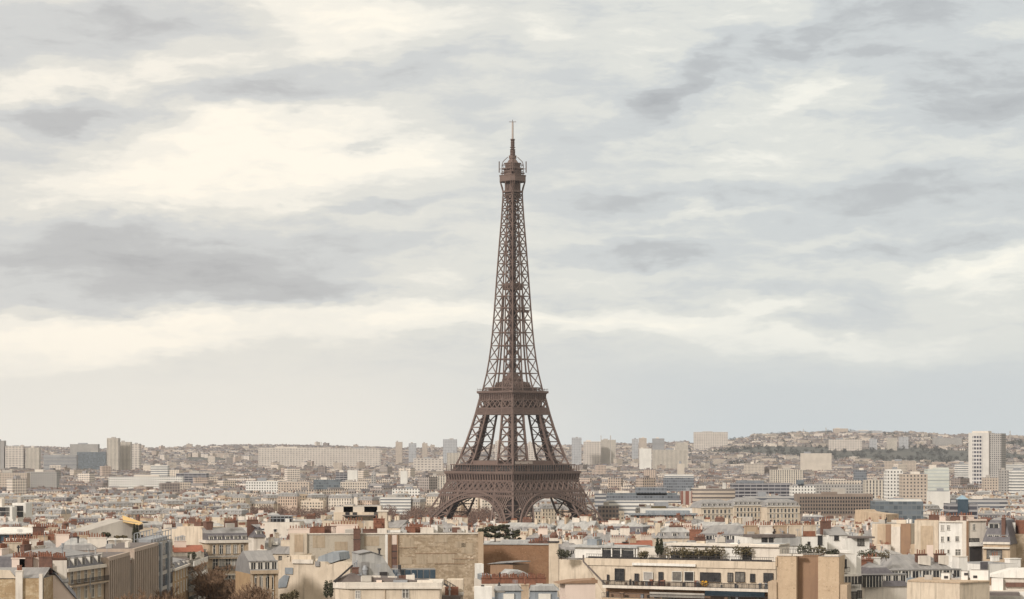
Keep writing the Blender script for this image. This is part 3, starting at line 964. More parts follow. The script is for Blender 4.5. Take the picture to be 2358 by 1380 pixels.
class Bd:
    """one building: an Empty at the foot of its front left corner; local x along the front, y away from the street, z up"""
    def __init__(s, name, label, px0, px1, yt, d0, d1=None, depth=12.0, cat='building', group=None, occl=True):
        d1 = d0 if d1 is None else d1
        s.A = Vector((PX(px0, d0), d0)); b = Vector((PX(px1, d1), d1))
        s.L = (b - s.A).length; s.D = depth; s.px0, s.px1 = px0, px1
        s.d0 = d0; s.yt = yt
        s.ang = math.atan2(b.y - s.A.y, b.x - s.A.x)
        s.g = ground(s.A.x, s.A.y) - 0.5
        s.H = PZ(yt, d0) - s.g
        s.root = empty(name, (s.A.x, s.A.y, s.g), s.ang)
        tag(s.root, label, cat, group)
        if occl: PEND.append((d0, px0, px1, yt))

    def x(s, px): return (px - s.px0) / (s.px1 - s.px0) * s.L
    def z(s, py): return PZ(py, s.d0) - s.g
    def m(s, n): return n * s.d0 / F                                # photo pixels to metres at this distance

    def add(s, name, mb, mats, parent=None, label=None):
        o = mb.build(name, mats, parent or s.root)
        if label: o['label'] = label
        return o

    def box(s, name, x0, x1, y0, y1, z0, z1, m, parent=None, mt=None, label=None):
        b = MB(); b.box(x0, x1, y0, y1, z0, z1, 0, mt=None if mt is None else 1)
        return s.add(name, b, m if mt is None else [m, mt], parent, label)

    def body(s, m, H=None, top=M_ROOFG, parapet=0.0, pm=None):
        H = H or s.H
        b = MB(); b.box(0, s.L, 0, s.D, 0, H, 0, mt=1, bottom=False)
        if parapet:
            t = 0.3
            for (x0, x1, y0, y1) in ((0, s.L, 0, t), (0, s.L, s.D - t, s.D), (0, t, t, s.D - t), (s.L - t, s.L, t, s.D - t)):
                b.box(x0, x1, y0, y1, H, H + parapet, 2 if pm else 0, bottom=False)
        s.wall = s.add('wall', b, [m, top] + ([pm] if pm else []))
        return s.wall

    def cornice(s, z, h=0.5, out=0.4, m=None, sides='f'):
        b = MB()
        b.box(-out if 'l' in sides else 0, s.L + (out if 'r' in sides else 0), -out, 0, z, z + h)
        if 'l' in sides: b.box(-out, 0, 0, s.D, z, z + h)
        if 'r' in sides: b.box(s.L, s.L + out, 0, s.D, z, z + h)
        return s.add('cornice', b, m or M_PALE)

    def win(s, side, xs, z, w, h, style='std', parent=None):
        fm, pm = win_mesh(w, h, style)
        for u in xs:
            if side == 'f': loc, rz = (u, 0, z), 0
            elif side == 'l': loc, rz = (0, u, z), -math.pi / 2
            else: loc, rz = (s.L, u, z), math.pi / 2
            o = link('window', fm, parent or s.root, loc, rz)
            link('pane', pm[rnd.choice((0, 0, 0, 0, 1, 1, 2)) if style in ('std', 'tall', 'arch', 'plain') else rnd.choice((0, 0, 0, 1))], o)

    def wins(s, side, n, zs, w, h, style='std', m0=1.2):
        ln = s.L if side == 'f' else s.D
        xs = [m0 + (ln - 2 * m0) * (i + 0.5) / n for i in range(n)]
        for z in zs: s.win(side, xs, z, w, h, style)

    def balcony(s, x0, x1, z, out=0.9, m=None, rail=True, th=0.22, parent=None):
        b = MB(); b.box(x0, x1, -out, 0, z - th, z)
        o = s.add('balcony', b, m or M_PALE, parent)
        if rail: s.railing(x0, x1, -out + 0.05, z, o)
        return o

    def railing(s, x0, x1, y, z, parent=None, h=1.0, step=0.3, m=None):
        b = MB()
        n = max(1, int((x1 - x0) / step))
        for i in range(n + 1): b.beam((x0 + (x1 - x0) * i / n, y, z), (x0 + (x1 - x0) * i / n, y, z + h), 0.05)
        b.beam((x0, y, z + h), (x1, y, z + h), 0.08); b.beam((x0, y, z + 0.12), (x1, y, z + 0.12), 0.05)
        return s.add('railing', b, m or M_DARKM, parent)

    def mansard(s, rh, inset, m, top=None, ridge=1.6, z=None, dormers=0, over=0.35, dw=1.3, dh=1.9, ends=True, x0=0.0, x1=None, dm=None, sides='f'):
        z = s.H if z is None else z; x1 = s.L if x1 is None else x1
        b = MB(); ie = inset if ends else 0.0
        lo = [(x0 - (over if ends else 0), -over), (x1 + (over if ends else 0), -over), (x1 + (over if ends else 0), s.D + over), (x0 - (over if ends else 0), s.D + over)]
        hi = [(x0 + ie, inset), (x1 - ie, inset), (x1 - ie, s.D - inset), (x0 + ie, s.D - inset)]
        for i in range(4):
            j = (i + 1) % 4
            b.poly([(*lo[i], z), (*lo[j], z), (*hi[j], z + rh), (*hi[i], z + rh)], 0)
        rx = 0.0 if not ends else min(3.0, (x1 - x0) * 0.22)
        cy = s.D / 2
        r0, r1 = (hi[0][0] + rx, cy), (hi[1][0] - rx, cy)
        b.poly([(*hi[0], z + rh), (*hi[1], z + rh), (*r1, z + rh + ridge), (*r0, z + rh + ridge)], 1)
        b.poly([(*hi[2], z + rh), (*hi[3], z + rh), (*r0, z + rh + ridge), (*r1, z + rh + ridge)], 1)
        b.poly([(*hi[1], z + rh), (*hi[2], z + rh), (*r1, z + rh + ridge)], 1)
        b.poly([(*hi[3], z + rh), (*hi[0], z + rh), (*r0, z + rh + ridge)], 1)
        s.roof = s.add('roof', b, [m, top or M_ZINC])
        if dormers:
            me = dormer_mesh(dw, dh, inset, rh, dm or M_ZINC)
            for i in range(dormers):
                u = x0 + (x1 - x0) * (i + 0.5) / dormers
                link('dormer', me, s.roof, (u, inset * 0.22, z + rh * 0.14))
            if 'r' in sides:
                nn = max(1, int(s.D / 4))
                for i in range(nn): link('dormer', me, s.roof, (x1 - ie * 0.22, s.D * (i + 0.5) / nn, z + rh * 0.14), math.pi / 2)
            if 'l' in sides:
                nn = max(1, int(s.D / 4))
                for i in range(nn): link('dormer', me, s.roof, (x0 + ie * 0.22, s.D * (i + 0.5) / nn, z + rh * 0.14), -math.pi / 2)
        return s.roof

    def gable(s, rh, m, z=None, axis='x', over=0.3):
        """ridge along the front (axis x) or away from it (axis y)"""
        z = s.H if z is None else z; b = MB()
        if axis == 'y':
            pr = [(-over, z), (s.L + over, z), (s.L / 2, z + rh)]
            b.extr([(p[0], p[1]) for p in pr], -over * 0.2, s.D, 0)
        else:
            A = [(0, -over, z), (s.L, -over, z), (s.L, s.D / 2, z + rh), (0, s.D / 2, z + rh)]
            C = [(s.L, s.D + over, z), (0, s.D + over, z), (0, s.D / 2, z + rh), (s.L, s.D / 2, z + rh)]
            b.poly(A); b.poly(C); b.poly([(0, -over, z), (0, s.D / 2, z + rh), (0, s.D + over, z)]); b.poly([(s.L, -over, z), (s.L, s.D + over, z), (s.L, s.D / 2, z + rh)])
        s.roof = s.add('roof', b, m)
        return s.roof

    def chim(s, x, y, lx, ly, z0, z1, m=None, pots=4, kind='pot', cap=True):
        b = MB(); b.box(x - lx / 2, x + lx / 2, y - ly / 2, y + ly / 2, z0, z1, 0)
        if cap: b.box(x - lx / 2 - 0.12, x + lx / 2 + 0.12, y - ly / 2 - 0.12, y + ly / 2 + 0.12, z1, z1 + 0.18, 0)
        c = s.add('chimney', b, m or M_BRICK)
        me = pot_mesh(kind)
        for i in range(pots):
            t = (i + 0.5) / pots - 0.5
            px_, py_ = (x + t * (lx - 0.3), y) if lx >= ly else (x, y + t * (ly - 0.3))
            o = link('chimney_pot', me, c, (px_ + rnd.uniform(-.05, .05), py_, z1 + 0.15)); o.scale = (1, 1, rnd.uniform(0.75, 1.25))
        return c

    def hatch(s, n, z, x0=None, x1=None, y0=None, y1=None):
        """small things that stand about on a roof"""
        x0 = 1 if x0 is None else x0; x1 = s.L - 1 if x1 is None else x1; y0 = 1 if y0 is None else y0; y1 = s.D - 1 if y1 is None else y1
        for i in range(n):
            x, y = rnd.uniform(x0, x1), rnd.uniform(y0, y1)
            k = rnd.random()
            b = MB()
            if k < 0.3:
                w = rnd.uniform(0.5, 1.1); b.box(x - w, x + w, y - w * .7, y + w * .7, z, z + rnd.uniform(0.5, 1.2)); s.add('roof_hatch', b, rnd.choice([M_ZINCW, M_GREYC, M_WHITE]))
            elif k < 0.6:
                b.cyl(x, y, z, z + rnd.uniform(0.8, 1.8), 0.16, 0.16, 6); b.cyl(x, y, z + 1.0, z + 1.3, 0.3, 0.3, 6); s.add('vent_pipe', b, rnd.choice([M_GREYM, M_DARKM, M_ZINCW]))
            elif k < 0.8:
                h = rnd.uniform(1.8, 3.4); b.beam((x, y, z), (x, y, z + h), 0.07)
                for j in range(4): b.beam((x - .5, y, z + h - .15 * j), (x + .5, y, z + h - .15 * j), 0.05)
                s.add('aerial', b, M_GREYM)
            else:
                w = rnd.uniform(0.8, 1.6); hh = rnd.uniform(0.8, 1.7)
                b.box(x - w, x + w, y - .35, y + .35, z, z + hh); s.add('brick_flue', b, rnd.choice([M_BRICK, M_PALE, M_CREAM, M_POT]))


DORM = {}


def dormer_mesh(w, h, inset, rh, m):
    key = (w, h, inset, rh, m.name)
    if key in DORM: return DORM[key]
    b = MB(); dep = inset * (h / rh) + 0.8
    b.box(-w / 2 - 0.16, w / 2 + 0.16, 0, dep, 0, h, 0)
    b.box(-w / 2 - 0.28, w / 2 + 0.28, -0.16, dep, h, h + 0.2, 2)
    b.poly([(-w / 2 + .1, -0.03, .25), (-.06, -0.03, .25), (-.06, -0.03, h - .15), (-w / 2 + .1, -0.03, h - .15)], 1)
    b.poly([(.06, -0.03, .25), (w / 2 - .1, -0.03, .25), (w / 2 - .1, -0.03, h - .15), (.06, -0.03, h - .15)], 1)
    DORM[key] = b.mesh('dormer', [M_FRAME, M_GLASS, m])
    return DORM[key]


# ------------------------------------------------------------------ plants
def leaf_cloud(mb, c, r, n, size, rs, m=0, flat=1.0):
    for _ in range(n):
        while True:
            p = Vector((rs.uniform(-1, 1), rs.uniform(-1, 1), rs.uniform(-1, 1)))
            if 0.25 < p.length < 1.0: break
        q = Vector(c) + Vector((p.x * r[0], p.y * r[1], p.z * r[2]))
        a = Vector((rs.uniform(-1, 1), rs.uniform(-1, 1), rs.uniform(-.6, .6))).normalized(); b_ = a.orthogonal().normalized()
        s_ = size * rs.uniform(0.6, 1.4)
        k = len(mb.v)
        for e in (a * s_, b_ * s_ * .6, -a * s_, -b_ * s_ * .6): mb.v.append(tuple(q + e))
        mb.f.append([k, k + 1, k + 2, k + 3]); mb.m.append(m)


def shrub(px, py, d, w, h, label, m=None, seed=1, n=260, name='shrub', cat='shrub', size=0.22, group=None, zbase=None):
    """py is the foot of the plant in the photo"""
    rs = random.Random(seed)
    o = empty(name, (PX(px, d), d, PZ(py, d) if zbase is None else zbase)); tag(o, label, cat, group)
    b = MB(); k = max(2, int(w / 1.0))
    for i in range(k):
        cx = (i + 0.5) / k * w - w / 2; hh = h * rs.uniform(0.65, 1.0)
        leaf_cloud(b, (cx + rs.uniform(-.2, .2), rs.uniform(-.2, .2), hh * 0.55), (w / k * .75, min(0.8, w * .5), hh * .5), n // k, size, rs)
    b.build('foliage', m or M_BUSH, o)
    s_ = MB()
    for i in range(k): s_.beam(((i + 0.5) / k * w - w / 2, 0, -0.25), ((i + 0.5) / k * w - w / 2, 0, h * .55), 0.09)
    s_.build('stem', M_BARK, o)
    return o


def cypress(px, py, d, w, h, label, seed=1):
    rs = random.Random(seed)
    o = empty('cypress', (PX(px, d), d, PZ(py, d))); tag(o, label, 'tree', 'dark slim cypresses on the roof terraces')
    b = MB()
    for i in range(14):
        t = (i + 0.5) / 14; r = w / 2 * (math.sin(min(1, t * 3.2) * 1.57)) * (1 - t ** 2.2) + 0.08
        leaf_cloud(b, (rs.uniform(-.08, .08), 0, 0.3 + t * (h - .3)), (r, r, h / 16), 55, 0.17, rs)
    b.build('foliage', M_LEAF, o)
    s_ = MB(); s_.beam((0, 0, -0.3), (0, 0, h * .9), 0.14); s_.build('trunk', M_BARK, o)
    return o


def bare_tree(x, y, z, h, spread, label, seed, depth=6, group=None, m=None):
    rs = random.Random(seed)
    o = empty('bare_tree', (x, y, z)); tag(o, label, 'tree', group)
    tr, tw = MB(), MB()

    def grow(p, dr, ln, w, lev):
        q = p + dr * ln
        (tr if lev < 3 else tw).beam(p, q, w)
        if lev >= depth: return
        n = 3 if lev < 2 else rs.choice((2, 3, 3))
        for _ in range(n + (1 if lev >= depth - 2 else 0)):
            v = Vector((rs.uniform(-1, 1), rs.uniform(-1, 1), rs.uniform(-.15, .9)))
            nd = (dr * 0.75 + v.normalized() * spread); nd.z += 0.12; nd.normalize()
            grow(p + dr * ln * rs.uniform(0.6, 1.0), nd, ln * rs.uniform(0.62, 0.84), max(w * 0.62, 0.06), lev + 1)
    grow(Vector((0, 0, 0)), Vector((rs.uniform(-.05, .05), 0, 1)).normalized(), h * 0.30, h * 0.028, 0)
    kz = h / max(v[2] for v in tw.v)
    for q in (tr, tw): q.v = [(v[0] * kz, v[1] * kz, v[2] * kz) for v in q.v]
    tr.build('trunk', M_BARK, o); tw.build('crown', m or M_TWIG, o)
    return o


def pine(px, py, d, w, h, label, seed):
    rs = random.Random(seed)
    o = empty('pine_tree', (PX(px, d), d, PZ(py, d))); tag(o, label, 'tree', 'dark evergreen trees behind the brick wall')
    b = MB(); s_ = MB()
    s_.beam((0, 0, -1), (0, 0, h * .9), 0.35)
    for i in range(22):
        a = rs.uniform(0, 6.28); t = rs.uniform(.25, 1); r = w / 2 * rs.uniform(.3, 1) * (1.15 - t * .6)
        c = (math.cos(a) * r, math.sin(a) * r, h * t)
        s_.beam((0, 0, h * t * .85), c, 0.12)
        leaf_cloud(b, c, (w * .16, w * .16, h * .08), 70, 0.24, rs)
    b.build('crown', M_LEAF, o); s_.build('trunk', M_BARK, o)
    return o

# ------------------------------------------------------------------ near roofs, left to right
M_RUB = rubble('rubble_wall', (0.42, 0.30, 0.18), (0.28, 0.20, 0.12), (0.56, 0.45, 0.32), (0.52, 0.42, 0.29), 2.2, 0.35)
M_PARTY = rubble('patched_party_wall', (0.38, 0.295, 0.205), (0.19, 0.14, 0.095), (0.60, 0.50, 0.39), (0.49, 0.395, 0.295), 1.3, 0.45)
M_PARTYG = rubble('grey_party_wall', (0.44, 0.38, 0.30), (0.36, 0.31, 0.25), (0.60, 0.54, 0.46), (0.46, 0.41, 0.34), 1.2, 1.1)
M_BRWALL = rubble('brown_brick_wall', (0.27, 0.155, 0.09), (0.19, 0.105, 0.065), (0.46, 0.30, 0.18), (0.28, 0.17, 0.105), 2.0, 0.35, brick=True)

# 1 rubble gable at the corner
b = Bd('rubble_gable_building', 'stone rubble gable with two pale chimney breasts and a zinc roof', -60, 99, 1332, 380, depth=13)
b.body(M_RUB, top=M_ZINC)
for (x0, x1, yt) in ((37, 53, 1319), (91, 99, 1322)):
    b.box('chimney_breast', b.x(x0), b.x(x1), -0.5, 0.4, 0, b.z(yt), M_PALE)
b.chim(b.x(45), 0, 1.1, 0.8, b.z(1319), b.z(1316), M_PALE, 3)
mb = MB()
mb.poly([(0, 0, b.z(1334)), (0, 0, b.z(1310)), (b.x(22), 0, b.z(1314)), (b.x(38), 0, b.z(1334))]); 
mb.poly([(0, 0.5, b.z(1334)), (0, 0.5, b.z(1310)), (b.x(22), 0.5, b.z(1314)), (b.x(38), 0.5, b.z(1334))])
mb.poly([(0, 0, b.z(1310)), (b.x(22), 0, b.z(1314)), (b.x(22), 0.5, b.z(1314)), (0, 0.5, b.z(1310))])
mb.poly([(b.x(22), 0, b.z(1314)), (b.x(38), 0, b.z(1334)), (b.x(38), 0.5, b.z(1334)), (b.x(22), 0.5, b.z(1314))])
b.add('gable', mb, M_CREAM)
mb = MB()
zr = b.H + 1.5
mb.poly([(0, 0.6, b.H + .05), (b.x(52), 0.6, b.H + .05), (b.x(70), 6, zr), (0, 6, zr)]); mb.poly([(b.x(52), 0.6, b.H + .05), (b.L, 0.2, b.H + .05), (b.L, 6, zr), (b.x(70), 6, zr)])
mb.poly([(0, 6, zr), (b.L, 6, zr), (b.L, 13, b.H), (0, 13, b.H)])
b.add('roof', mb, M_ZINC)
for i, (px, yy) in enumerate(((16, 9), (34, 9), (58, 10), (80, 9))):
    b.chim(b.x(px), yy, 2.2, 0.6, b.H, zr + 1.3 + 0.2 * (i % 2), M_BRICK if i % 2 else M_PINK, 6)

# 2 steep slate roof with dormers falling towards the street, chimney wall above
b = Bd('steep_mansard_building', 'narrow house whose steep slate roof falls to the street below a pale chimney wall', 100, 170, 1322, 388, 389, depth=15)
zt, ze = b.z(1322), b.z(1376)
mb = MB(); mb.extr([(0, 0), (b.L, 0), (b.L, ze), (b.x(127), zt - 0.2), (0, zt - 0.2)], 0, b.D, 0); b.add('wall', mb, M_PINK)
mb = MB(); e = 0.12
mb.poly([(b.L + .5, -.25, ze - .3), (b.L + .5, b.D, ze - .3), (b.x(127), b.D, zt + e), (b.x(127), -.25, zt + e)]); mb.poly([(b.L + .5, -.25, ze - .55), (b.L + .5, -.25, ze - .3), (b.x(127), -.25, zt + e), (b.x(127), -.25, zt - .2)])
mb.poly([(0, -.2, zt + e), (b.x(127), -.25, zt + e), (b.x(127), b.D, zt + e), (0, b.D, zt + e)])
b.roof = b.add('roof', mb, M_SLATE)
dm = dormer_mesh(1.2, 1.7, 2.2, 3.6, M_ZINC)
for i in range(4):
    link('dormer', dm, b.roof, (b.x(158) - 0.1, 2.0 + 3.4 * i, ze + 0.7), math.pi / 2)
for (x0, x1, y) in ((96, 112, 0.2), (118, 131, 3.4)):
    b.box('fire_wall', b.x(x0), b.x(x1), y, y + 0.5, zt - 3, zt + 1.1, M_PALE)
b.box('chimney_wall', b.x(87), b.x(155), 9, 10, zt - 4, b.z(1297), M_PALE)
b.box('brick_flank', b.x(142), b.x(156), 9.9, 14, zt - 4, b.z(1294), M_BRICK)
b.chim(b.x(121), 9.5, b.x(152) - b.x(88), 0.9, b.z(1298), b.z(1293), M_BRICK, 14)
b.chim(b.x(100), 9.0, b.x(126) - b.x(89), 0.5, zt - 1, b.z(1305), M_PINK, 9)

# 3 curved slate corner house
b = Bd('slate_corner_building', 'cream corner house with slate mansard, long balcony and flat pale zinc top', 150, 241, 1318, 428, 447, depth=16)
b.body(M_STONE)
b.cornice(b.H, 0.6, 0.6); b.cornice(b.z(1356), 0.4, 0.5)
b.mansard(b.m(34), 1.6, M_SLATE, M_ZINC, ridge=1.2, dormers=5, dw=1.3, dh=2.0, sides='f')
b.wins('f', 5, [b.z(1346), b.z(1385)], 1.2, 2.3, 'tall')
b.balcony(0.5, b.L, b.z(1350), 1.0, M_STONE)
for i, (px, yy) in enumerate(((168, 14), (205, 13), (226, 12))):
    b.chim(b.x(px), yy, 3.4, 0.8, b.H + 2, b.z(1268) + .4 * (i % 2), (M_PINK, M_BRICK, M_PALE)[i], 8)
b.hatch(5, b.H + b.m(34) + 0.6)
b.box('light_mast', b.x(193), b.x(194), -1.2, -1.1, b.z(1372), b.z(1330), M_GREYM); 

# 4 ribbed concrete offices running away along the avenue
for (x0, x1, yt, d0, d1, lb) in ((243, 291, 1284, 447, 471, 'nearer ribbed concrete office block beside the slate corner house'), (302, 357, 1264, 477, 509, 'farther ribbed concrete office block with fine vertical fins below the yellow awning')):
    b = Bd('ribbed_office', lb, x0, x1, yt, d0, d1, depth=7.5, cat='office', group='ribbed concrete offices along the avenue')
    b.body(M_CONC, top=M_ROOFD)
    n = int(b.L / 2.3)
    mb = MB()
    for i in range(n + 1):
        x = b.L * i / n
        mb.box(x - 0.42, x + 0.42, -0.75, 0, 2, b.H - 0.7, 0)
    b.add('rib', mb, M_CONC)
    zs = [b.H - 1.0 - 3.3 * (k + 1) for k in range(7)]
    for k, z in enumerate(zs):
        if k in (2, 3): b.box('spandrel', 0, b.L, -0.42, 0, z - 0.9, z + 0.3, M_CONC)
        for i in range(0, n, 2):
            pass
        b.box('window_band', 0.2, b.L - 0.2, -0.05, 0, z + 0.5, z + 2.9, M_GLASS)
    b.cornice(b.H - 0.7, 0.7, 0.7, M_CONC)
    b.hatch(4, b.H)
b = Bd('stair_tower', 'dark glazed gap between the two ribbed concrete offices', 291, 302, 1292, 471, 477, depth=8, cat='building')
b.body(M_GLASSB); b.box('cap', 0, b.L, -0.3, 2, b.H, b.H + 0.4, M_GREYC); b.box('brick_panel', 0.1, b.L - .1, -0.1, 0, b.z(1300), b.H, M_BRICK)
# grey glass corner with roof cage
b = Bd('glass_corner_office', 'grey glass corner office with a pale open steel frame on its roof', 357, 397, 1252, 509, 535, depth=5, cat='office')
b.body(M_GREYC, top=M_ROOFG)
for k in range(6): b.box('window_band', 0.2, b.L - .2, -0.08, 0, b.H - 3.5 * (k + 1) + .4, b.H - 3.5 * (k + 1) + 3.0, M_GLASSB)
b.box('column', b.x(366), b.x(369), -0.5, 0, 0, b.H, M_GREYM); b.box('column', b.x(384), b.x(387), -0.5, 0, 0, b.H, M_GREYM)
mb = MB()
for i in range(7):
    x = b.L * i / 6 * 1.0
    mb.beam((x, 0.3, b.H), (x, 0.3, b.z(1229)), 0.18); mb.beam((x, 4.6, b.H), (x, 4.6, b.z(1229)), 0.18)
for zz in (b.z(1229), b.z(1243)): mb.beam((0, .3, zz), (b.L, .3, zz), 0.16); mb.beam((0, 4.6, zz), (b.L, 4.6, zz), 0.16)
b.add('roof_frame', mb, M_GREYM)
b.box('attic', 0.8, b.L - 1, 1.0, 4.2, b.H, b.z(1243), M_GREYM)

# 5 terrace house with yellow awning
b = Bd('terrace_penthouse', 'plain beige gable with roof terrace, pale parapet beam and yellow canopy roof', 196, 322, 1212, 560, 566, depth=12)
mb = MB(); mb.extr([(0, 0), (b.L, 0), (b.L, b.z(1206)), (b.x(282), b.z(1199)), (0, b.z(1224))], 0, b.D, 0); b.add('wall', mb, M_GREYC)
mb = MB(); mb.poly([(b.x(281), -0.8, b.z(1203)), (b.x(309), -4.0, b.z(1210)), (b.x(334), 2, b.z(1206)), (b.x(303), 8, b.z(1190))]); mb.poly([(b.x(281), -0.8, b.z(1204)), (b.x(309), -4.0, b.z(1211)), (b.x(334), 2, b.z(1207)), (b.x(303), 8, b.z(1191))])
b.add('canopy', mb, M_AWN)
mb = MB()
for t in range(6): mb.beam((b.x(309) + (b.x(334) - b.x(309)) * t / 5, -4 + 6 * t / 5, b.z(1210)), (b.x(309) + (b.x(334) - b.x(309)) * t / 5, -4 + 6 * t / 5, b.z(1222)), 0.14)
b.add('canopy_frame', mb, M_DARKM)
b.box('lower_terrace', b.x(215), b.x(330), -9, 0, 0, b.z(1262), M_ROOFD)
b.box('parapet', b.x(226), b.x(287), -9.3, -8.8, b.z(1258), b.z(1241), M_PALE); b.box('soffit', b.x(226), b.x(287), -8.8, 0, b.z(1243), b.z(1241), M_WHITE)
mb = MB(); mb.extr([(b.x(140), 0), (b.x(228), 0), (b.x(228), b.z(1240)), (b.x(172), b.z(1221)), (b.x(140), b.z(1222))], -6, 0, 0); b.add('side_wing', mb, M_GREYC)
shrub(244, 1238, 552, 1.9, 1.7, 'round green bush in front of the beige terrace gable', M_LEAF, 3, 300)
shrub(278, 1240, 552, 2.6, 0.9, 'low reddish shrubs on the terrace beside the cypresses', M_BUSH, 4, 200)
cypress(309, 1259, 540, 1.15, 5.2, 'left hand cypress of the pair under the yellow canopy', 5)
cypress(316, 1259, 540, 1.15, 5.0, 'right hand cypress of the pair under the yellow canopy', 6)

# 6 drum building with a white disc roof
o = Bd('drum_building', 'wide round building with flat white disc roof over dark glazing', -70, 112, 1228, 600, depth=18, cat='building')
mb = MB(); rr = o.L / 2
mb.cyl(rr, rr * .55, 0, o.z(1231), rr * .93, rr * .93, 40); o.add('wall', mb, M_GLASSB)
mb = MB(); mb.cyl(rr, rr * .55, o.z(1229), o.z(1226), rr * 1.02, rr * 1.02, 48, mt=0); mb.cyl(rr, rr * .55, o.z(1226), o.z(1216), rr * 1.0, rr * .25, 48); mb.cyl(rr, rr * .55, o.z(1231.5), o.z(1229), rr * .93, rr * 1.02, 48, top=False)
o.add('roof', mb, M_WHITE)
mb = MB()
for i in range(40):
    a = 2 * math.pi * i / 40
    mb.beam((rr + rr * .94 * math.cos(a), rr * .55 + rr * .94 * math.sin(a), o.z(1270)), (rr + rr * .94 * math.cos(a), rr * .55 + rr * .94 * math.sin(a), o.z(1231)), 0.25)
o.add('mullion_lattice', mb, M_DARKM)
for (x0, x1, y0, y1, m_) in ((42, 61, 1243, 1275, M_GREYC), (118, 124, 1228, 1262, M_PALE)):
    o.box('service_shaft', o.x(x0), o.x(x1), -2.5, 0, 0, o.z(y0), m_)

# 7 pinkish zinc roofs crowded between the drum and the terrace house
k = 0
for (x0, x1, yt, d, dep, m_, lb) in ((-30, 34, 1288, 470, 12, M_PINK, 'low pink chimney house at the edge under the drum'), (20, 78, 1272, 520, 12, M_PALE, 'pale house with round dormer and zinc roof under the drum'), (60, 132, 1262, 540, 10, M_CREAM, 'cream house with orange chimney row in front of the drum'),
                                     (128, 226, 1268, 515, 12, M_PINK, 'pinkish house with several orange chimney walls beside the terrace gable'), (100, 150, 1246, 575, 10, M_GREYC, 'grey walled house tucked right of the drum')):
    b = Bd('zinc_roof_house', lb, x0, x1, yt, d, d + 1.5, depth=dep, group='crowded zinc roofs near the drum')
    b.body(m_); b.mansard(1.2, 1.2, M_ZINC, M_ZINCW, ridge=1.4)
    for i in range(4):
        xx = b.L * (i + .5) / 4 + rnd.uniform(-1, 1)
        b.chim(xx, rnd.uniform(2, dep - 2), rnd.uniform(2, 4.5), 0.7, b.H, b.H + rnd.uniform(2.2, 3.3), rnd.choice([M_BRICK, M_PINK, M_TAN, M_PALE, M_CREAM]), rnd.choice([5, 7, 8]))
    b.hatch(6, b.H + 1.6)

# 8 cream gable and the mansarded house with five dormers
b = Bd('cream_gable', 'large blank cream gable wall joined to the mansard house with five dormers', 373, 477, 1218, 604, 594, depth=9, cat='building')
mb = MB(); mb.extr([(0, 0), (b.L, 0), (b.L, b.z(1250)), (b.x(463), b.z(1212)), (b.x(408), b.z(1212)), (b.x(406), b.z(1219)), (0, b.z(1219))], 0, b.D, 0); b.add('wall', mb, M_CREAM)
b.chim(b.x(398), 5, 2.0, 0.8, b.H - 3, b.z(1208), M_TAN, 4); b.chim(b.x(420), 6, 2.6, 0.8, b.H - 1, b.z(1204), M_BRICK, 5); b.chim(b.x(462), 3, 0.7, 2.5, b.H - 1, b.z(1203), M_BRICK, 3)
b = Bd('mansard_town_house', 'ornate cream town house with slate mansard, five dormers and balconies above brown tree tops', 478, 572, 1251, 590, 594, depth=13)
b.body(M_STONE)
b.cornice(b.H, 0.7, 0.7, sides='flr'); b.cornice(b.z(1286), 0.7, 0.8, sides='flr'); b.cornice(b.z(1326), 0.4, 0.4, sides='flr')
b.mansard(b.m(22), 1.4, M_SLATE, M_ZINC, ridge=1.3, dormers=5, dw=1.0, dh=1.35, sides='f', ends=False)
b.wins('f', 5, [b.z(1276)], 1.15, 2.2, 'std'); b.wins('f', 5, [b.z(1313), b.z(1352)], 1.25, 2.9, 'tall')
b.wins('r', 3, [b.z(1276), b.z(1313)], 1.1, 2.2, 'std')
b.balcony(0.2, b.L, b.z(1285), 0.9, M_STONE)
for i in range(5): b.railing(1.2 + (b.L - 2.4) * (i + .5) / 5 - .9, 1.2 + (b.L - 2.4) * (i + .5) / 5 + .9, -0.4, b.z(1313), None, 0.9, 0.2)
mb = MB()
for i in range(6):
    x = 0.35 + (b.L - 0.7) * i / 5
    mb.box(x - .3, x + .3, -.25, 0, b.z(1284), b.H, 0)
b.add('pilaster_molding', mb, M_STONE)
b.chim(b.x(492), 6, 1.6, 3.2, b.H + 2, b.z(1204), M_BRICK, 6); b.chim(b.x(548), 8, 3.0, 0.9, b.H + 2, b.z(1205), M_BRICK, 7); b.chim(b.x(561), 9, 0.9, 3, b.H, b.z(1203), M_BRICK, 4)
b.hatch(3, b.H + b.m(22) + 1.4, 4)
# white banded balcony block and neighbours
b = Bd('balcony_block', 'modern block with slanting white balcony fronts between ochre houses', 434, 466, 1290, 562, 587, depth=12)
b.body(M_GREYC, top=M_ROOFD)
for k in range(6):
    zz = b.H - 1.6 - 3.1 * k
    b.box('balcony_front', -.2, b.L + .2, -1.4, -1.2, zz, zz + 1.3, M_WHITE); b.box('balcony_floor', -.2, b.L + .2, -1.2, 0, zz, zz + .2, M_GREYC)
    b.box('window_band', .3, b.L - .3, -0.06, 0, zz + 1.35, zz + 2.9, M_GLASS) if k else None
b.box('terrace_screen', 0.3, b.L - .5, -.4, -.3, b.H, b.H + 1.4, M_PALE)
b = Bd('slate_stub_house', 'narrow dark slate roofed slice with one pale dormer beside the mansard town house', 464, 481, 1286, 586, 590, depth=9)
b.body(M_STONE); b.mansard(b.m(20), 0.9, M_SLATE, M_ZINC, ridge=.5, dormers=1, dw=1.3, dh=1.7); b.wins('f', 1, [b.z(1318), b.z(1352)], 1.2, 2.6, 'tall')
b = Bd('ochre_house', 'ochre house with a row of tall narrow windows above the street trees', 398, 434, 1316, 535, 562, depth=11)
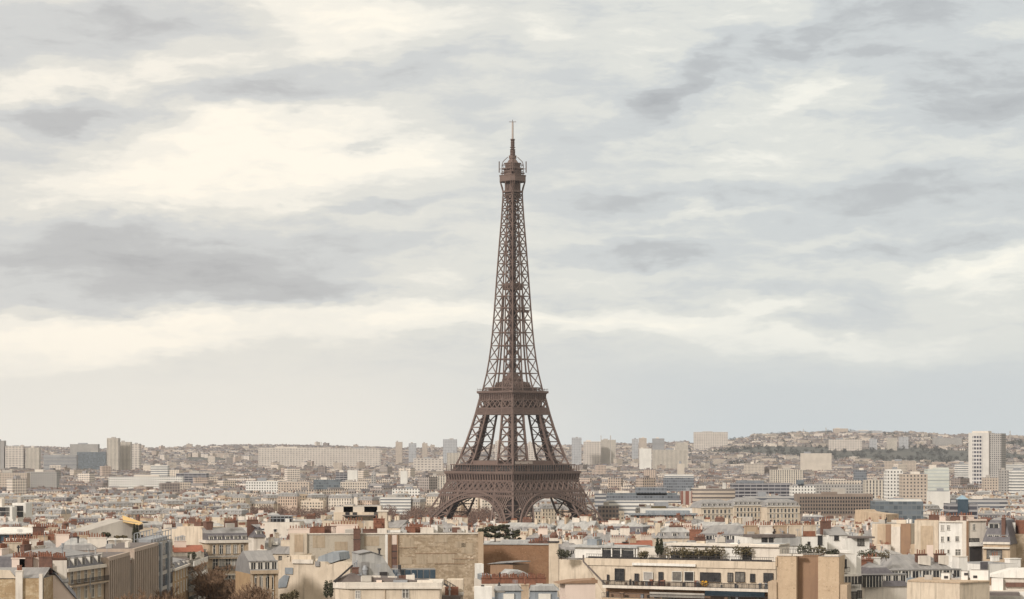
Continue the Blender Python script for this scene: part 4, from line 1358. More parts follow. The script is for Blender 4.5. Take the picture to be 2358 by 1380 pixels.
b.body(M_OCHRE); b.cornice(b.H, .5, .5); b.mansard(1.6, 1.2, M_SLATE, M_ZINC, ridge=1.0, dormers=3, dw=1.0, dh=1.2); b.wins('f', 5, [b.z(1338), b.z(1372)], .7, 2.5, 'plain')
b.chim(b.x(406), 4, 1.6, 2, b.H, b.z(1282), M_BRICK, 4); b.chim(b.x(430), 5, 1.2, 1.8, b.H, b.z(1270), M_BRICK, 4)
shrub(441, 1288, 566, 2.0, 2.4, 'terrace hedge on the roof above the white balcony block', M_LEAF, 21, 260)
b = Bd('orange_tile_house', 'low house with orange tiled ridge in front of the cream gable', 400, 470, 1272, 580, 582, depth=8)
b.body(M_PALE); b.gable(1.6, M_ROOFR); b.chim(b.x(418), 3, 3, .7, b.H, b.H + 2.6, M_PINK, 7, kind='cowl')
# hotel with arched dormers
b = Bd('arched_dormer_house', 'ochre stone house with zinc roof and tall arched dormers left of the pale gable', 576, 640, 1322, 470, 472, depth=13)
b.body(M_OCHRE); b.cornice(b.H, .7, .7, M_STONE)
b.mansard(b.m(28), 1.3, M_ZINC, M_ZINC, ridge=2.0, dormers=4, dw=1.1, dh=2.1, ends=False)
b.wins('f', 4, [b.z(1358), b.z(1395)], 1.2, 2.4, 'arch')
mb = MB()
for i in range(5): mb.box(.3 + (b.L - .6) * i / 4 - .28, .3 + (b.L - .6) * i / 4 + .28, -.3, 0, b.z(1380), b.H - .1, 0)
b.add('pilaster_molding', mb, M_STONE)
b.chim(b.x(628), 9, 1.2, 2.5, b.H + 2, b.z(1272), M_PALE, 4)
# white cube
b = Bd('white_cube_building', 'plain white block with three tiny square windows and roof pergola', 609, 690, 1203, 655, 655, depth=13)
b.body(M_PALE, top=M_ROOFG)
for (px, py) in ((634, 1225), (634, 1245), (658, 1246), (620, 1262)): b.win('f', [b.x(px)], b.z(py), 0.75, 0.75, 'plain')
mb = MB()
for i in range(8): mb.beam((b.x(618) + i * 1.1, 2, b.H), (b.x(618) + i * 1.1, 2, b.H + 1.9), .12)
for h in (1.9, 1.0): mb.beam((b.x(618), 2, b.H + h), (b.x(618) + 7.7, 2, b.H + h), .12); mb.beam((b.x(618), 4, b.H + h), (b.x(618) + 7.7, 4, b.H + h), .12)
b.add('pergola', mb, M_GREYM); b.box('attic', b.x(620), b.x(668), 4, 9, b.H, b.H + 1.6, M_GLASS, mt=M_ZINCW); b.hatch(4, b.H)
b = Bd('slate_curve_house', 'small house with curved slate roof and dormer left of the white cube', 584, 610, 1238, 630, 631, depth=9)
b.body(M_PALE); b.mansard(b.m(24), 2.2, M_SLATE, M_ZINC, ridge=.6, dormers=1, dw=1.1, dh=1.4); b.chim(b.x(592), 6, 3, .8, b.H, b.z(1200), M_BRICK, 6)

# 9 the long party wall
b = Bd('party_wall_building', 'long flat roofed building showing its stained and patched blind party wall', 667, 1113, 1231, 600, 604, depth=13)
mb = MB(); mb.box(0, b.x(890), 0, b.D, 0, b.H, 0, mt=1); b.wall = b.add('wall', mb, [M_PARTYG, M_ROOFG], label='grey plastered half of the party wall')
mb = MB(); mb.box(b.x(890), b.L, 0, b.D, 0, b.H, 0, mt=1); b.add('wall', mb, [M_PARTY, M_ROOFG], label='rough stained stone half of the party wall')
b.box('coping', -.2, b.L + .2, -0.25, .4, b.H, b.H + .3, M_PALE)
b.box('pale_pier', 0, b.x(707), -.55, -.003, 0, b.z(1228), M_CREAM); b.box('recess_panel', b.x(678), b.x(698), -.62, -.55, b.z(1271), b.z(1231), M_TAN)
b.box('corner_pier', b.x(1101), b.L, -.45, -.003, 0, b.z(1226), M_TAN)
b.box('white_edge', b.x(886), b.x(892), -.15, -.003, 0, b.H - .1, M_WHITE)
for (x0, x1) in ((893, 896.5), (898, 900.5), (913.5, 916)): b.box('drain_pipe', b.x(x0), b.x(x1), -.35, -.05, b.z(1345), b.H - .1, M_BROWN)
b.box('brick_panel', b.x(901), b.x(913), -.12, -.003, b.z(1345), b.z(1256), M_BRICK); b.box('pale_panel', b.x(901), b.x(913), -.12, -.003, b.z(1255), b.H - .2, M_PINK)
for py in (1270, 1285): b.box('stone_band', b.x(901), b.x(913), -.2, -.12, b.z(py + 1.6), b.z(py), M_DARKM)
b.chim(b.x(821), -1.0, b.x(829) - b.x(813.5), 1.4, b.z(1330), b.z(1219), M_BRICK, 2)
b.box('flue_strap', b.x(812.5), b.x(830), -1.75, -.2, b.z(1243.5), b.z(1242), M_DARKM)
for (x0, x1, y0, y1, m_) in ((958, 982, 1300, 1277, M_CREAM), (984, 1008, 1298, 1279, M_TAN), (1010, 1046, 1299, 1276, M_PINK), (926, 952, 1262, 1240, M_TAN), (1048, 1072, 1262, 1248, M_CREAM), (1062, 1090, 1275, 1252, M_TAN), (920, 948, 1300, 1284, M_STONE), (1000, 1030, 1250, 1234, M_STONE), (720, 748, 1262, 1234, M_GREYC), (770, 800, 1268, 1248, M_PALE), (838, 872, 1258, 1236, M_GREYC)):
    b.box('plaster_patch', b.x(x0), b.x(x1), -.06, -.004, b.z(y0), b.z(y1), MATS.get('patch_' + m_.name) or mat('patch_' + m_.name, tuple(c * .5 + d for c, d in zip((0.45, 0.37, 0.28), (.21, .17, .125))), (0.36, 0.285, 0.205), 0.7, detail=10.0, nr=.75, streak=.5))
for (x0, x1, py) in ((955, 1052, 1275.5), (1000, 1070, 1299.5), (918, 960, 1262), (1040, 1092, 1288)):
    b.box('stone_course', b.x(x0), b.x(x1), -.14, -.004, b.z(py + 1), b.z(py), M_BROWN)
b.box('wall_opening', b.x(1093), b.x(1098), -.1, -.004, b.z(1337), b.z(1322), M_DARKM)
for i, (px, w, top, m_, n, y) in enumerate(((688, 5.5, 1219, M_PINK, 7, 3), (727, 4.5, 1217, M_POT, 4, 7), (760, 3, 1216, M_BRICK, 4, 9), (793, 7, 1212, M_PINK, 9, 9), (812, 6, 1205, M_TAN, 8, 12), (870, 2.2, 1208, M_POT, 2, 6), (880, 1.5, 1198, M_POT, 1, 7), (867, 1.5, 1198, M_POT, 1, 7), (862, 6, 1222, M_BRICK, 5, 5), (960, 3.6, 1212, M_POT, 3, 8), (946, 2.6, 1217, M_POT, 3, 6), (983, 3, 1219, M_PALE, 5, 6), (1013, 2.4, 1213, M_GREYC, 3, 10), (1060, 3.2, 1217, M_PALE, 2, 6))):
    b.chim(b.x(px), y, w, 0.9, b.H, b.z(top), m_, n)
b.box('skylight', b.x(891), b.x(937), 3, 7, b.H, b.z(1223), M_ZINCW); b.box('white_hatch', b.x(898), b.x(922), 2.3, 2.9, b.z(1228), b.z(1223), M_WHITE)
b.box('attic', b.x(1045), b.x(1080), 5, 10, b.H, b.z(1214), M_PALE, mt=M_ZINCW); b.box('attic', b.x(985), b.x(1010), 7, 11, b.H, b.z(1213), M_WHITE, mt=M_ZINCW)
b.hatch(26, b.H, y0=2)
# 10 cream flared gable with zinc shed roofs
b = Bd('flared_gable_house', 'cream house with flared blind gable and blue zinc shed roof below the grey party wall', 640, 806, 1285, 492, 488, depth=14)
mb = MB(); mb.extr([(0, 0), (b.L, 0), (b.L, b.z(1302)), (b.x(780), b.z(1292)), (b.x(756), b.z(1300)), (b.x(748), b.z(1293)), (b.x(668), b.z(1293)), (b.x(668), b.z(1280)), (b.x(650), b.z(1290)), (0, b.z(1292))], 0, b.D, 0); b.add('wall', mb, M_CREAM)
b.box('parapet', b.x(674), b.x(722), -.4, .2, b.z(1297), b.z(1288), M_PALE); b.box('ledge', b.x(668), b.x(716), .3, 3, b.z(1293), b.z(1279), M_CREAM)
mb = MB(); mb.extr([(b.x(722), b.z(1296)), (b.x(757), b.z(1296)), (b.x(776), b.z(1289)), (b.x(773), b.z(1272)), (b.x(759), b.z(1270)), (b.x(727), b.z(1282))], 2, 9, 0); b.add('roof', mb, M_ZINCB)
b.box('roof_window', b.x(657), b.x(675), -.2, -.02, b.z(1322), b.z(1307), M_ZINCB); b.box('roof_window', b.x(727), b.x(737), -.3, -.02, b.z(1303), b.z(1292), M_ZINC)
mb = MB(); mb.poly([(b.x(640), -.05, b.z(1354)), (b.x(660), -.05, b.z(1352)), (b.x(667), -.05, b.z(1325)), (b.x(655), -.05, b.z(1324)), (b.x(643), -.05, b.z(1335))]); mb.poly([(b.x(640), -.25, b.z(1354)), (b.x(660), -.25, b.z(1352)), (b.x(667), -.25, b.z(1325)), (b.x(655), -.25, b.z(1324)), (b.x(643), -.25, b.z(1335))])
b.add('slate_skirt', mb, M_ZINCB)
b.chim(b.x(818), 1.0, 1.6, .9, b.z(1330), b.z(1293), M_CREAM, 4, kind='cowl'); b.hatch(3, b.z(1294), 5, 14, 4, 10)
# 11 zinc clad prism and the terrace building in front
b = Bd('zinc_prism_house', 'white zinc clad chimney house with sloping shoulder behind the rounded front terrace', 827, 914, 1273, 450, 452, depth=7)
mb = MB(); mb.extr([(0, 0), (b.L, 0), (b.L, b.z(1333)), (b.x(880), b.z(1281)), (b.x(853), b.z(1272)), (0, b.z(1276))], 0, b.D, 0); b.add('wall', mb, M_ZINCW)
b.box('zinc_panel', b.x(831), b.x(849), -.12, -.01, b.z(1328), b.z(1294), M_ZINC)
b.box('dark_hatch', b.x(874), b.x(891), -.3, -.01, b.z(1331), b.z(1318), M_DARKM)
mb = MB(); mb.cyl(b.x(839), -.6, b.z(1330), b.z(1312), .42, .42, 10); mb.cyl(b.x(839), -.6, b.z(1312), b.z(1302), .62, .3, 10); b.add('flue', mb, M_GREYM)
mb = MB(); mb.cyl(b.x(876), 1, b.z(1282), b.z(1266), .2, .2, 8); mb.cyl(b.x(876), 1, b.z(1268), b.z(1264), .36, .36, 8); b.add('flue', mb, M_DARKM)
mb = MB(); mb.extr([(b.x(825), b.z(1276)), (b.x(853), b.z(1271)), (b.x(886), b.z(1282)), (b.x(886), b.z(1281)), (b.x(853), b.z(1269.5)), (b.x(825), b.z(1274.5))], -.3, 7, 0); b.add('roof', mb, M_ZINC)
b = Bd('glazed_roof_shed', 'dark blue panelled glass shed at the foot of the stained party wall', 903, 1003, 1311, 470, 471, depth=4, cat='shed')
b.body(M_ZINC)
for i in range(7): b.box('glass_panel', .15 + b.L * i / 7, b.L * (i + 1) / 7 - .08, -.14, -.01, b.z(1332), b.z(1313), M_GLASSB)
b.box('flue', b.x(916), b.x(923), -1, -.4, b.z(1335), b.z(1301), M_DARKM)
b = Bd('rounded_front_building', 'cream building with chamfered corners, moulded cornice and two casement windows in front', 775, 1013, 1345, 424, 424, depth=12)
ch = b.m(26)
fp = [(-ch * .2, ch), (ch * 1.1, 0), (b.L - 0, 0), (b.L, b.D), (0, b.D)]
mb = MB(); mb.prism(fp, 0, b.H, 0, 1); b.wall = b.add('wall', mb, [M_CREAM, M_ROOFD])
fo = [(-ch * .2 - .4, ch - .1), (ch * 1.1 - .2, -.45), (b.L + .35, -.45), (b.L + .35, b.D), (-.4, b.D)]
mb = MB(); mb.prism(fo, b.z(1356), b.z(1352), 0, bottom=True); mb.prism([(p[0] * 1.0, p[1] + .1) for p in fo], b.z(1352) + .003, b.z(1342), 0, bottom=True); b.add('cornice', mb, M_PALE)
b.win('f', [b.x(934)], b.z(1377), 1.1, 1.55, 'std'); b.win('f', [b.x(824)], b.z(1378), .75, 1.3, 'std')
b.box('drain_pipe', b.x(886), b.x(887.5), -.2, -.02, 0, b.z(1357), M_TAN)
mb = MB(); mb.extr([(b.x(765), b.z(1342)), (b.x(985), b.z(1341)), (b.x(905), b.z(1333)), (b.x(835), b.z(1331)), (b.x(812), b.z(1322)), (b.x(808), b.z(1322)), (b.x(765), b.z(1339))], 2, 9, 0); b.add('terrace', mb, M_ROOFD)
mb = MB(); mb.beam((b.x(768), 1.6, b.z(1341)), (b.x(811), 1.6, b.z(1303)), .35); b.add('verge_board', mb, M_DARKM)
b.chim(b.x(815), 4, 1.2, .8, b.z(1335), b.z(1311), M_BRICK, 2, kind='cowl')
b.hatch(14, b.z(1341), 3, b.L - 2, 1, 5)
for (px, w) in ((866, 1.0), (905, 2.6), (960, 3.0)): b.box('roof_box', b.x(px), b.x(px) + w, .8, 1.8, b.z(1343), b.z(1337), rnd.choice([M_GREYM, M_PALE, M_PINK]))
shrub(758, 1378, 440, 1.5, 5.0, 'tall green brown climber against the rounded front building', M_LEAF, 31, 420)
shrub(668, 1384, 440, 3.2, 2.2, 'round olive bush under the flared cream gable', M_BUSH, 32, 420)
b = Bd('stair_house', 'small pale roof house with outside iron stair right of the rounded front building', 1016, 1066, 1338, 440, 440, depth=6)
mb = MB(); mb.extr([(0, 0), (b.L, 0), (b.L, b.z(1336)), (b.x(1029), b.z(1336)), (b.x(1029), b.z(1350)), (0, b.z(1354))], 0, b.D, 0); b.add('wall', mb, M_CREAM)
mb = MB(); mb.beam((b.x(1022), -.5, b.z(1344)), (b.x(1050), -.5, b.z(1361)), .35); mb.beam((b.x(1024), -.5, b.z(1335)), (b.x(1050), -.5, b.z(1350)), .1)
for i in range(5): mb.beam((b.x(1024 + 6.5 * i), -.5, b.z(1335 + 3.8 * i)), (b.x(1024 + 6.5 * i), -.5, b.z(1347 + 3.9 * i)), .09)
b.add('outside_stair', mb, M_DARKM); b.box('dark_terrace', 0, b.L * .9, -2.5, 0, 0, b.z(1370), M_ROOFD); b.hatch(4, b.z(1370), 1, 4, -2, -.5)

# 12 brown brick wall and what stands in front of it
b = Bd('brick_wall_building', 'building with a broad bare brown brick flank under a pale zinc edge', 1113, 1275, 1254, 625, 622, depth=16)
b.body(M_BRWALL, top=M_ZINCW)
b.box('coping', -.2, b.L, -.3, .3, b.H, b.H + .35, M_ZINCW)
b.box('roof_hood', b.x(1150), b.x(1218), 2, 8, b.H, b.z(1245), M_ZINCW); b.chim(b.x(1245), 4, 5.0, 1, b.H, b.z(1247), M_BRICK, 9); b.chim(b.x(1228), 2, 3.0, .8, b.H, b.z(1249), M_BRICK, 4)
b = Bd('brown_lift_house', 'square brown lift housing with tilted grey lid before the brick wall', 1129, 1181, 1299, 520, 516, depth=6, cat='roof structure')
b.body(M_BROWN); mb = MB(); mb.extr([(-.4, b.z(1299)), (b.L + .4, b.z(1294)), (b.L + .4, b.z(1292)), (b.x(1157), b.z(1292)), (-.4, b.z(1298))], -.5, 6, 0); b.add('lid', mb, M_ZINC)
b = Bd('low_zinc_hall', 'low hipped grey zinc roof with orange chimney row before the brick wall', 1112, 1250, 1338, 480, 482, depth=13)
b.body(M_PALE, top=M_ROOFG)
mb = MB(); z0, z1 = b.z(1338), b.z(1318); mb.extr([(b.x(1150), z0), (b.x(1246), z0), (b.x(1208), z1), (b.x(1178), z1 + .2)], 1, 9, 0); b.add('roof', mb, M_ZINCW)
mb = MB(); mb.extr([(0, z0), (b.x(1146), z0), (b.x(1136), b.z(1326)), (b.x(1122), b.z(1324)), (0, b.z(1326))], 1, 8, 0); b.add('roof', mb, M_ZINCB)
for i in range(7): b.chim(b.x(1120 + 21 * i), .2, 2.0, .5, b.H - .6, b.H + .5, M_POT, 5)
b.box('white_box', 0, b.x(1128), 9, 12, b.H, b.z(1304), M_WHITE); b.hatch(6, b.H, y0=0.2, y1=1)
b = Bd('white_corner_house', 'white house with two zinc dormer blocks at the bottom edge before the low zinc hall', 1092, 1290, 1352, 420, 420, depth=11)
b.body(M_WHITE, H=b.z(1384), top=M_ZINCB)
b.box('white_flank', 0, b.x(1133), -.3, 3, 0, b.H, M_WHITE)
for (x0, x1) in ((1139, 1200), (1220, 1284)):
    b.box('dormer_block', b.x(x0), b.x(x1), 1, 6, b.z(1395), b.z(1361), M_ZINCB)
    mb = MB(); mb.extr([(b.x(x0) - .2, b.z(1361)), (b.x(x1) + .4, b.z(1361)), (b.x(x1 - 8), b.z(1349)), (b.x(x0 + 2), b.z(1351))], .6, 6.5, 0); b.add('roof', mb, M_ZINCW)
    b.box('dormer_window', b.x(x0 + 20), b.x(x1 - 16), .7, .99, b.z(1384), b.z(1368), M_FRAME)
b.chim(b.x(1209), 2, 1.4, 2.5, b.z(1384), b.z(1349), M_TAN, 5); b.hatch(8, b.z(1365), y0=1, y1=6)
b = Bd('pillar_chimney', 'tall square cream chimney pillar with dark cap right of the brick wall', 1264, 1286, 1250, 510, depth=1.8, cat='chimney')
b.body(M_CREAM); b.box('cap', -.2, b.L + .2, -.2, 2, b.H, b.H + .35, M_DARKM); b.box('collar', .1, b.L - .1, .1, 1.7, b.H + .35, b.H + 1.0, M_PALE)
mb = MB(); mb.cyl(b.L / 2, .9, b.H + 1.0, b.H + 1.6, .8, .9, 10); mb.cyl(b.L / 2, .9, b.H + 1.6, b.H + 2.3, .9, .35, 10); b.add('chimney_cowl', mb, M_BRICK)
b = Bd('pinkish_roof_box', 'smooth pinkish white roof box with thin brown roof', 1302, 1371, 1344, 445, 446, depth=6, cat='roof structure')
b.body(M_PINK, top=M_BROWN); mb = MB(); mb.extr([(-1.5, b.H), (b.L + .4, b.H), (b.L + .4, b.z(1336)), (b.x(1320), b.z(1338))], -.3, 6, 0); b.add('roof', mb, M_BROWN); b.box('flue', b.x(1364), b.x(1371), .2, 1, b.H, b.z(1332), M_BROWN)

# 13 the long modern block with planted terraces
b = Bd('terraced_block', 'long modern cream block with planted terraces, glass railings and setback penthouses', 1287, 1786, 1290, 492, 472, depth=14)
mb = MB(); mb.extr([(0, 0), (b.x(1400), 0), (b.x(1400), b.z(1372)), (b.x(1345), b.z(1290)), (0, b.z(1288))], 0, .5, 0); b.wall = b.add('wall', mb, M_CREAM, label='blind cream flank wall with slanting drain pipe')
b.box('wall', b.x(1345), b.L, 0.2, b.D, 0, b.z(1284), M_CREAM, mt=M_ROOFG, label='long front wall')
b.box('wall', 0, b.x(1345), .5, b.D, 0, b.z(1289), M_CREAM, mt=M_ROOFG)
mb = MB(); mb.beam((b.x(1346), -.1, b.z(1277)), (b.x(1346), -.1, b.z(1292)), .28); mb.beam((b.x(1346), -.1, b.z(1292)), (b.x(1402), -.2, b.z(1347)), .28); b.add('drain_pipe', mb, M_ROOFD)
b.box('parapet', b.x(1345), b.L, -.05, .2, b.z(1300), b.z(1284), M_CREAM)
for (px, w, h, st) in ((1404, 3, 11, 'dark'), (1431, 21, 25, 'dark'), (1471, 8, 14, 'dark'), (1498, 21, 18, 'plain'), (1527, 9, 18, 'dark'), (1564, 21, 20, 'plain'), (1592, 21, 20, 'plain'), (1640, 46, 18, 'band'), (1685, 10, 18, 'dark'), (1707, 20, 20, 'band'), (1735, 9, 16, 'dark'), (1770, 20, 18, 'band')):
    b.win('f', [b.x(px)], b.z(1333 - (px - 1400) * .014), b.m(w), b.m(h), st)
b.box('awning_box', b.x(1462), b.x(1608), -.5, .2, b.z(1300) + .2, b.z(1297) + .45, M_WHITE)
b.balcony(b.x(1400), b.L, b.z(1343), 2.2, M_PALE, th=.6); b.railing(b.x(1400), b.L, -2.0, b.z(1343), None, .95, .17)
b.box('storey_wall', b.x(1400), b.L, -.3, .2, 0, b.z(1350), M_BROWN)
for (x0, x1) in ((1405, 1455), (1510, 1640), (1640, 1770)): b.win('f', [b.x((x0 + x1) / 2)], b.z(1368), b.m(x1 - x0) * .9, b.m(15), 'band')
b.box('glass_screen', b.x(1510), b.x(1635), -2.3, -2.2, b.z(1367), b.z(1356), M_GREYC)
for i in range(9): b.box('planter', b.x(1356 + 47 * i), b.x(1356 + 47 * i + 43), .25, .75, b.z(1284), b.z(1280), M_DARKM)
for i in range(26):
    fx = b.x(1405 + rnd.uniform(0, 370)); fw = rnd.uniform(.25, .7)
    b.box('terrace_furniture', fx, fx + fw, -1.8, -1.2, b.z(1343), b.z(1343) + rnd.uniform(.6, 1.5), rnd.choice([M_DARKM, M_BROWN, M_GREYM, M_POT]))
for i in range(14):
    fx = b.x(1405 + rnd.uniform(0, 370)); fw = rnd.uniform(.3, .9)
    b.box('terrace_furniture', fx, fx + fw, -2.2, -1.6, b.z(1371), b.z(1371) + rnd.uniform(.6, 1.3), rnd.choice([M_DARKM, M_BROWN, M_GREYM, M_LEAF])); b.box('dark_screen', b.x(1636), b.L - 1.6, -2.3, -2.1, b.z(1362), b.z(1341) - .8, M_GLASSB)
b.balcony(b.x(1400), b.L, b.z(1371), 2.6, M_TAN, th=.7)
b.box('storey_wall', b.x(1400), b.L, -1.0, -.3, 0, b.z(1377), M_TAN)
# setback storey
for (x0, x1, yt, m_) in ((1312, 1388, 1261, M_WHITE), (1388, 1456, 1263, M_WHITE), (1456, 1510, 1259, M_PALE), (1530, 1662, 1256, M_PALE), (1662, 1698, 1252, M_WHITE), (1720, 1784, 1246, M_PALE)):
    b.box('penthouse', b.x(x0), b.x(x1), 3.2, 10, b.z(1286), b.z(yt), m_, mt=M_ZINCW)
b.box('penthouse_roof', b.x(1300), b.x(1462), 2.4, 10.4, b.z(1261) + .02, b.z(1261) + .4, M_ZINCW); b.box('penthouse_roof', b.x(1525), b.x(1784), 2.6, 10.4, b.z(1254) + .1, b.z(1254) + .5, M_PALE)
for (x0, x1) in ((1377, 1399), (1402, 1420), (1424, 1452), (1538, 1560), (1566, 1600), (1606, 1650), (1702, 1722)): b.box('glazing', b.x(x0), b.x(x1), 3.05, 3.19, b.z(1284), b.z(1266), M_GLASS)
for x0 in (1376, 1400, 1422, 1453, 1459, 1529, 1561, 1602, 1660, 1700): b.box('white_fin', b.x(x0), b.x(x0 + 2.5), 2.6, 3.3, b.z(1286), b.z(1262), M_WHITE)
b.railing(b.x(1352), b.L - .4, .05, b.z(1284), None, .9, .4)
b.hatch(14, b.z(1257), 5, b.L - 2, 5, 9); b.chim(b.x(1338), 8, 1.2, 3, b.z(1261), b.z(1240), M_ZINCW, 2); b.box('glass_lantern', b.x(1333), b.x(1356), 5, 8, b.z(1261), b.z(1243), M_ZINCB)
pl = [(1300, 1287, 491, 2.6, 2.4, 'dark ivy clump beside the cream chimney pillar'), (1483, 1286, 488, 1.9, 2.0, 'small yellow green bush before the pale penthouse'), (1560, 1285, 485, 4.2, 2.4, 'broad olive hedge before the glazed penthouse'), (1585, 1285, 484, 3.6, 2.5, 'second olive hedge on the penthouse terrace'), (1618, 1284, 483, 3.0, 1.9, 'low hedge before the middle penthouse'), (1648, 1283, 482, 3.6, 2.3, 'brownish hedge next to the white penthouse wall'), (1708, 1281, 480, 3.8, 2.2, 'reddish brown shrubs on the right penthouse terrace'),
      (1506, 1343, 488, 3.0, 1.6, 'dark potted shrubs under the first awning'), (1527, 1343, 487, 1.6, 2.2, 'spiky terrace plant near the narrow door'), (1578, 1342, 486, 4.4, 1.7, 'dark green hedge along the terrace railing'), (1632, 1341, 484, 5.0, 2.6, 'large olive bush bed on the main terrace'), (1669, 1341, 483, 1.4, 3.0, 'slender yellow tree in a terrace tub'), (1716, 1340, 481, 2.6, 2.0, 'rust coloured shrubs by the dark window'),
      (1477, 1370, 489, 4.2, 2.2, 'dark bush mass on the lower terrace'), (1500, 1371, 488, 2.4, 1.6, 'bluish green bush beside the pale glass screen')]
for i, (px, py, d, w, h, lb) in enumerate(pl):
    shrub(px, py, d - 3.5, w, h, lb, M_LEAF if i in (0, 7, 9, 13, 14) else M_BUSH, 50 + i, 260, group='planted terraces of the long modern block')
cypress(1514, 1280, 484, 1.0, 3.7, 'left hand one of two cypresses between the penthouses', 70); cypress(1523, 1280, 484, 0.95, 3.6, 'right hand one of two cypresses between the penthouses', 71)
shrub(1622, 1353, 478, 1.4, 1.9, 'bright yellow flowering plant hanging over the railing', mat('yellow_leaf', (0.75, 0.42, 0.04), (0.6, 0.33, 0.03), 2.0), 72, 160)

# 14 beige pylons block and the white balcony house
M_TANP = rubble('stained_tan_wall', (0.49, 0.36, 0.245), (0.36, 0.26, 0.175), (0.66, 0.53, 0.41), (0.53, 0.405, 0.285), 1.6, 0.8)
b = Bd('pylon_block', 'blind beige block of two broad pylons with a brown recess between', 1789, 1932, 1281, 455, 452, depth=12)
b.box('wall', 0, b.x(1834), 0, b.D, 0, b.z(1280), M_TANP, mt=M_ROOFG, label='beige pylon beside the terraced block')
b.box('wall', b.x(1884), b.L, 0, b.D, 0, b.z(1281), M_TANP, mt=M_ROOFG, label='beige pylon beside the white balcony house')
b.box('recess_wall', b.x(1834), b.x(1884), 2.2, b.D, 0, b.z(1278), M_BROWN, mt=M_ROOFG)
for (x0, x1) in ((1792, 1823), (1826, 1849), (1899, 1931)): b.box('coping', b.x(x0), b.x(x1), -.2, .8, b.z(1280) + .003, b.z(1276), M_PALE)
b.box('step_wall', b.x(1769), -.003, -.5, 6, 0, b.z(1340), M_TAN); b.box('drain_pipe', b.x(1786), b.x(1790), -.3, .1, b.z(1304), b.z(1283), M_TAN)
b.box('step_wall', b.L + .003, b.x(1950), .4, 8, 0, b.z(1345), M_TAN)
b.railing(b.x(1800), b.x(1925), 1.5, b.z(1279), None, 1.2, .5)
for (px, w, h, lb, m_) in ((1851, 2.6, 3.0, 'dark roof plant with spreading red top above the beige pylons', M_LEAF), (1884, 3.0, 2.1, 'brown terrace shrubs over the recess of the beige block', M_BUSH), (1916, 2.2, 1.6, 'small dark shrubs above the right hand pylon', M_LEAF)):
    shrub(px, 1280, 463, w, h, lb, m_, int(px), 260)
b = Bd('white_balcony_house', 'white stepped house with glazed bow window and small balconies beside the beige pylons', 1926, 1990, 1277, 462, 463.5, depth=12)
b.box('wall', 0, b.x(1972), 0, 9, 0, b.z(1277), M_WHITE, mt=M_ROOFG); b.box('wall', b.x(1972) + .003, b.L, 1.5, 9, 0, b.z(1282), M_WHITE, mt=M_ROOFG); b.box('stair_head', b.x(1968), b.L - 1, 4, 8, b.z(1282), b.z(1271), M_WHITE)
b.win('f', [b.x(1944)], b.z(1308), .8, 1.6, 'dark'); b.railing(b.x(1937), b.x(1953), -.8, b.z(1318)); b.box('balcony', b.x(1937), b.x(1953), -.85, 0, b.z(1319), b.z(1318), M_WHITE)
b.box('bow_window', b.x(1938), b.x(1970), -1.3, 0, b.z(1346), b.z(1327), M_GLASS); b.box('bow_roof', b.x(1937), b.x(1972), -1.5, 0, b.z(1327) + .003, b.z(1322), M_WHITE)
for i in range(5): b.box('glazing_bar', b.x(1938 + 7.5 * i), b.x(1939.5 + 7.5 * i), -1.36, -1.3, b.z(1346), b.z(1327), M_FRAME)
b.railing(b.x(1954), b.x(1972), -1.5, b.z(1355)); b.box('balcony', b.x(1936), b.x(1974), -1.5, 0, b.z(1348), b.z(1346), M_WHITE)
b.win('f', [b.x(1964)], b.z(1384), 1.5, 1.7, 'dark'); b.win('f', [b.x(1979)], b.z(1345), .8, 1.4, 'dark'); b.win('f', [b.x(1979)], b.z(1378), .8, 1.4, 'dark')
# penthouse with shop of plants behind
b = Bd('white_penthouse_row', 'row of low white penthouses behind the beige pylons', 1722, 1905, 1238, 520, 524, depth=10)
b.body(M_WHITE, top=M_ROOFG)
b.box('roof_slab', b.x(1730), b.x(1830), -.5, 6, b.H, b.H + .6, M_ROOFD); b.box('pale_screen', b.x(1783), b.x(1842), -.3, -.003, b.z(1258), b.z(1237), M_ZINCW)
for (px, h, w) in ((1760, 16, 12), (1775, 16, 9), (1862, 6, 4), (1888, 20, 9)): b.win('f', [b.x(px)], b.z(1256), b.m(w), b.m(h), 'dark')
for i in range(5): b.chim(b.x(1745 + 34 * i), 5, 3, .8, b.H, b.H + 2.4, rnd.choice([M_CREAM, M_PINK, M_PALE, M_TAN]), 5)
b.hatch(12, b.H)
b = Bd('white_dormer_house', 'white house with slanted grey roof and single square window behind the pylons', 1908, 1952, 1233, 530, 531, depth=10)
b.body(M_WHITE); b.gable(1.8, M_ZINC); b.win('f', [b.x(1926)], b.z(1244), .9, .9, 'dark'); b.chim(b.x(1915), 4, 2.4, .8, b.H, b.H + 3, M_BRICK, 4)
b = Bd('white_flat_house', 'white flat roofed house with dark slatted doors behind the white balcony house', 1946, 2002, 1240, 528, 529, depth=10)
b.body(M_WHITE); b.win('f', [b.x(1982)], b.z(1256), 1.4, 1.6, 'band'); b.box('roof_slab', b.x(1960), b.L + 1, -1, 5, b.H, b.H + .4, M_ROOFD); b.hatch(5, b.H)
shrub(2020, 1290, 500, 5.0, 2.4, 'brown terrace garden left of the big cream gable', M_BUSH, 90, 420); shrub(1996, 1290, 500, 3.4, 3.0, 'dark plants beside the round brown roof', M_LEAF, 91, 300)

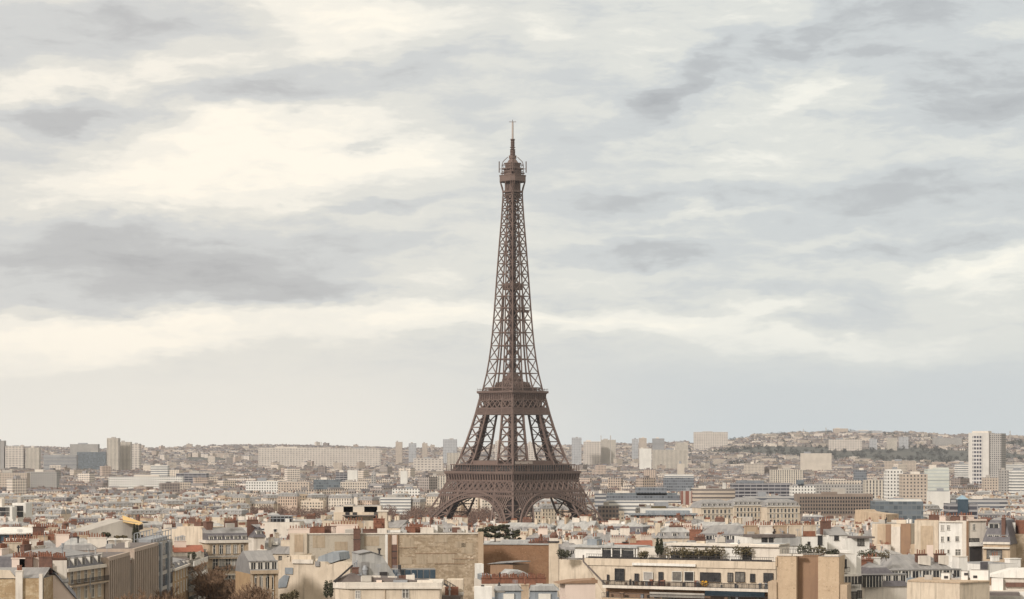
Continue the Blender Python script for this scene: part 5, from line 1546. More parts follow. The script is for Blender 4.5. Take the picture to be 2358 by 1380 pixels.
# 15 right-hand cluster
b = Bd('tall_cream_gable', 'tall cream gable with a long patched panel beside the white windowed house', 2106, 2161, 1198, 632, 630.5, depth=12)
b.body(M_CREAM, top=M_BROWN); b.box('patch_panel', b.x(2120), b.x(2149), -.08, -.003, b.z(1290), b.z(1211), M_STONE); b.box('patch_panel', b.x(2134), b.x(2149), -.12, -.08, b.z(1290), b.z(1255), M_PINK)
b.chim(b.x(2150), 4, 3, .9, b.H, b.H + 1.2, M_BRICK, 3); b.box('buttress', b.x(2096), -.003, 1, 6, 0, b.z(1255), M_STONE)
b = Bd('white_windowed_house', 'tall white house with three rows of small casement windows', 2162, 2224, 1203, 624, 622, depth=13)
b.body(M_WHITE, top=M_ROOFG); b.cornice(b.H, .4, .4, M_PALE)
for (px, py, w, h, st) in ((2170, 1222, 6, 12, 'std'), (2184, 1220, 5, 10, 'std'), (2170, 1248, 5, 12, 'std'), (2184, 1246, 5, 10, 'plain'), (2204, 1246, 7, 11, 'std'), (2170, 1278, 7, 13, 'std'), (2184, 1274, 4, 8, 'plain'), (2206, 1280, 11, 15, 'std')):
    b.win('f', [b.x(px)], b.z(py), b.m(w), b.m(h), st)
for (px, m_, w) in ((2174, M_PINK, 3), (2190, M_BRICK, 3.4), (2213, M_BRICK, 2.2)): b.chim(b.x(px), 3, w, .9, b.H, b.z(1190), m_, 4)
b = Bd('narrow_cream_house', 'narrow cream house with one upper window and dark ground recess', 2226, 2270, 1200, 620, 622, depth=12)
b.body(M_PALE); b.cornice(b.H, .5, .5, M_PINK); b.win('f', [b.x(2242)], b.z(1221), b.m(6), b.m(13), 'std'); b.win('f', [b.x(2243)], b.z(1248), b.m(24), b.m(7), 'band')
b.box('ledge', b.x(2230), b.x(2262), -1, 0, b.z(1258), b.z(1249), M_WHITE); b.box('dark_recess', b.x(2233), b.x(2260), -.2, -.003, b.z(1298), b.z(1260), M_DARKM); b.box('drain_pipe', b.x(2225), b.x(2229), -.4, 0, 0, b.H, M_BROWN)
b.chim(b.x(2248), 5, 4, 1, b.H, b.z(1190), M_PINK, 6)
b = Bd('tall_slate_mansard', 'house under a tall dark slate mansard with a wide top dormer', 2264, 2326, 1253, 618, 615, depth=13)
b.body(M_STONE); b.cornice(b.H, .6, .5, M_PALE)
b.mansard(b.m(55), 1.5, M_SLATE, M_ZINC, ridge=.8, dormers=0)
for (px, py, w, h) in ((2280, 1243, 1.2, 1.3), (2295, 1243, 1.2, 1.3), (2312, 1252, 1.6, 2.2)): link('dormer', dormer_mesh(w, h, 1.5, b.m(55), M_ZINC), b.roof, (b.x(px), .25, b.z(py)))
link('dormer', dormer_mesh(2.6, 1.7, 1.5, b.m(55), M_ZINC), b.roof, (b.x(2287), .9, b.z(1220)))
b.win('f', [b.x(2290)], b.z(1285), b.m(34), b.m(18), 'band'); b.chim(b.x(2310), .6, 1.0, .8, b.H, b.z(1194), M_BRICK, 2); b.box('ledge', 0, b.L, -.8, 0, b.z(1263), b.z(1260), M_PALE)
b = Bd('brown_patched_building', 'tan stone flank with rusty patches at the edge beside the tall slate mansard', 2328, 2430, 1230, 622, depth=13)
b.body(M_PARTY); b.box('attic', 0, b.x(2340), 1, 6, b.H, b.z(1204), M_WHITE); b.box('rust_panel', b.x(2349), b.x(2375), .6, 5, b.H, b.z(1199), M_POT); b.chim(b.x(2335), 6, 3, .9, b.H, b.z(1196), M_BRICK, 5)
b = Bd('big_zinc_mansard', 'broad pale zinc roof with two white fire walls and grey dormers', 2050, 2216, 1342, 500, 505, depth=17)
b.body(M_PALE)
b.mansard(b.m(28), 1.4, M_ZINCB, M_ZINC, ridge=3.0, dormers=7, dw=1.6, dh=2.2, sides='fl')
for (x0, x1) in ((2131, 2157), (2178, 2199)):
    mb = MB(); mb.extr([(b.x(x0), b.z(1302)), (b.x(x1), b.z(1302) - .4), (b.x(x1), b.z(1283)), (b.x(x0), b.z(1283))], 3.0, 3.6, 0); b.add('fire_wall', mb, M_PALE)
    b.chim((b.x(x0) + b.x(x1)) / 2, 5, 2.6, .7, b.H + 3, b.z(1281), M_BRICK, 4)
b.box('white_stack', b.x(2213), b.x(2233), 1, 4, 0, b.z(1286), M_WHITE); b.box('stack_cap', b.x(2212), b.x(2234), .9, 4.1, b.z(1286), b.z(1284), M_PALE)
b = Bd('dark_dormer_row', 'dark slate roof with a slanting row of white dormers beside the glass veranda', 1990, 2092, 1352, 478, 482, depth=15)
b.body(M_PALE); b.mansard(b.m(42), 3.4, M_SLATE, M_ZINC, ridge=1.0, dormers=6, dw=1.3, dh=1.8, sides='fr')
b.box('glass_veranda', b.x(1986), b.x(2022), -1.5, 0, b.z(1352), b.z(1326), M_GLASS); b.box('veranda_roof', b.x(1985), b.x(2023), -1.7, 0, b.z(1326) + .003, b.z(1324), M_DARKM)
for i in range(6): b.box('glazing_bar', b.x(1986 + 7 * i), b.x(1987 + 7 * i), -1.56, -1.5, b.z(1352), b.z(1326), M_FRAME)
b.chim(b.x(2030), 8, 5, 1, b.H + 2, b.z(1295), M_POT, 9); b.chim(b.x(2060), 9, 3, 1.6, b.H + 2, b.z(1291), M_WHITE, 3)
b = Bd('cream_corner_wall', 'large smooth cream corner wall block at the bottom right', 2083, 2272, 1342, 402, 398, depth=12)
fp = [(0, 3.5), (b.x(2210), 0), (b.L, 6), (b.L - 2, 14), (1, 14)]
mb = MB(); mb.prism(fp, 0, b.H, 0, 1); b.add('wall', mb, [M_CREAM, M_ROOFG]); mb = MB(); mb.prism([(p[0] + .1, p[1] - .15) for p in fp], b.H + .003, b.H + .25, 0); b.add('coping', mb, M_TAN)
for (x0, x1, y0, y1) in ((2158, 2178, 1324, 1342), (2205, 2220, 1319, 1334), (2226, 2268, 1316, 1340)):
    b.box('roof_house', b.x(x0), b.x(x1), 7, 10, b.H, b.z(y0), M_WHITE, mt=M_ROOFG); b.box('hatch', b.x(x0) + .5, b.x(x0) + 1.2, 6.9, 6.99, b.z(y1 - 6), b.z(y1 - 12), M_DARKM)
b.hatch(5, b.H, 3, b.L - 3, 6, 11)
b = Bd('white_terrace_house', 'white house with tilted roofs and dark opening below the narrow cream house', 2270, 2420, 1322, 430, 428, depth=12)
b.body(M_WHITE, H=b.z(1362), top=M_PALE); mb = MB(); mb.extr([(0, b.z(1331)), (b.x(2300), b.z(1333)), (b.L, b.z(1334)), (b.L, b.z(1312)), (b.x(2330), b.z(1314))], 4, 11, 0); b.add('roof', mb, M_WHITE)
b.box('upper_wall', .4, b.L, 4.5, 10.5, b.z(1364), b.z(1331), M_PALE); b.box('white_panel', b.x(2285), b.x(2312), 3.6, 4.4, b.z(1366), b.z(1334), M_WHITE); b.box('dark_opening', b.x(2272), b.x(2284), 4.3, 4.49, b.z(1350), b.z(1334), M_BROWN)
mb = MB(); mb.extr([(b.x(2248), b.z(1367)), (b.x(2345), b.z(1367)), (b.x(2345), b.z(1361)), (b.x(2262), b.z(1361))], -6, -1, 0); b.add('lower_roof', mb, M_ROOFD); b.box('brick_band', b.x(2318), b.L, 3.9, 4.4, b.z(1354), b.z(1344), M_BRICK)
b = Bd('white_gable_house', 'white gabled wall with slate side left of the white terrace house roof', 2257, 2345, 1297, 520, 524, depth=12)
b.body(M_WHITE, H=b.z(1300), top=M_ZINC); b.box('slate_side', b.x(2257), b.x(2273), -.3, -.003, b.z(1320), b.z(1294), M_SLATE); b.chim(b.x(2350), 3, 3, 2, b.z(1310), b.z(1291), M_WHITE, 0); b.chim(b.x(2326), 6, 2, .8, b.H, b.z(1286), M_WHITE, 3)

# street trees, bare in winter
for i, (px, d, top, lb) in enumerate(((497, 566, 1312, 'bare brown street tree whose top hides the left windows of the mansard town house'), (532, 562, 1290, 'large bare brown street tree before the middle of the mansard town house'), (566, 558, 1298, 'bare brown street tree before the right corner of the mansard town house'), (592, 456, 1338, 'bare brown tree crown against the ochre pilasters'), (356, 440, 1352, 'bare brown tree low before the grey glass corner office'), (400, 500, 1350, 'bare brown tree at the foot of the ochre house with narrow windows'), (250, 420, 1362, 'bare brown tree top before the nearer ribbed office'))):
    x = PX(px, d); g = ground(x, d) - .3
    bare_tree(x, d, g, PZ(top, d) - g, 0.66, lb, 100 + i, 8 if i < 3 else 7, group='bare brown trees of the avenue')
pn = [(1113, 1245, 650, 4.6, 3.9, 'bushy evergreen closest to the stained party wall corner'), (1140, 1247, 650, 4.8, 4.3, 'middle dark evergreen behind the brick wall'), (1163, 1250, 648, 4.8, 4.9, 'tallest dark evergreen behind the brick wall'), (1187, 1252, 648, 4.0, 3.6, 'sparse greyish evergreen beside the white roof walls')]
for i, (px, py, d, w, h, lb) in enumerate(pn): pine(px, py, d, w, h, lb, 200 + i)

# ------------------------------------------------------------------ the roofs behind: repeated house types, each house an object of its own
M_TWALL = mat('house_wall', (0.60, 0.54, 0.475), (0.51, 0.455, 0.395), 0.3, streak=0.35, tint=True)
M_TWIN = M_GLASS
PROTO = {}


def grid_wall(mb, L, D, H, cols, side_cols, floors, fh, ww=1.15, wh=2.1, base=1.0):
    """four walls as welded grids; windows are sunk 0.3 m into the wall"""
    rec = 0.3

    def face(A, u, n, ln, nc):
        def P(a, z, dp=0.0): return (A[0] + u[0] * a + n[0] * dp, A[1] + u[1] * a + n[1] * dp, z)
        if nc == 0:
            mb.poly([P(0, 0), P(ln, 0), P(ln, H), P(0, H)], 0); return
        xs = [0.0]; bay = ln / nc
        for i in range(nc): xs += [bay * (i + .5) - ww / 2, bay * (i + .5) + ww / 2]
        xs.append(ln)
        zs = [0.0]
        for k in range(floors):
            z0 = H - fh * (floors - k) + 0.55
            if z0 - zs[-1] < 0.05: continue
            zs += [z0, z0 + wh]
        zs.append(H)
        for i in range(len(xs) - 1):
            for j in range(len(zs) - 1):
                a, c, z, y = xs[i], xs[i + 1], zs[j], zs[j + 1]
                if i % 2 and j % 2:
                    mb.poly([P(a, z), P(c, z), P(c, z, rec), P(a, z, rec)], 0); mb.poly([P(a, y, rec), P(c, y, rec), P(c, y), P(a, y)], 0)
                    mb.poly([P(a, z), P(a, z, rec), P(a, y, rec), P(a, y)], 0); mb.poly([P(c, z, rec), P(c, z), P(c, y), P(c, y, rec)], 0)
                    mb.poly([P(a, z, rec), P(c, z, rec), P(c, y, rec), P(a, y, rec)], rnd.choice((1, 1, 1, 1, 3, 3, 4)))
                else: mb.poly([P(a, z), P(c, z), P(c, y), P(a, y)], 0)
    face((0, 0), (1, 0), (0, 1), L, cols)
    face((L, 0), (0, 1), (-1, 0), D, side_cols)
    face((L, D), (-1, 0), (0, -1), L, 0)
    face((0, D), (0, -1), (1, 0), D, side_cols)


CLUT = {}


def clutter_mesh(i):
    if i not in CLUT:
        c = MB(); m = M_GREYM
        if i == 0: c.box(-.7, .7, -.5, .5, 0, .9); m = M_WHITE
        elif i == 1: c.cyl(0, 0, 0, 1.6, .16, .16, 6); c.cyl(0, 0, 1.25, 1.7, .34, .3, 6); m = M_ZINCW
        elif i == 2: c.box(-1.3, 1.3, -.5, .5, 0, 1.5); m = M_PALE
        elif i == 3: c.beam((0, 0, 0), (0, 0, 3), .09); c.beam((-.6, 0, 2.9), (.6, 0, 2.9), .07); c.beam((-.5, 0, 2.6), (.5, 0, 2.6), .07); m = M_DARKM
        elif i == 4: c.box(-.9, .9, -.7, .7, 0, .35); m = M_GLASS
        else: c.box(-.5, .5, -.5, .5, 0, 1.9); c.box(-.62, .62, -.62, .62, 1.9, 2.1); m = M_CREAM
        CLUT[i] = c.mesh('roof_fitting', m)
    return CLUT[i]


def proto(key):
    if key in PROTO: return PROTO[key]
    kind, L, D, H, seed = key
    rs = random.Random(seed * 77 + int(L))
    parts = []
    b = MB()
    flat = kind == 'flat'
    fl = 4 if flat else 3
    grid_wall(b, L, D, H, max(3, int(L / (2.9 if flat else 2.5))), rs.choice([0, 0, 3]), fl, 3.1, 1.6 if flat else 1.05, 1.5 if flat else 2.0)
    b.poly([(0, 0, H), (L, 0, H), (L, D, H), (0, D, H)], 2)
    parts.append(('wall', b.mesh('house_wall', [M_TWALL, M_GLASS, M_ROOFG, M_GLASSC, M_SHUT]), []))
    pots = []
    zt = H
    if kind == 'mansard':
        rh, ins = 3.0, 1.3
        r = MB()
        lo = [(-.35, -.4), (L + .35, -.4), (L + .35, D + .4), (-.35, D + .4)]; hi = [(ins * .3, ins), (L - ins * .3, ins), (L - ins * .3, D - ins), (ins * .3, D - ins)]
        for i in range(4):
            j = (i + 1) % 4
            r.poly([(*lo[i], H + .05), (*lo[j], H + .05), (*hi[j], H + rh), (*hi[i], H + rh)], 0)
        c0, c1 = (hi[0][0] + L * .16, D / 2), (hi[1][0] - L * .16, D / 2); zt = H + rh + 1.3
        r.poly([(*hi[0], H + rh), (*hi[1], H + rh), (*c1, zt), (*c0, zt)], 1); r.poly([(*hi[2], H + rh), (*hi[3], H + rh), (*c0, zt), (*c1, zt)], 1)
        r.poly([(*hi[1], H + rh), (*hi[2], H + rh), (*c1, zt)], 1); r.poly([(*hi[3], H + rh), (*hi[0], H + rh), (*c0, zt)], 1)
        dm = dormer_mesh(1.15, 1.7, ins, rh, M_ZINC); n = max(2, int(L / 3.2))
        dl = [('dormer', dm, (L * (i + .5) / n, ins * .25, H + rh * .18)) for i in range(n)]
        parts.append(('roof', r.mesh('house_roof', [rs.choice([M_SLATE, M_ZINC, M_ZINC]), M_ZINC if seed % 2 else M_ZINCW]), dl))
    elif kind == 'gable':
        r = MB(); rh = rs.uniform(2.2, 3.4); zt = H + rh
        A = [(-.2, -.4, H), (L + .2, -.4, H), (L + .2, D / 2, zt), (-.2, D / 2, zt)]; C = [(L + .2, D + .4, H), (-.2, D + .4, H), (-.2, D / 2, zt), (L + .2, D / 2, zt)]
        r.poly(A); r.poly(C); r.poly([(-.2, -.4, H), (-.2, D / 2, zt), (-.2, D + .4, H)]); r.poly([(L + .2, -.4, H), (L + .2, D + .4, H), (L + .2, D / 2, zt)])
        sk = MB(); sk.box(-.5, .5, -.6, .6, 0, .12)
        parts.append(('roof', r.mesh('house_roof', [rs.choice([M_ZINC, M_ZINCB, M_ROOFR] if seed == 3 and L < 14 else [M_ZINC, M_ZINCW, M_ZINC])]), []))
    else:
        p = MB(); t = .3
        for (x0, x1, y0, y1) in ((0, L, 0, t), (0, L, D - t, D), (0, t, t, D - t), (L - t, L, t, D - t)): p.box(x0, x1, y0, y1, H + .003, H + 1.0, 0)
        parts.append(('parapet', p.mesh('house_parapet', [M_TWALL]), []))
        q = MB(); x0 = L * rs.uniform(.15, .4); q.box(x0, x0 + L * .4, 3, D - 2.5, H + .003, H + 2.7, 0, mt=1)
        parts.append(('roof_house', q.mesh('house_attic', [M_TWALL, M_ZINCW]), []))
    for i in range(3 if not flat else 2):
        c = MB(); x = L * (i + rs.uniform(.3, .7)) / (3 if not flat else 2); along = rs.random() < .5
        lx, ly = (rs.uniform(2.2, 4.5), .7) if along else (.7, rs.uniform(2.5, 5)); y = D * rs.uniform(.35, .65); top = zt + rs.uniform(.5, 1.5)
        c.box(x - lx / 2, x + lx / 2, y - ly / 2, y + ly / 2, H - .5, top, 0); c.box(x - lx / 2 - .1, x + lx / 2 + .1, y - ly / 2 - .1, y + ly / 2 + .1, top, top + .15, 0)
        n = rs.choice([4, 6, 7])
        for k in range(n):
            t = (k + .5) / n - .5
            px_, py_ = (x + t * (lx - .3), y) if along else (x, y + t * (ly - .3))
            c.cyl(px_, py_, top + .15, top + .15 + rs.uniform(.5, .9), .17, .13, 5, 1)
        parts.append(('chimney', c.mesh('house_chimney', [rs.choice([M_BRICK, M_PINK, M_PALE, M_TAN, M_CREAM, M_CREAM]), M_POT]), []))
    sub = parts[1][2]
    for i in range(5 if kind != 'gable' else 3):
        me = clutter_mesh(rs.randrange(6))
        zz = {'mansard': H + 3.7, 'gable': zt - .6, 'flat': H + .05}[kind]
        sub.append(('roof_fitting', me, (L * rs.uniform(.12, .88), D * (rs.uniform(.35, .65) if kind != 'flat' else rs.uniform(.1, .3)), zz)))
    PROTO[key] = (parts, zt)
    return PROTO[key]


TINTS = {'cream': (1.0, .95, .86), 'white': (1.25, 1.24, 1.22), 'beige': (.88, .78, .66), 'pinkish': (1.0, .86, .78), 'grey': (.80, .80, .80), 'pale': (1.12, 1.06, .98), 'ochre': (.78, .62, .45)}
ROOFW = {'mansard': 'mansard roofed', 'gable': 'gable roofed', 'flat': 'flat roofed'}
NAMEW = {'mansard': 'mansard_house', 'gable': 'gable_house', 'flat': 'flat_roofed_block'}
FARW = {'mansard': 'terrace_house', 'gable': 'gabled_terrace_house', 'flat': 'flat_roofed_terrace'}
GENERIC = []


def put_house(kind, L, D, H, seed, x, y, z, ang, colour, cat='house'):
    parts, zt = proto((kind, L, D, H, seed))
    root = empty(NAMEW[kind] if y < 1400 else FARW[kind], (x, y, z), ang)
    t = TINTS[colour]
    for name, me, subs in parts:
        o = link(name, me, root); o.color = (*t, 1)
        for sn, sm, loc in subs: link(sn, sm, o, loc)
    px = CX + F * (x + L / 2 * math.cos(ang)) / y
    py = HY + F * (ZC - (z + H)) / y
    GENERIC.append((root, kind, colour, px, py, y, cat))
    return root


LOW = []                                                            # wooded or open ground: no houses


def wooded(px, y):
    # the park round the tower and the avenue of bare trees that runs back from it to the left
    if 1420 < y < 1900 and abs(PX(px, y) - TX) < 105: return True
    if 1640 < y < 2330 and 560 - (y - 1700) * .02 < px < 1165: return True
    return False


def fill_rows():
    rs = random.Random(5)
    y = 632.0
    turn = 0.0
    while y < 1330:
        advance(y)
        zr = 47.0 - 16.0 * sstep(800, 1250, y)
        px = -60 + rs.uniform(-40, 0)
        while px < 2420:
            L = rs.choice([11, 13, 15, 17, 20]); D = rs.choice([10, 12])
            kind = rs.choice(['mansard'] * 5 + ['gable'] * 2 + ['flat'] * 3)
            if rs.random() < 0.13: px += 9 * F / y
            yy = y + rs.uniform(-9, 9)
            w = L * F / yy
            if rs.random() < .25: turn = rs.uniform(-.55, .55)
            ang = turn + rs.uniform(-.08, .08)
            H = rs.choice([21.0, 24.0])
            top = zr + rs.uniform(-3.8, 2.6) - (0.3 if 985 < px < 1400 else 0) - (1.5 if px > 1650 else 0)
            if kind != 'flat': top += 1.2
            x = PX(px, yy)
            rise = {'mansard': 4.3, 'gable': 2.8, 'flat': 1.0}[kind]
            z = top - rise - H
            g = ground(x, yy)
            z = min(z, g + 1.0)
            top = z + H + rise
            pt = HY + F * (ZC - top) / yy
            v = seen(px - 4, px + w + 4, pt)
            if v > 0.12 and 1 and not (yy > 1200 and wooded(px, yy)):
                col = rs.choice(['cream', 'cream', 'white', 'pale', 'pale', 'beige', 'pinkish', 'grey', 'white'])
                put_house(kind, L, D, H, rs.randrange(4), x, yy, z, ang, col)
                hide(px + 3, px + w - 3, pt + 3)
            px += w * (1.02 + rs.uniform(0, .12))
        y += 15 + (y - 600) * 0.012
    # across the river
    y = 1500.0
    while y < 2450:
        advance(y)
        px = -60 + rs.uniform(-40, 0)
        while px < 2420:
            L = rs.choice([15, 17, 20, 24]); D = 12
            kind = rs.choice(['mansard'] * 6 + ['flat'] * 3 + ['gable'])
            yy = y + rs.uniform(-12, 12); w = L * F / yy
            if rs.random() < .2: turn = rs.uniform(-.6, .6)
            H = rs.choice([21.0, 24.0]); x = PX(px, yy); g = ground(x, yy)
            z = g + rs.uniform(-5.5, 1)
            top = z + H + {'mansard': 4.3, 'gable': 2.8, 'flat': 1.0}[kind]
            pt = HY + F * (ZC - top) / yy
            if not wooded(px + w / 2, yy) and seen(px - 2, px + w + 2, pt, 1.5) > 0.15:
                put_house(kind, L, D, H, rs.randrange(4), x, yy, z, turn + rs.uniform(-.06, .06), rs.choice(['cream', 'cream', 'pale', 'beige', 'pinkish', 'pale', 'white', 'grey']), 'town house')
                hide(px + 2, px + w - 2, pt + 2)
            px += w * (1.03 + rs.uniform(0, .25))
        y += 40 + (y - 1500) * .014


# ------------------------------------------------------------------ large buildings one can tell apart, out to the skyline
G_D = (0.05, 0.05, 0.055)
FA = {
    'cream': facade('far_cream', (0.60, 0.53, 0.455), G_D, 2.8, 3.0, .5, .55),
    'creamv': facade('far_cream_piers', (0.62, 0.56, 0.48), G_D, 3.2, 3.0, .40, .85),
    'white': facade('far_white', (0.74, 0.72, 0.68), G_D, 3.0, 3.1, .45, .5),
    'whiteb': facade('far_white_bands', (0.74, 0.72, 0.68), (0.10, 0.105, 0.115), 40.0, 3.2, 1.0, .40),
    'beige': facade('far_beige', (0.52, 0.44, 0.37), G_D, 3.2, 3.1, .42, .48),
    'beigeb': facade('far_beige_bands', (0.54, 0.46, 0.385), (0.08, 0.07, 0.07), 40.0, 3.3, 1.0, .38),
    'greyb': facade('far_grey_bands', (0.44, 0.43, 0.42), (0.07, 0.075, 0.09), 40.0, 3.3, 1.0, .5),
    'greyblue': facade('far_grey_glass', (0.22, 0.235, 0.26), (0.075, 0.085, 0.10), 2.5, 3.3, .8, .6),
    'darkb': facade('far_dark_bands', (0.34, 0.33, 0.34), (0.035, 0.035, 0.045), 6.0, 3.4, .92, .62),
    'mist': facade('far_mist_grey', (0.44, 0.445, 0.46), (0.12, 0.125, 0.14), 5.0, 5.0, .5, .45),
    'teal': facade('far_teal_glass', (0.17, 0.19, 0.205), (0.075, 0.09, 0.105), 3.0, 3.3, .85, .7, roof=(0.3, 0.32, 0.33)),
    'brown': facade('far_brown_concrete', (0.26, 0.205, 0.175), G_D, 2.6, 3.4, .6, .55, roof=(0.22, 0.19, 0.17)),
    'redv': facade('far_red_piers', (0.24, 0.10, 0.075), (0.30, 0.26, 0.23), 5.0, 60.0, .4, 1.0),
    'grey': facade('far_grey', (0.40, 0.38, 0.36), G_D, 3.0, 3.0, .45, .5),
    'slab': facade('far_housing_slab', (0.58, 0.525, 0.47), (0.15, 0.135, 0.135), 8.0, 5.6, .55, .40, roof=(0.4, 0.37, 0.34)),
    'blank': facade('far_blank', (0.58, 0.52, 0.45), G_D, 30.0, 40.0, .02, .02),
    'blankw': facade('far_blank_white', (0.72, 0.70, 0.66), G_D, 30.0, 40.0, .02, .02),
    'pgreen': facade('far_pale_green', (0.60, 0.62, 0.57), (0.25, 0.27, 0.27), 40.0, 3.2, 1.0, .3),
}


def big(name, label, px0, px1, yt, d, depth, fa, cat='building', roof=True, d1=None, occl=True, setbacks=()):
    """main block with a parapet and plant room; set-backs are (x0, x1, ytop, facade)"""
    b = Bd(name, label, px0, px1, yt, d, d1, depth=depth, cat=cat, occl=occl)
    m = FA[fa] if isinstance(fa, str) else fa
    b.box('wall', 0, b.L, 0, b.D, 0, b.H, m)
    if roof:
        rs = random.Random(int(px0 * 7 + d))
        x0 = b.L * rs.uniform(.1, .5); b.box('plant_room', x0, x0 + b.L * rs.uniform(.15, .35), b.D * .3, b.D * .7, b.H + .003, b.H + rs.uniform(2, 4), rs.choice([M_GREYC, M_PALE, M_GREYM]))
    for i, (x0, x1, y, f) in enumerate(setbacks):
        b.box('upper_block' if y < yt else 'lower_block', b.x(x0), b.x(x1), b.D * .12 if y < yt else -b.D * .25, b.D * .9 if y < yt else -.003, b.H + .003 if y < yt else 0, b.z(y), FA[f])
    return b


def landmarks():
    # around the tower and to its right, 1.4 to 2.9 km
    b = big('cream_terrace_building', 'stepped cream rooftop building with turret just left of the tower foot', 768, 876, 1180, 760, 14, M_CREAM, setbacks=((770, 868, 1167, 'blank'), (790, 812, 1163, 'blank'), (838, 876, 1165, 'blank')))
    b.box('lower_terrace', b.x(745), b.x(895), -6, -.01, 0, b.z(1198), M_CREAM, mt=M_ROOFG); b.box('turret', b.x(872), b.x(892), -4, 2, b.z(1200), b.z(1178), M_CREAM); b.box('turret_cap', b.x(869), b.x(895), -4.3, 2.3, b.z(1178), b.z(1175), M_PALE)
    b.box('dark_slab', b.x(790), b.x(870), -3, 0, b.z(1188), b.z(1186), M_ROOFD); b.win('f', [b.x(800), b.x(817), b.x(866)], b.z(1192), 1.2, 1.6, 'dark')
    b = big('white_block', 'white block with square windows at the left edge above the drum', -40, 28, 1168, 1000, 14, M_WHITE); b.wins('f', 6, [b.z(1177), b.z(1188)], 1.6, 1.5, 'dark')
    b = big('white_block', 'taller white block with grey panels beside the white block at the left edge', 28, 59, 1159, 1010, 14, M_WHITE); b.wins('f', 2, [b.z(1176), b.z(1190)], 1.8, 2.0, 'dark')
    b = big('flat_white_terrace', 'flat white rooftop with planted terrace right of the tower', 1478, 1594, 1171, 1230, 16, 'blankw'); b.box('hedge_box', b.x(1500), b.x(1534), 1, 4, b.H, b.z(1166), M_BUSH)
    b = big('grey_window_row_building', 'grey slate block with a row of tall dark windows right of the tower', 1452, 1606, 1184, 1050, 15, M_GREYC, roof=False)
    b.wins('f', 9, [b.z(1199)], 1.9, 2.2, 'dark'); b.box('roof_edge', -1, b.L, -1.2, 0, b.H - .5, b.H + .4, M_ZINCB); b.box('upper_roof', b.x(1490), b.x(1590), 3, 12, b.H, b.z(1177), M_ZINCB)
    b = big('long_blue_zinc_roof', 'long low pale blue zinc roof among the red chimneys right of the tower', 1395, 1508, 1222, 820, 12, M_PALE, roof=False); mb = MB(); mb.extr([(0, 0), (0, 0.1), (0, .1)], 0, .1) if 0 else None
    b.gable(b.m(9), M_ZINCB)
    for px in (1425, 1445, 1468): b.box('skylight', b.x(px), b.x(px) + 1.2, 1.2, 2.2, b.H + .5, b.H + 1.1, M_ZINCW)
    b = Bd('slate_attic_building', 'slate attic storey with pale fins and a zinc hip roof behind the long terraces', 1603, 1722, 1252, 640, 636, depth=13)
    b.body(M_PALE); b.mansard(b.m(23), .8, M_SLATE, M_ZINC, ridge=2.2, dormers=6, dw=1.8, dh=2.0)
    b.chim(b.x(1596), 4, 3.4, 1.6, b.H - 1, b.z(1222), M_POT, 4)
    b = Bd('cream_flue_house', 'cream tower like flue house with two cypress trees before it', 1508, 1600, 1240, 660, 660, depth=11)
    b.body(M_CREAM); b.box('flue_tower', b.x(1510), b.x(1521), 1, 4, b.H, b.z(1206), M_CREAM); b.mansard(1.8, 1.2, M_ZINC, M_ZINCW, dormers=3, dw=1.2, dh=1.3); b.chim(b.x(1560), 5, 4, 1, b.H, b.z(1213), M_BRICK, 6); b.chim(b.x(1585), 6, 3, 1, b.H, b.z(1218), M_PINK, 5)
    # warm rows at the right
    for i, (x0, x1, yt, d, lb) in enumerate(((1614, 1688, 1170, 1290, 'cream stone block with a dark glass roof room right of the flat white terrace'), (1690, 1764, 1166, 1340, 'cream terrace of houses with rows of arched dormers'), (1766, 1842, 1168, 1340, 'cream terrace of houses left of the brown office block'))):
        b = Bd('cream_row_building', lb, x0, x1, yt, d, d + 8, depth=13); b.body(M_CREAM); b.mansard(3, 1.4, M_ZINC, M_ZINC, dormers=int(b.L / 3), dw=1.3, dh=1.8)
        b.wins('f', int(b.L / 2.6), [b.H - 3.1, b.H - 6.3, b.H - 9.5], 1.1, 2.1, 'plain'); b.cornice(b.H, .5, .5); b.cornice(b.H - 3.6, .3, .3)
    b.box('dark_room', 0, 1, 1, 2, b.H, b.H + 1, M_DARKM)
    b = Bd('rock_gable', 'sandy blind gable with a curved cut edge right of the brown office block', 1966, 2040, 1186, 900, 890, depth=10)
    mb = MB(); mb.extr([(0, 0), (b.L, 0), (b.L, b.z(1183)), (b.x(2012), b.z(1181)), (b.x(1990), b.z(1178)), (b.x(1984), b.z(1174)), (b.x(1969), b.z(1174)), (b.x(1968), b.z(1190)), (0, b.z(1206))], 0, 9, 0); b.add('wall', mb, M_TAN)
    b = Bd('tan_wall_house', 'small house with tan and brown flank walls left of the tall cream gable', 2008, 2098, 1206, 660, 655, depth=10)
    b.body(M_CREAM); b.box('tan_wall', b.x(2021), b.x(2040), -.2, -.003, 0, b.z(1207), M_TAN); b.box('brown_wall', b.x(2040), b.x(2052), -.15, -.003, 0, b.z(1207), M_BROWN); b.box('pale_wall', b.x(2053), b.x(2074), -.3, -.003, 0, b.z(1212), M_PALE); b.box('brown_wall', b.x(2075), b.L, -.4, -.003, 0, b.z(1205), M_BROWN)
    b.hatch(6, b.H)
    # offices at the right of the tower
    b = big('brown_office_block', 'broad brown concrete office block with six rows of square windows', 1838, 2010, 1138, 1620, 24, mat('brown_concrete', (0.27, 0.215, 0.18), (0.23, 0.185, 0.155), .1, streak=.3), 'office')
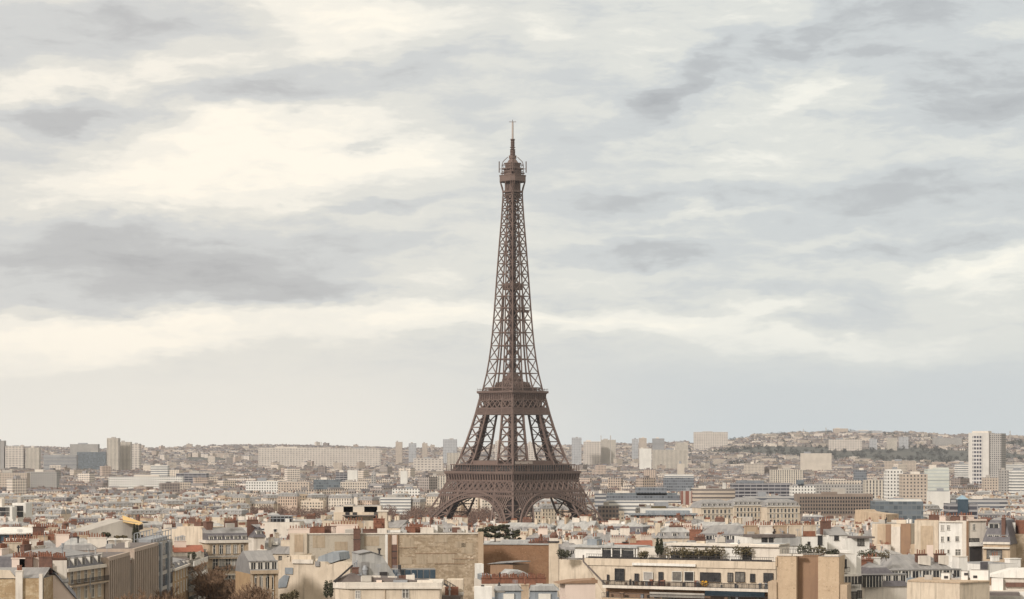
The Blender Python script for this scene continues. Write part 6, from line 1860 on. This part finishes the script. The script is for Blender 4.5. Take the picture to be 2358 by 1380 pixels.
    for k in range(5):
        z = b.z(1144.5 + 8.3 * k)
        b.box('window_band', .8, b.L - .8, -.08, -.004, z - 1.5, z, M_GLASS)
        n = 27
        for i in range(n + 1): b.box('window_pier', .8 + (b.L - 1.6) * i / n - .35, .8 + (b.L - 1.6) * i / n + .35, -.5, -.085, z - 1.7, z + .2, MATS['brown_concrete']) if k < 3 else None
        if k >= 3:
            mb = MB()
            for i in range(n + 1): mb.beam((.8 + (b.L - 1.6) * i / n, -.3, z - 1.7), (.8 + (b.L - 1.6) * i / n, -.3, z + .2), .7)
            mb.beam((.4, -.3, z + .3), (b.L - .4, -.3, z + .3), .5); b.add('pier_frame', mb, MATS['brown_concrete'])
    b.box('upper_wall', b.x(1892), b.x(1928), -.3, 4, b.H, b.z(1133), MATS['brown_concrete'])
    big('dark_banded_office', 'dark blue grey office with horizontal bands behind the beige striped one', 1687, 1820, 1113, 2300, 26, 'darkb', 'office', setbacks=((1700, 1760, 1107, 'greyblue'),))
    big('white_grid_office', 'white office with square windows under a dark cubic roof room', 1823, 1878, 1119, 2250, 20, 'white', 'office', setbacks=((1838, 1852, 1106, 'teal'), (1830, 1878, 1116, 'darkb')))
    big('long_grey_office', 'long grey office bar behind the brown office block', 1880, 1992, 1115, 2350, 20, 'grey', 'office', setbacks=((1900, 1985, 1106, 'cream'),))
    big('grey_low_office', 'low grey office with dark strips before the dark banded office', 1716, 1836, 1144, 1750, 20, 'greyb', 'office')
    big('beige_striped_office', 'beige office with horizontal pale stripes and blank end walls', 1596, 1693, 1126, 1950, 20, 'beigeb', 'office', setbacks=((1596, 1618, 1124, 'blank'), (1668, 1672, 1112, 'blankw')))
    big('red_pier_office', 'narrow dark red office with pale vertical piers', 1569, 1596, 1131, 1960, 18, 'redv', 'office')
    big('long_glass_office', 'long grey blue glass office with stepped roof right of the tower legs', 1396, 1569, 1141, 1980, 26, 'greyblue', 'office', setbacks=((1466, 1536, 1123, 'greyblue'), (1400, 1560, 1136, 'teal')))
    big('white_strip_office', 'low white framed office strip in front of the long glass office', 1398, 1568, 1153, 1960, 8, 'whiteb', 'office', roof=False)
    big('grey_cube_office', 'grey cube shaped office touching the right edge of the tower legs', 1371, 1396, 1137, 1940, 18, 'greyb', 'office')
    big('grey_slab_office', 'dark grey office with light roof above the long glass office', 1530, 1598, 1100, 2700, 24, 'greyblue', 'office', setbacks=((1532, 1598, 1093, 'whiteb'),))
    big('cream_sliver_tower', 'slim blank cream tower above the grey slab office', 1561, 1576, 1068, 3300, 16, 'blank')
    big('long_brown_shed', 'long dark brown low building below the grey cube office', 1378, 1425, 1166, 1750, 14, 'brown')
    big('white_grid_tower', 'white tower block with a dense grid of windows', 2042, 2079, 1085, 2150, 18, 'white', 'tower block', setbacks=((2045, 2077, 1081, 'blankw'),))
    big('beige_twin_block', 'pinkish beige twin block beside the white grid tower', 2078, 2136, 1092, 2100, 18, 'beige', 'apartment block')
    big('pale_green_tower', 'pale green white tower block right of the pinkish twin block', 2136, 2186, 1080, 2150, 18, 'pgreen', 'tower block', setbacks=((2150, 2186, 1077, 'pgreen'),))
    big('cream_slit_block', 'cream block with tall window slits behind the brown office', 1993, 2043, 1106, 2250, 18, 'creamv', 'apartment block')
    big('teal_glass_hall', 'low wide teal glass building with pale roof', 2015, 2126, 1155, 1500, 20, 'teal', 'office', setbacks=((2050, 2124, 1150, 'blankw'),))
    big('white_dark_band_block', 'white block with one broad dark glass band', 2142, 2188, 1132, 1900, 16, 'blankw', 'office').box('glass_band', 1.5, 15, -.1, -.004, 14, 23, M_GLASSB)
    b = big('pyramid_glass_office', 'dark glass office whose corner tower carries a blue glass pyramid', 2185, 2252, 1160, 1450, 18, 'darkb', 'office', roof=False)
    x0, x1 = b.x(2205), b.x(2229); b.box('glass_tower', x0, x1, -1, 5.5, 0, b.z(1150), M_GLASSB); mb = MB(); xm = (x0 + x1) / 2
    q = [(x0 - .3, -1.3), (x1 + .3, -1.3), (x1 + .3, 5.8), (x0 - .3, 5.8)]
    for i in range(4): mb.poly([(*q[i], b.z(1150)), (*q[(i + 1) % 4], b.z(1150)), (xm, 2.2, b.z(1140))])
    b.add('glass_pyramid', mb, mat('pale_blue_glass', (0.22, 0.32, 0.40), (0.28, 0.38, 0.46), .5, rough=.2))
    # the tall tower at the right
    b = Bd('white_banded_tower', 'tall white tower block with window columns and a grey flank, highest at the right', 2230, 2277, 997, 3300, 3285, depth=26, cat='tower block')
    b.box('wall', 0, b.L, 0, b.D, 0, b.H, facade('tower_piers', (0.60, 0.575, 0.54), G_D, 30.0, 40.0, .02, .02), label='blank white wall piers')
    b.box('window_column', b.x(2240), b.x(2262), -.6, -.004, 0, b.H - 4, facade('tower_windows', (0.58, 0.56, 0.54), (0.03, 0.03, 0.045), 4.0, 5.4, .72, .58))
    b.box('grey_flank', b.x(2277) + .003, b.x(2304), 3, 24, 0, b.H - 1, FA['grey']); b.box('roof_room', 4, b.L - 2, 4, 18, b.H, b.H + 2.5, M_PALE)
    big('beige_grid_block', 'brownish block with grid of balconies at the foot of the tall white tower', 2266, 2303, 1100, 2700, 14, 'beige', 'apartment block')
    b = big('zigzag_stair_tower', 'white grey block with a zigzag stair edge at the right border', 2330, 2400, 1084, 2500, 16, 'whiteb', 'tower block')
    big('grey_flank_tower', 'grey tower block between the tall white tower and the zigzag block', 2306, 2330, 1082, 2600, 16, 'grey', 'tower block')
    big('white_band_terraces', 'white banded terrace building left of the tall white tower', 2204, 2230, 1068, 3400, 20, 'whiteb', 'apartment block')
    big('white_wide_terraces', 'wide white banded block behind the grey flank tower', 2303, 2400, 1070, 3500, 20, 'whiteb', 'apartment block')
    big('low_grey_podium', 'long low grey podium at the foot of the tall white tower', 2190, 2320, 1150, 1900, 18, 'greyb')
    # left half
    L = [('grid_office', 'greenish grey office with window grid at the far left', 60, 130, 1087, 3000, 20, 'grey', 'office'), ('brown_grid_office', 'brownish long office with window grid at the left border', -30, 62, 1089, 2950, 20, 'beige', 'office'),
         ('stepped_white_block', 'stepped white terraced block with broad bands', 347, 386, 1072, 3300, 20, 'whiteb', 'apartment block'), ('dark_roof_hall', 'dark low roofed hall right of the stepped white block', 405, 475, 1090, 3250, 26, 'darkb', 'hall'),
         ('white_long_block', 'long white apartment bar below the stepped white block', 250, 420, 1098, 3000, 14, 'white', 'apartment block'), ('white_grid_block', 'white block with tall slits left of the dark blue glass office', 566, 640, 1108, 2700, 16, 'white', 'apartment block'),
         ('blue_glass_office', 'dark blue glass office with pale roof edge', 722, 784, 1105, 2750, 20, 'teal', 'office'), ('dark_cube_office', 'dark cube shaped office above the blue glass office', 773, 799, 1088, 3500, 18, 'darkb', 'office'),
         ('small_white_slab', 'small bright white slab right of the dark cube', 800, 823, 1083, 3500, 14, 'blankw', 'apartment block'), ('balcony_grid_block', 'pinkish block with balconies right of the white slit block', 640, 712, 1110, 2650, 16, 'beige', 'apartment block'),
         ('warm_grid_block', 'cream block with dark square windows right of the blue glass office', 784, 846, 1110, 2700, 16, 'cream', 'apartment block'), ('pale_wide_block', 'pale wide apartment block behind the bare trees', 903, 966, 1126, 2450, 16, 'white', 'apartment block'),
         ('banded_wide_block', 'block with white balcony bands just left of the tower legs', 876, 946, 1146, 2350, 14, 'whiteb', 'apartment block'), ('cream_slab_by_tower', 'cream slab beside the first floor of the tower', 990, 1028, 1096, 2900, 14, 'creamv', 'apartment block'),
         ('white_end_block', 'white block with a blank end wall left of the cream slab', 922, 938, 1085, 3300, 16, 'blankw', 'apartment block'), ('grey_spire_block', 'slim grey pointed block above the warm grid block', 855, 865, 1093, 3000, 10, 'grey', 'church'),
         ('long_pale_block', 'long pale block above the cream slab left of the tower', 952, 1020, 1056, 5200, 20, 'slab', 'apartment block'), ('twin_pale_block', 'pale twin slab next to the lower left tower leg', 1029, 1060, 1043, 5200, 18, 'creamv', 'apartment block'),
         ('teal_glass_block', 'large dark teal glass block beneath the beige towers', 177, 243, 1041, 5600, 30, 'teal', 'office'), ('grey_back_block', 'grey block with roof structures behind the teal glass block', 161, 225, 1023, 6300, 30, 'grey', 'office'),
         ('beige_high_tower', 'tallest beige tower block in the left skyline', 246, 273, 1009, 5400, 25, 'creamv', 'tower block'), ('beige_second_tower', 'second beige tower block right of the tallest one', 274, 300, 1018, 5450, 25, 'creamv', 'tower block'), ('beige_third_tower', 'third and lowest beige tower block of the left group', 302, 321, 1022, 5600, 25, 'slab', 'tower block'),
         ('edge_grey_tower', 'grey tower cut by the left border', -20, 9, 1015, 5600, 25, 'grey', 'tower block'), ('pale_square_slab', 'pale square slab near the left border', 12, 54, 1028, 5600, 20, 'slab', 'apartment block'), ('pale_split_slab', 'pale split slab right of the square one', 59, 90, 1031, 5600, 20, 'creamv', 'apartment block'), ('grey_narrow_slab', 'grey banded slab between pale slabs and teal glass', 100, 176, 1048, 5500, 22, 'greyb', 'office'),
         ('great_housing_slab', 'very long pale housing slab along the skyline left of the tower', 595, 752, 1031, 6500, 18, 'slab', 'apartment block'), ('great_housing_slab', 'eastern half of the long pale housing slab nearest to the tower', 752, 876, 1033, 6450, 18, 'slab', 'apartment block'),
         ('pinkish_skyline_tower', 'pinkish tower on the skyline just right of the long housing slab', 911, 926, 1018, 7200, 25, 'beige', 'tower block'), ('grey_skyline_tower', 'bluish grey tower on the skyline with wide cap', 941, 958, 1021, 7400, 25, 'mist', 'tower block'), ('slim_skyline_tower', 'slim beige tower on the skyline left of the iron tower', 972, 984, 1021, 7300, 22, 'beige', 'tower block'), ('broad_skyline_tower', 'broad stepped pale tower close to the left leg of the iron tower', 1020, 1052, 1012, 7300, 30, 'mist', 'tower block'),
         ('hidden_leg_tower', 'pale tower seen between the legs of the iron tower', 1140, 1160, 1016, 7200, 25, 'slab', 'tower block'), ('hidden_leg_block', 'pale block seen through the right gap of the iron tower', 1216, 1236, 1019, 6800, 25, 'slab', 'tower block'), ('bluish_cylinder_tower', 'bluish grey tower just right of the iron tower', 1317, 1339, 1008, 6900, 26, 'mist', 'tower block'),
         ('pale_ridge_block', 'pale long block with mast right of the bluish tower', 1344, 1384, 1017, 7000, 25, 'slab', 'apartment block'), ('pale_ridge_tower', 'pale taller block ending the ridge group right of the bluish tower', 1384, 1418, 1013, 7050, 25, 'creamv', 'apartment block'), ('white_end_slab', 'white slab with a bright end wall in the right middle distance', 1473, 1500, 1033, 5600, 20, 'blankw', 'apartment block'), ('four_part_slab', 'long pale slab of four linked blocks', 1503, 1584, 1036, 5700, 18, 'creamv', 'apartment block'),
         ('grey_pair_tower', 'grey tower of the pair on the middle skyline', 1456, 1470, 1011, 7400, 25, 'mist', 'tower block'), ('pinkish_pair_tower', 'pinkish tower of the pair on the middle skyline', 1472, 1489, 1009, 7300, 25, 'beige', 'tower block'), ('flat_skyline_block', 'dark flat block on the middle skyline', 1503, 1530, 1010, 7400, 25, 'greyb', 'office'), ('cream_skyline_tower', 'cream tower below the big hilltop block', 1556, 1584, 1019, 6800, 25, 'creamv', 'tower block'),
         ('hilltop_slab', 'biggest pale slab crowning the hill right of the tower', 1599, 1676, 995, 8200, 40, 'slab', 'apartment block'), ('hilltop_pinkish_block', 'pinkish block on the ridge at the right', 1921, 1953, 987, 9000, 40, 'beige', 'apartment block'), ('hilltop_dark_block', 'long dark block on the wooded ridge top', 1960, 2032, 992, 9100, 40, 'mist', 'apartment block'),
         ('slope_tower', 'slim grey tower on the wooded slope', 2004, 2020, 1011, 7400, 22, 'mist', 'tower block'), ('slope_twin_tower', 'pale twin tower on the wooded slope', 2044, 2066, 1008, 7400, 22, 'creamv', 'tower block'), ('slope_grey_slab', 'grey slab on the wooded slope right of the pale twin tower', 2072, 2092, 1006, 7600, 22, 'mist', 'apartment block'), ('slope_broad_slab', 'broad pale slab low on the wooded slope', 1910, 1985, 1012, 7300, 22, 'slab', 'apartment block'), ('slope_wide_block', 'wide pale grey block high on the slope near the tall white tower', 2150, 2215, 1008, 7800, 22, 'grey', 'apartment block'), ('slope_pale_block', 'pale apartment bar above the white slab at the right', 1845, 1915, 1044, 5200, 18, 'blank', 'apartment block'),
         ('mid_cream_block', 'cream block below the slope right of the tower', 1715, 1760, 1068, 4600, 20, 'cream', 'apartment block'), ('mid_slit_block', 'cream block with vertical slits in the right middle distance', 1775, 1850, 1082, 3300, 20, 'creamv', 'apartment block'), ('mid_orange_block', 'long pinkish brown block below the slope', 2040, 2110, 1062, 5000, 20, 'beige', 'apartment block'), ('grey_window_block', 'bluish grey framed block left of the white grid tower', 1970, 1996, 1083, 2900, 18, 'greyblue', 'office')]
    for (nm, lb, x0, x1, yt, d, dep, fa, cat) in sorted(L, key=lambda t: t[5]):
        b = big({'office': 'office_block', 'hall': 'flat_hall', 'church': 'church_tower'}.get(cat, cat.replace(' ', '_')), lb, x0, x1, yt, d, dep, fa, cat, occl=True)
        if nm == 'grey_spire_block':
            mb = MB(); q = [(0, 0), (b.L, 0), (b.L, b.D), (0, b.D)]
            for i in range(4): mb.poly([(*q[i], b.H + .01), (*q[(i + 1) % 4], b.H + .01), (b.L / 2, b.D / 2, b.H + 7)])
            b.add('spire', mb, M_ZINC)
    for (px, yt, d) in ((1406, 1003, 7000), (1902, 985, 9000), (1384, 1003, 9000), (1850, 988, 9200), (740, 1018, 9300), (2326, 992, 8200)):
        x = PX(px, d); g = ground(x, d)
        mb = MB(); mb.beam((0, 0, 0), (0, 0, PZ(yt, d) - g), 2.6); o = empty('radio_mast', (x, d, g)); mb.build('mast_shaft', M_GREYC, o)
        tag(o, 'thin mast on the skyline ' + {1406: 'over the pale ridge tower', 1902: 'left of the pinkish ridge block', 1384: 'just right of the bluish tower', 1850: 'over the wooded ridge', 740: 'above the long housing slab', 2326: 'right of the tall white tower'}[px], 'mast')


landmarks()

# ------------------------------------------------------------------ bare woods, then the houses nearer than 2.4 km, then the far city
def wood_mass(name, spots, m, seed, hgt, size, per, vol=0.5):
    """one mass of tree crowns, each crown a loose cloud of small twig faces"""
    rs = np.random.RandomState(seed)
    V = []; n = 0
    for (x, y, z, h, w) in spots:
        k = per
        p = rs.normal(size=(k, 3)); p /= np.linalg.norm(p, axis=1)[:, None]
        p *= (rs.uniform(vol ** 3, 1, size=(k, 1))) ** (1 / 3)
        c = np.array([x, y, z + h * 0.58]) + p * np.array([w / 2, w / 2, h * 0.45])
        a = rs.normal(size=(k, 3)); a /= np.linalg.norm(a, axis=1)[:, None]
        b = rs.normal(size=(k, 3)); b -= (a * b).sum(1)[:, None] * a; b /= np.linalg.norm(b, axis=1)[:, None]
        s = size * rs.uniform(.6, 1.5, size=(k, 1))
        V.append(np.stack([c + a * s, c + b * s * .45, c - a * s, c - b * s * .45], 1).reshape(-1, 3))
        t = np.array([[x - .25, y, z], [x + .25, y, z], [x + .2, y, z + h * .6], [x - .2, y, z + h * .6]]); V.append(t)
    V = np.concatenate(V); nf = len(V) // 4
    me = bpy.data.meshes.new(name)
    me.vertices.add(len(V)); me.vertices.foreach_set('co', V.astype(np.float32).ravel())
    me.loops.add(nf * 4); me.loops.foreach_set('vertex_index', np.arange(nf * 4, dtype=np.int32))
    me.polygons.add(nf); me.polygons.foreach_set('loop_start', np.arange(0, nf * 4, 4, dtype=np.int32)); me.polygons.foreach_set('loop_total', np.full(nf, 4, dtype=np.int32))
    me.update(); me.validate(); me.materials.append(m)
    o = link(name, me); tag(o, kind='stuff'); return o


M_WINTER = mat('winter_twigs', (0.135, 0.085, 0.068), (0.19, 0.122, 0.095), 0.05, rough=.95)
M_HILLW = mat('hill_wood', (0.032, 0.038, 0.036), (0.060, 0.060, 0.055), 0.01, rough=.95)
rw = random.Random(9)
sp = []
for i in range(640):
    y = rw.uniform(1650, 2330); px = rw.uniform(545, 1160)
    x = PX(px, y); sp.append((x, y, ground(x, y), rw.uniform(12, 17.5), rw.uniform(8, 12)))
for i in range(240):
    y = rw.uniform(1440, 1700); px = rw.uniform(900, 1400)
    x = PX(px, y); sp.append((x, y, ground(x, y), rw.uniform(10, 15), rw.uniform(8, 11)))
for i in range(130):                                               # along the quay at the right
    y = rw.uniform(1420, 1560); px = rw.uniform(1380, 2000)
    x = PX(px, y); sp.append((x, y, ground(x, y), rw.uniform(13, 17), rw.uniform(8, 11)))
for i in range(90):
    y = rw.uniform(1380, 1500); px = rw.uniform(0, 560)
    x = PX(px, y); sp.append((x, y, ground(x, y), rw.uniform(12, 16), rw.uniform(8, 11)))
wood_mass('bare_park_trees', sp, M_WINTER, 3, 0, 0.55, 260)
PEND.append((2300, 545, 1010, 1170))
fill_rows()

# ordinals and neighbours make every label of the repeated houses point at one house
NEAR_REF = [(20, 'the white disc roof'), (235, 'the beige terrace gable'), (330, 'the yellow canopy'), (420, 'the blank cream gable'), (520, 'the five dormer mansard'), (640, 'the white cube'), (760, 'the grey party wall'), (850, 'the stepped cream turret'), (1000, 'the stained party wall'), (1150, 'the dark evergreens'),
            (1230, 'the brown brick wall'), (1330, 'the cream chimney pillar'), (1450, 'the long blue zinc roof'), (1530, 'the penthouse cypresses'), (1660, 'the slate attic'), (1790, 'the white penthouse row'), (1900, 'the beige pylons'), (2000, 'the sandy blind gable'), (2130, 'the tall cream gable'), (2195, 'the white windowed house'), (2295, 'the tall slate mansard'), (2360, 'the rusty patched flank')]
FAR_REF = [(20, 'the white edge block'), (120, 'the window grid offices'), (320, 'the stepped white block'), (440, 'the dark roofed hall'), (600, 'the white slit block'), (750, 'the blue glass office'), (935, 'the balcony band block'), (1100, 'the left arch of the tower'), (1260, 'the right arch of the tower'), (1385, 'the grey cube office'), (1480, 'the long glass office'), (1640, 'the beige striped office'), (1750, 'the dark banded office'), (1925, 'the brown office block'), (2060, 'the teal glass hall'), (2210, 'the glass pyramid'), (2330, 'the zigzag stair block')]
ORD = ['first', 'second', 'third', 'fourth', 'fifth', 'sixth', 'seventh', 'eighth', 'ninth', 'tenth', 'eleventh', 'twelfth', 'thirteenth', 'fourteenth', 'fifteenth', 'sixteenth', 'seventeenth', 'eighteenth', 'nineteenth', 'twentieth']


def label_houses():
    by = {}
    for g in GENERIC:
        root, kind, colour, px, py, y, cat = g
        ref = min(FAR_REF if y > 1400 else NEAR_REF, key=lambda t: abs(t[0] - px))[1]
        by.setdefault((kind, colour, ref), []).append(g)
    for (kind, colour, ref), L in by.items():
        L.sort(key=lambda t: t[3])
        for i, (root, _, _, px, py, y, cat) in enumerate(L):
            lb = f'{colour} {ROOFW[kind]} house beyond {ref}'
            if len(L) == 2: lb = f'{colour} {ROOFW[kind]} house beyond {ref}, ' + ('farther left' if i == 0 else 'farther right') + ' of two'
            elif len(L) > 2: lb = f'{colour} {ROOFW[kind]} house beyond {ref}, {ORD[min(i, 19)]} from the left'
            tag(root, lb, cat, ('near ' if y < 1400 else 'far ') + ROOFW[kind] + ' houses')


label_houses()
print('HOUSES', len(GENERIC), {k: sum(1 for g in GENERIC if g[1] == k) for k in NAMEW})


def far_city():
    rs = random.Random(21)
    V, Fc, Mi, Tn = [], [], [], []

    def quad(pts, m, t):
        k = len(V); V.extend(pts); Fc.append(tuple(range(k, k + len(pts)))); Mi.append(m); Tn.append(t)

    def block(x, y, z, ang, L, D, H, rh, wt, rt, ch):
        c, s = math.cos(ang), math.sin(ang)
        def P(u, v, h): return (x + u * c - v * s, y + u * s + v * c, z + h)
        fp = [(0, 0), (L, 0), (L, D), (0, D)]
        for i in range(4):
            (a, b), (e, f) = fp[i], fp[(i + 1) % 4]
            quad([P(a, b, 0), P(e, f, 0), P(e, f, H), P(a, b, H)], 0, wt)
        if rh <= 0:
            quad([P(*p, H) for p in fp], 1, rt)
            u = L * rs.uniform(.1, .5); w = L * rs.uniform(.15, .35); hh = rs.uniform(1.5, 3.5)
            q = [(u, D * .3), (u + w, D * .3), (u + w, D * .7), (u, D * .7)]
            for i in range(4): quad([P(*q[i], H), P(*q[(i + 1) % 4], H), P(*q[(i + 1) % 4], H + hh), P(*q[i], H + hh)], 1, wt)
            quad([P(*p, H + hh) for p in q], 1, rt)
        else:
            i1 = 1.4
            hi = [(i1, i1), (L - i1, i1), (L - i1, D - i1), (i1, D - i1)]
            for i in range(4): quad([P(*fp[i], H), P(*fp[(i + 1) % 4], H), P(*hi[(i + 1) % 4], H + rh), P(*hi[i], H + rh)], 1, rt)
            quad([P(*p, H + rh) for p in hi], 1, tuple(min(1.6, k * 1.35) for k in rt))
        for _ in range(ch):
            u = rs.uniform(.5, L - 1); v = rs.uniform(1, D - 2); w = rs.uniform(1.2, 3.5); hh = H + max(rh, 0) + rs.uniform(1.2, 2.6)
            q = [(u, v), (u + w, v), (u + w, v + .8), (u, v + .8)]
            t = rs.choice([(.85, .5, .38), (1.25, 1.1, .95), (.95, .8, .7)])
            for i in range(4): quad([P(*q[i], H), P(*q[(i + 1) % 4], H), P(*q[(i + 1) % 4], hh), P(*q[i], hh)], 1, t)
            quad([P(*p, hh) for p in q], 1, t)
    WT = [(1.2, 1.16, 1.10), (1.0, .96, .90), (1.05, 1.0, .93), (1.15, 1.10, 1.04), (1.32, 1.31, 1.29), (.85, .77, .70), (1.0, .90, .84), (.7, .69, .70), (1.3, 1.28, 1.22), (.5, .47, .47)]
    RT = [(.62, .62, .66), (.7, .7, .72), (.55, .52, .52), (.8, .78, .76), (.62, .42, .34), (.5, .5, .56)]
    y = 2450.0; cnt = 0; turn = .2
    while y < 10400:
        advance(y - 30)
        px = -90 + rs.uniform(-30, 0)
        step = 19 + (y - 2400) * .0065
        while px < 2450:
            yy = y + rs.uniform(-.45, .45) * step
            if rs.random() < .12: turn = rs.uniform(-.75, .75)
            hill = sstep(1400, 1750, px) * sstep(5600, 6600, yy)
            r = rs.random()
            if hill > .5 and rs.random() < .12: px += 9 * F / yy; continue
            if hill > .5:
                if r < .86: L, D, H, rh, ch = rs.uniform(8, 15), 9, rs.uniform(5, 9), 2.6, 1
                else: L, D, H, rh, ch = rs.uniform(20, 46), 12, rs.uniform(9, 17), 0, 0
            elif r < .66: L, D, H, rh, ch = rs.uniform(11, 24), 11, rs.uniform(13, 20), 3.2, rs.choice([1, 2, 3])
            elif r < .90: L, D, H, rh, ch = rs.uniform(12, 30), 13, rs.uniform(14, 23), 0, 1
            elif r < .99: L, D, H, rh, ch = rs.uniform(28, 60), 14, rs.uniform(16, 25), 0, 0
            else: L, D, H, rh, ch = rs.uniform(16, 24), 16, rs.uniform(26, 40), 0, 0
            if yy > 7200 and hill < .5: H *= .8
            x = PX(px, yy); g = ground(x, yy); w = L * F / yy
            wood = math.sin(x * .0031 + 1.3) * math.sin(yy * .0023 + x * .0009) + .35 * math.sin(x * .011 + yy * .004)
            if (hill > .5 or yy > 7600) and wood > (.9 if hill < .5 else .05 if yy > 8300 else .25): px += w + 6; continue
            pt = HY + F * (ZC - (g + H + rh)) / yy
            if seen(px, px + w, pt, .35) > .1 and rs.random() > .06:
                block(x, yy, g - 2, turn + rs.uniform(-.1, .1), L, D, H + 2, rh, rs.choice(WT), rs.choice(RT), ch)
                hide(px + 1, px + w - 1, pt + 1.0); cnt += 1
            px += w * rs.uniform(1.02, 1.35)
        y += step
    me = bpy.data.meshes.new('distant_city'); me.from_pydata(V, [], Fc)
    me.materials.append(facade('distant_walls', (0.58, 0.52, 0.465), (0.045, 0.04, 0.045), 3.0, 3.2, .52, .60, tint=True))
    rm, k, bs = new_mat('distant_roofs'); at = k.n.new('ShaderNodeAttribute'); at.attribute_name = 'tint'
    tc = k.n.new('ShaderNodeTexCoord'); k.set(bs.inputs['Base Color'], k.mix(1.0, k.mix(k.noise(tc.outputs['Object'], .12, 4, .7), (.15, .145, .15), (.27, .255, .255)), at.outputs['Color'], 'MULTIPLY')); bs.inputs['Roughness'].default_value = .6
    me.materials.append(rm)
    me.polygons.foreach_set('material_index', Mi)
    a = me.attributes.new('tint', 'FLOAT_COLOR', 'FACE'); a.data.foreach_set('color', np.array([(*t, 1) for t in Tn], dtype=np.float32).ravel())
    uv = me.uv_layers.new(name='UVMap'); co = np.array(V); nl = len(me.loops)
    lv = np.empty(nl, dtype=np.int32); me.loops.foreach_get('vertex_index', lv); lt = np.empty(len(me.polygons), dtype=np.int32); me.polygons.foreach_get('loop_total', lt)
    nr = np.empty(len(me.polygons) * 3); me.polygons.foreach_get('normal', nr); nr = np.repeat(nr.reshape(-1, 3), lt, axis=0); P = co[lv]
    hl = np.maximum(1e-6, np.hypot(nr[:, 0], nr[:, 1])); U = (P[:, 0] * -nr[:, 1] + P[:, 1] * nr[:, 0]) / hl
    uv.data.foreach_set('uv', np.stack([U, P[:, 2]], 1).astype(np.float32).ravel())
    o = link('distant_city', me); tag(o, 'dense far city of pale blocks stretching to the hills', None, None, 'stuff')
    print('FAR', cnt, len(Fc))


far_city()
sp = []
for i in range(4500):
    px = rw.uniform(-60, 2420) if i < 4200 else rw.uniform(1400, 2420); y = rw.uniform(5200, 10200)
    hill = sstep(1400, 1750, px)
    if hill < .5 and rw.random() < (.96 if y < 8600 else .6): continue
    x = PX(px, y)
    wood = math.sin(x * .0031 + 1.3) * math.sin(y * .0023 + x * .0009) + .35 * math.sin(x * .011 + y * .004)
    if wood < -.05 and rw.random() < (.7 if hill < .5 else .35): continue
    sp.append((x, y, ground(x, y) - 1, rw.uniform(9, 17), rw.uniform(11, 22)))
wood_mass('hill_woods', sp, M_HILLW, 5, 0, 1.9, 46)
sp = []
for i in range(420):
    px = rw.uniform(-60, 2420); y = rw.uniform(2450, 5600); x = PX(px, y)
    sp.append((x, y, ground(x, y), rw.uniform(12, 19), rw.uniform(8, 14)))
wood_mass('street_trees', sp, M_WINTER, 6, 0, .9, 90)

# ------------------------------------------------------------------ the air: one pale box of haze round the camera and the scene
def build_haze():
    mb = MB(); mb.box(-3400, 3400, -60, 12600, -4.0, 331.0)
    m = bpy.data.materials.new('haze'); m.use_nodes = True
    k = NT(m.node_tree)
    for n in list(k.n): k.n.remove(n)
    out = k.n.new('ShaderNodeOutputMaterial'); v = k.n.new('ShaderNodeVolumePrincipled')
    v.inputs['Color'].default_value = (0.83, 0.865, 0.95, 1); v.inputs['Density'].default_value = HAZE; v.inputs['Anisotropy'].default_value = 0.0
    k.l.new(v.outputs[0], out.inputs['Volume'])
    o = mb.build('haze', m); tag(o, kind='stuff')
    o.visible_shadow = True


HAZE = 2.4e-5
build_haze()
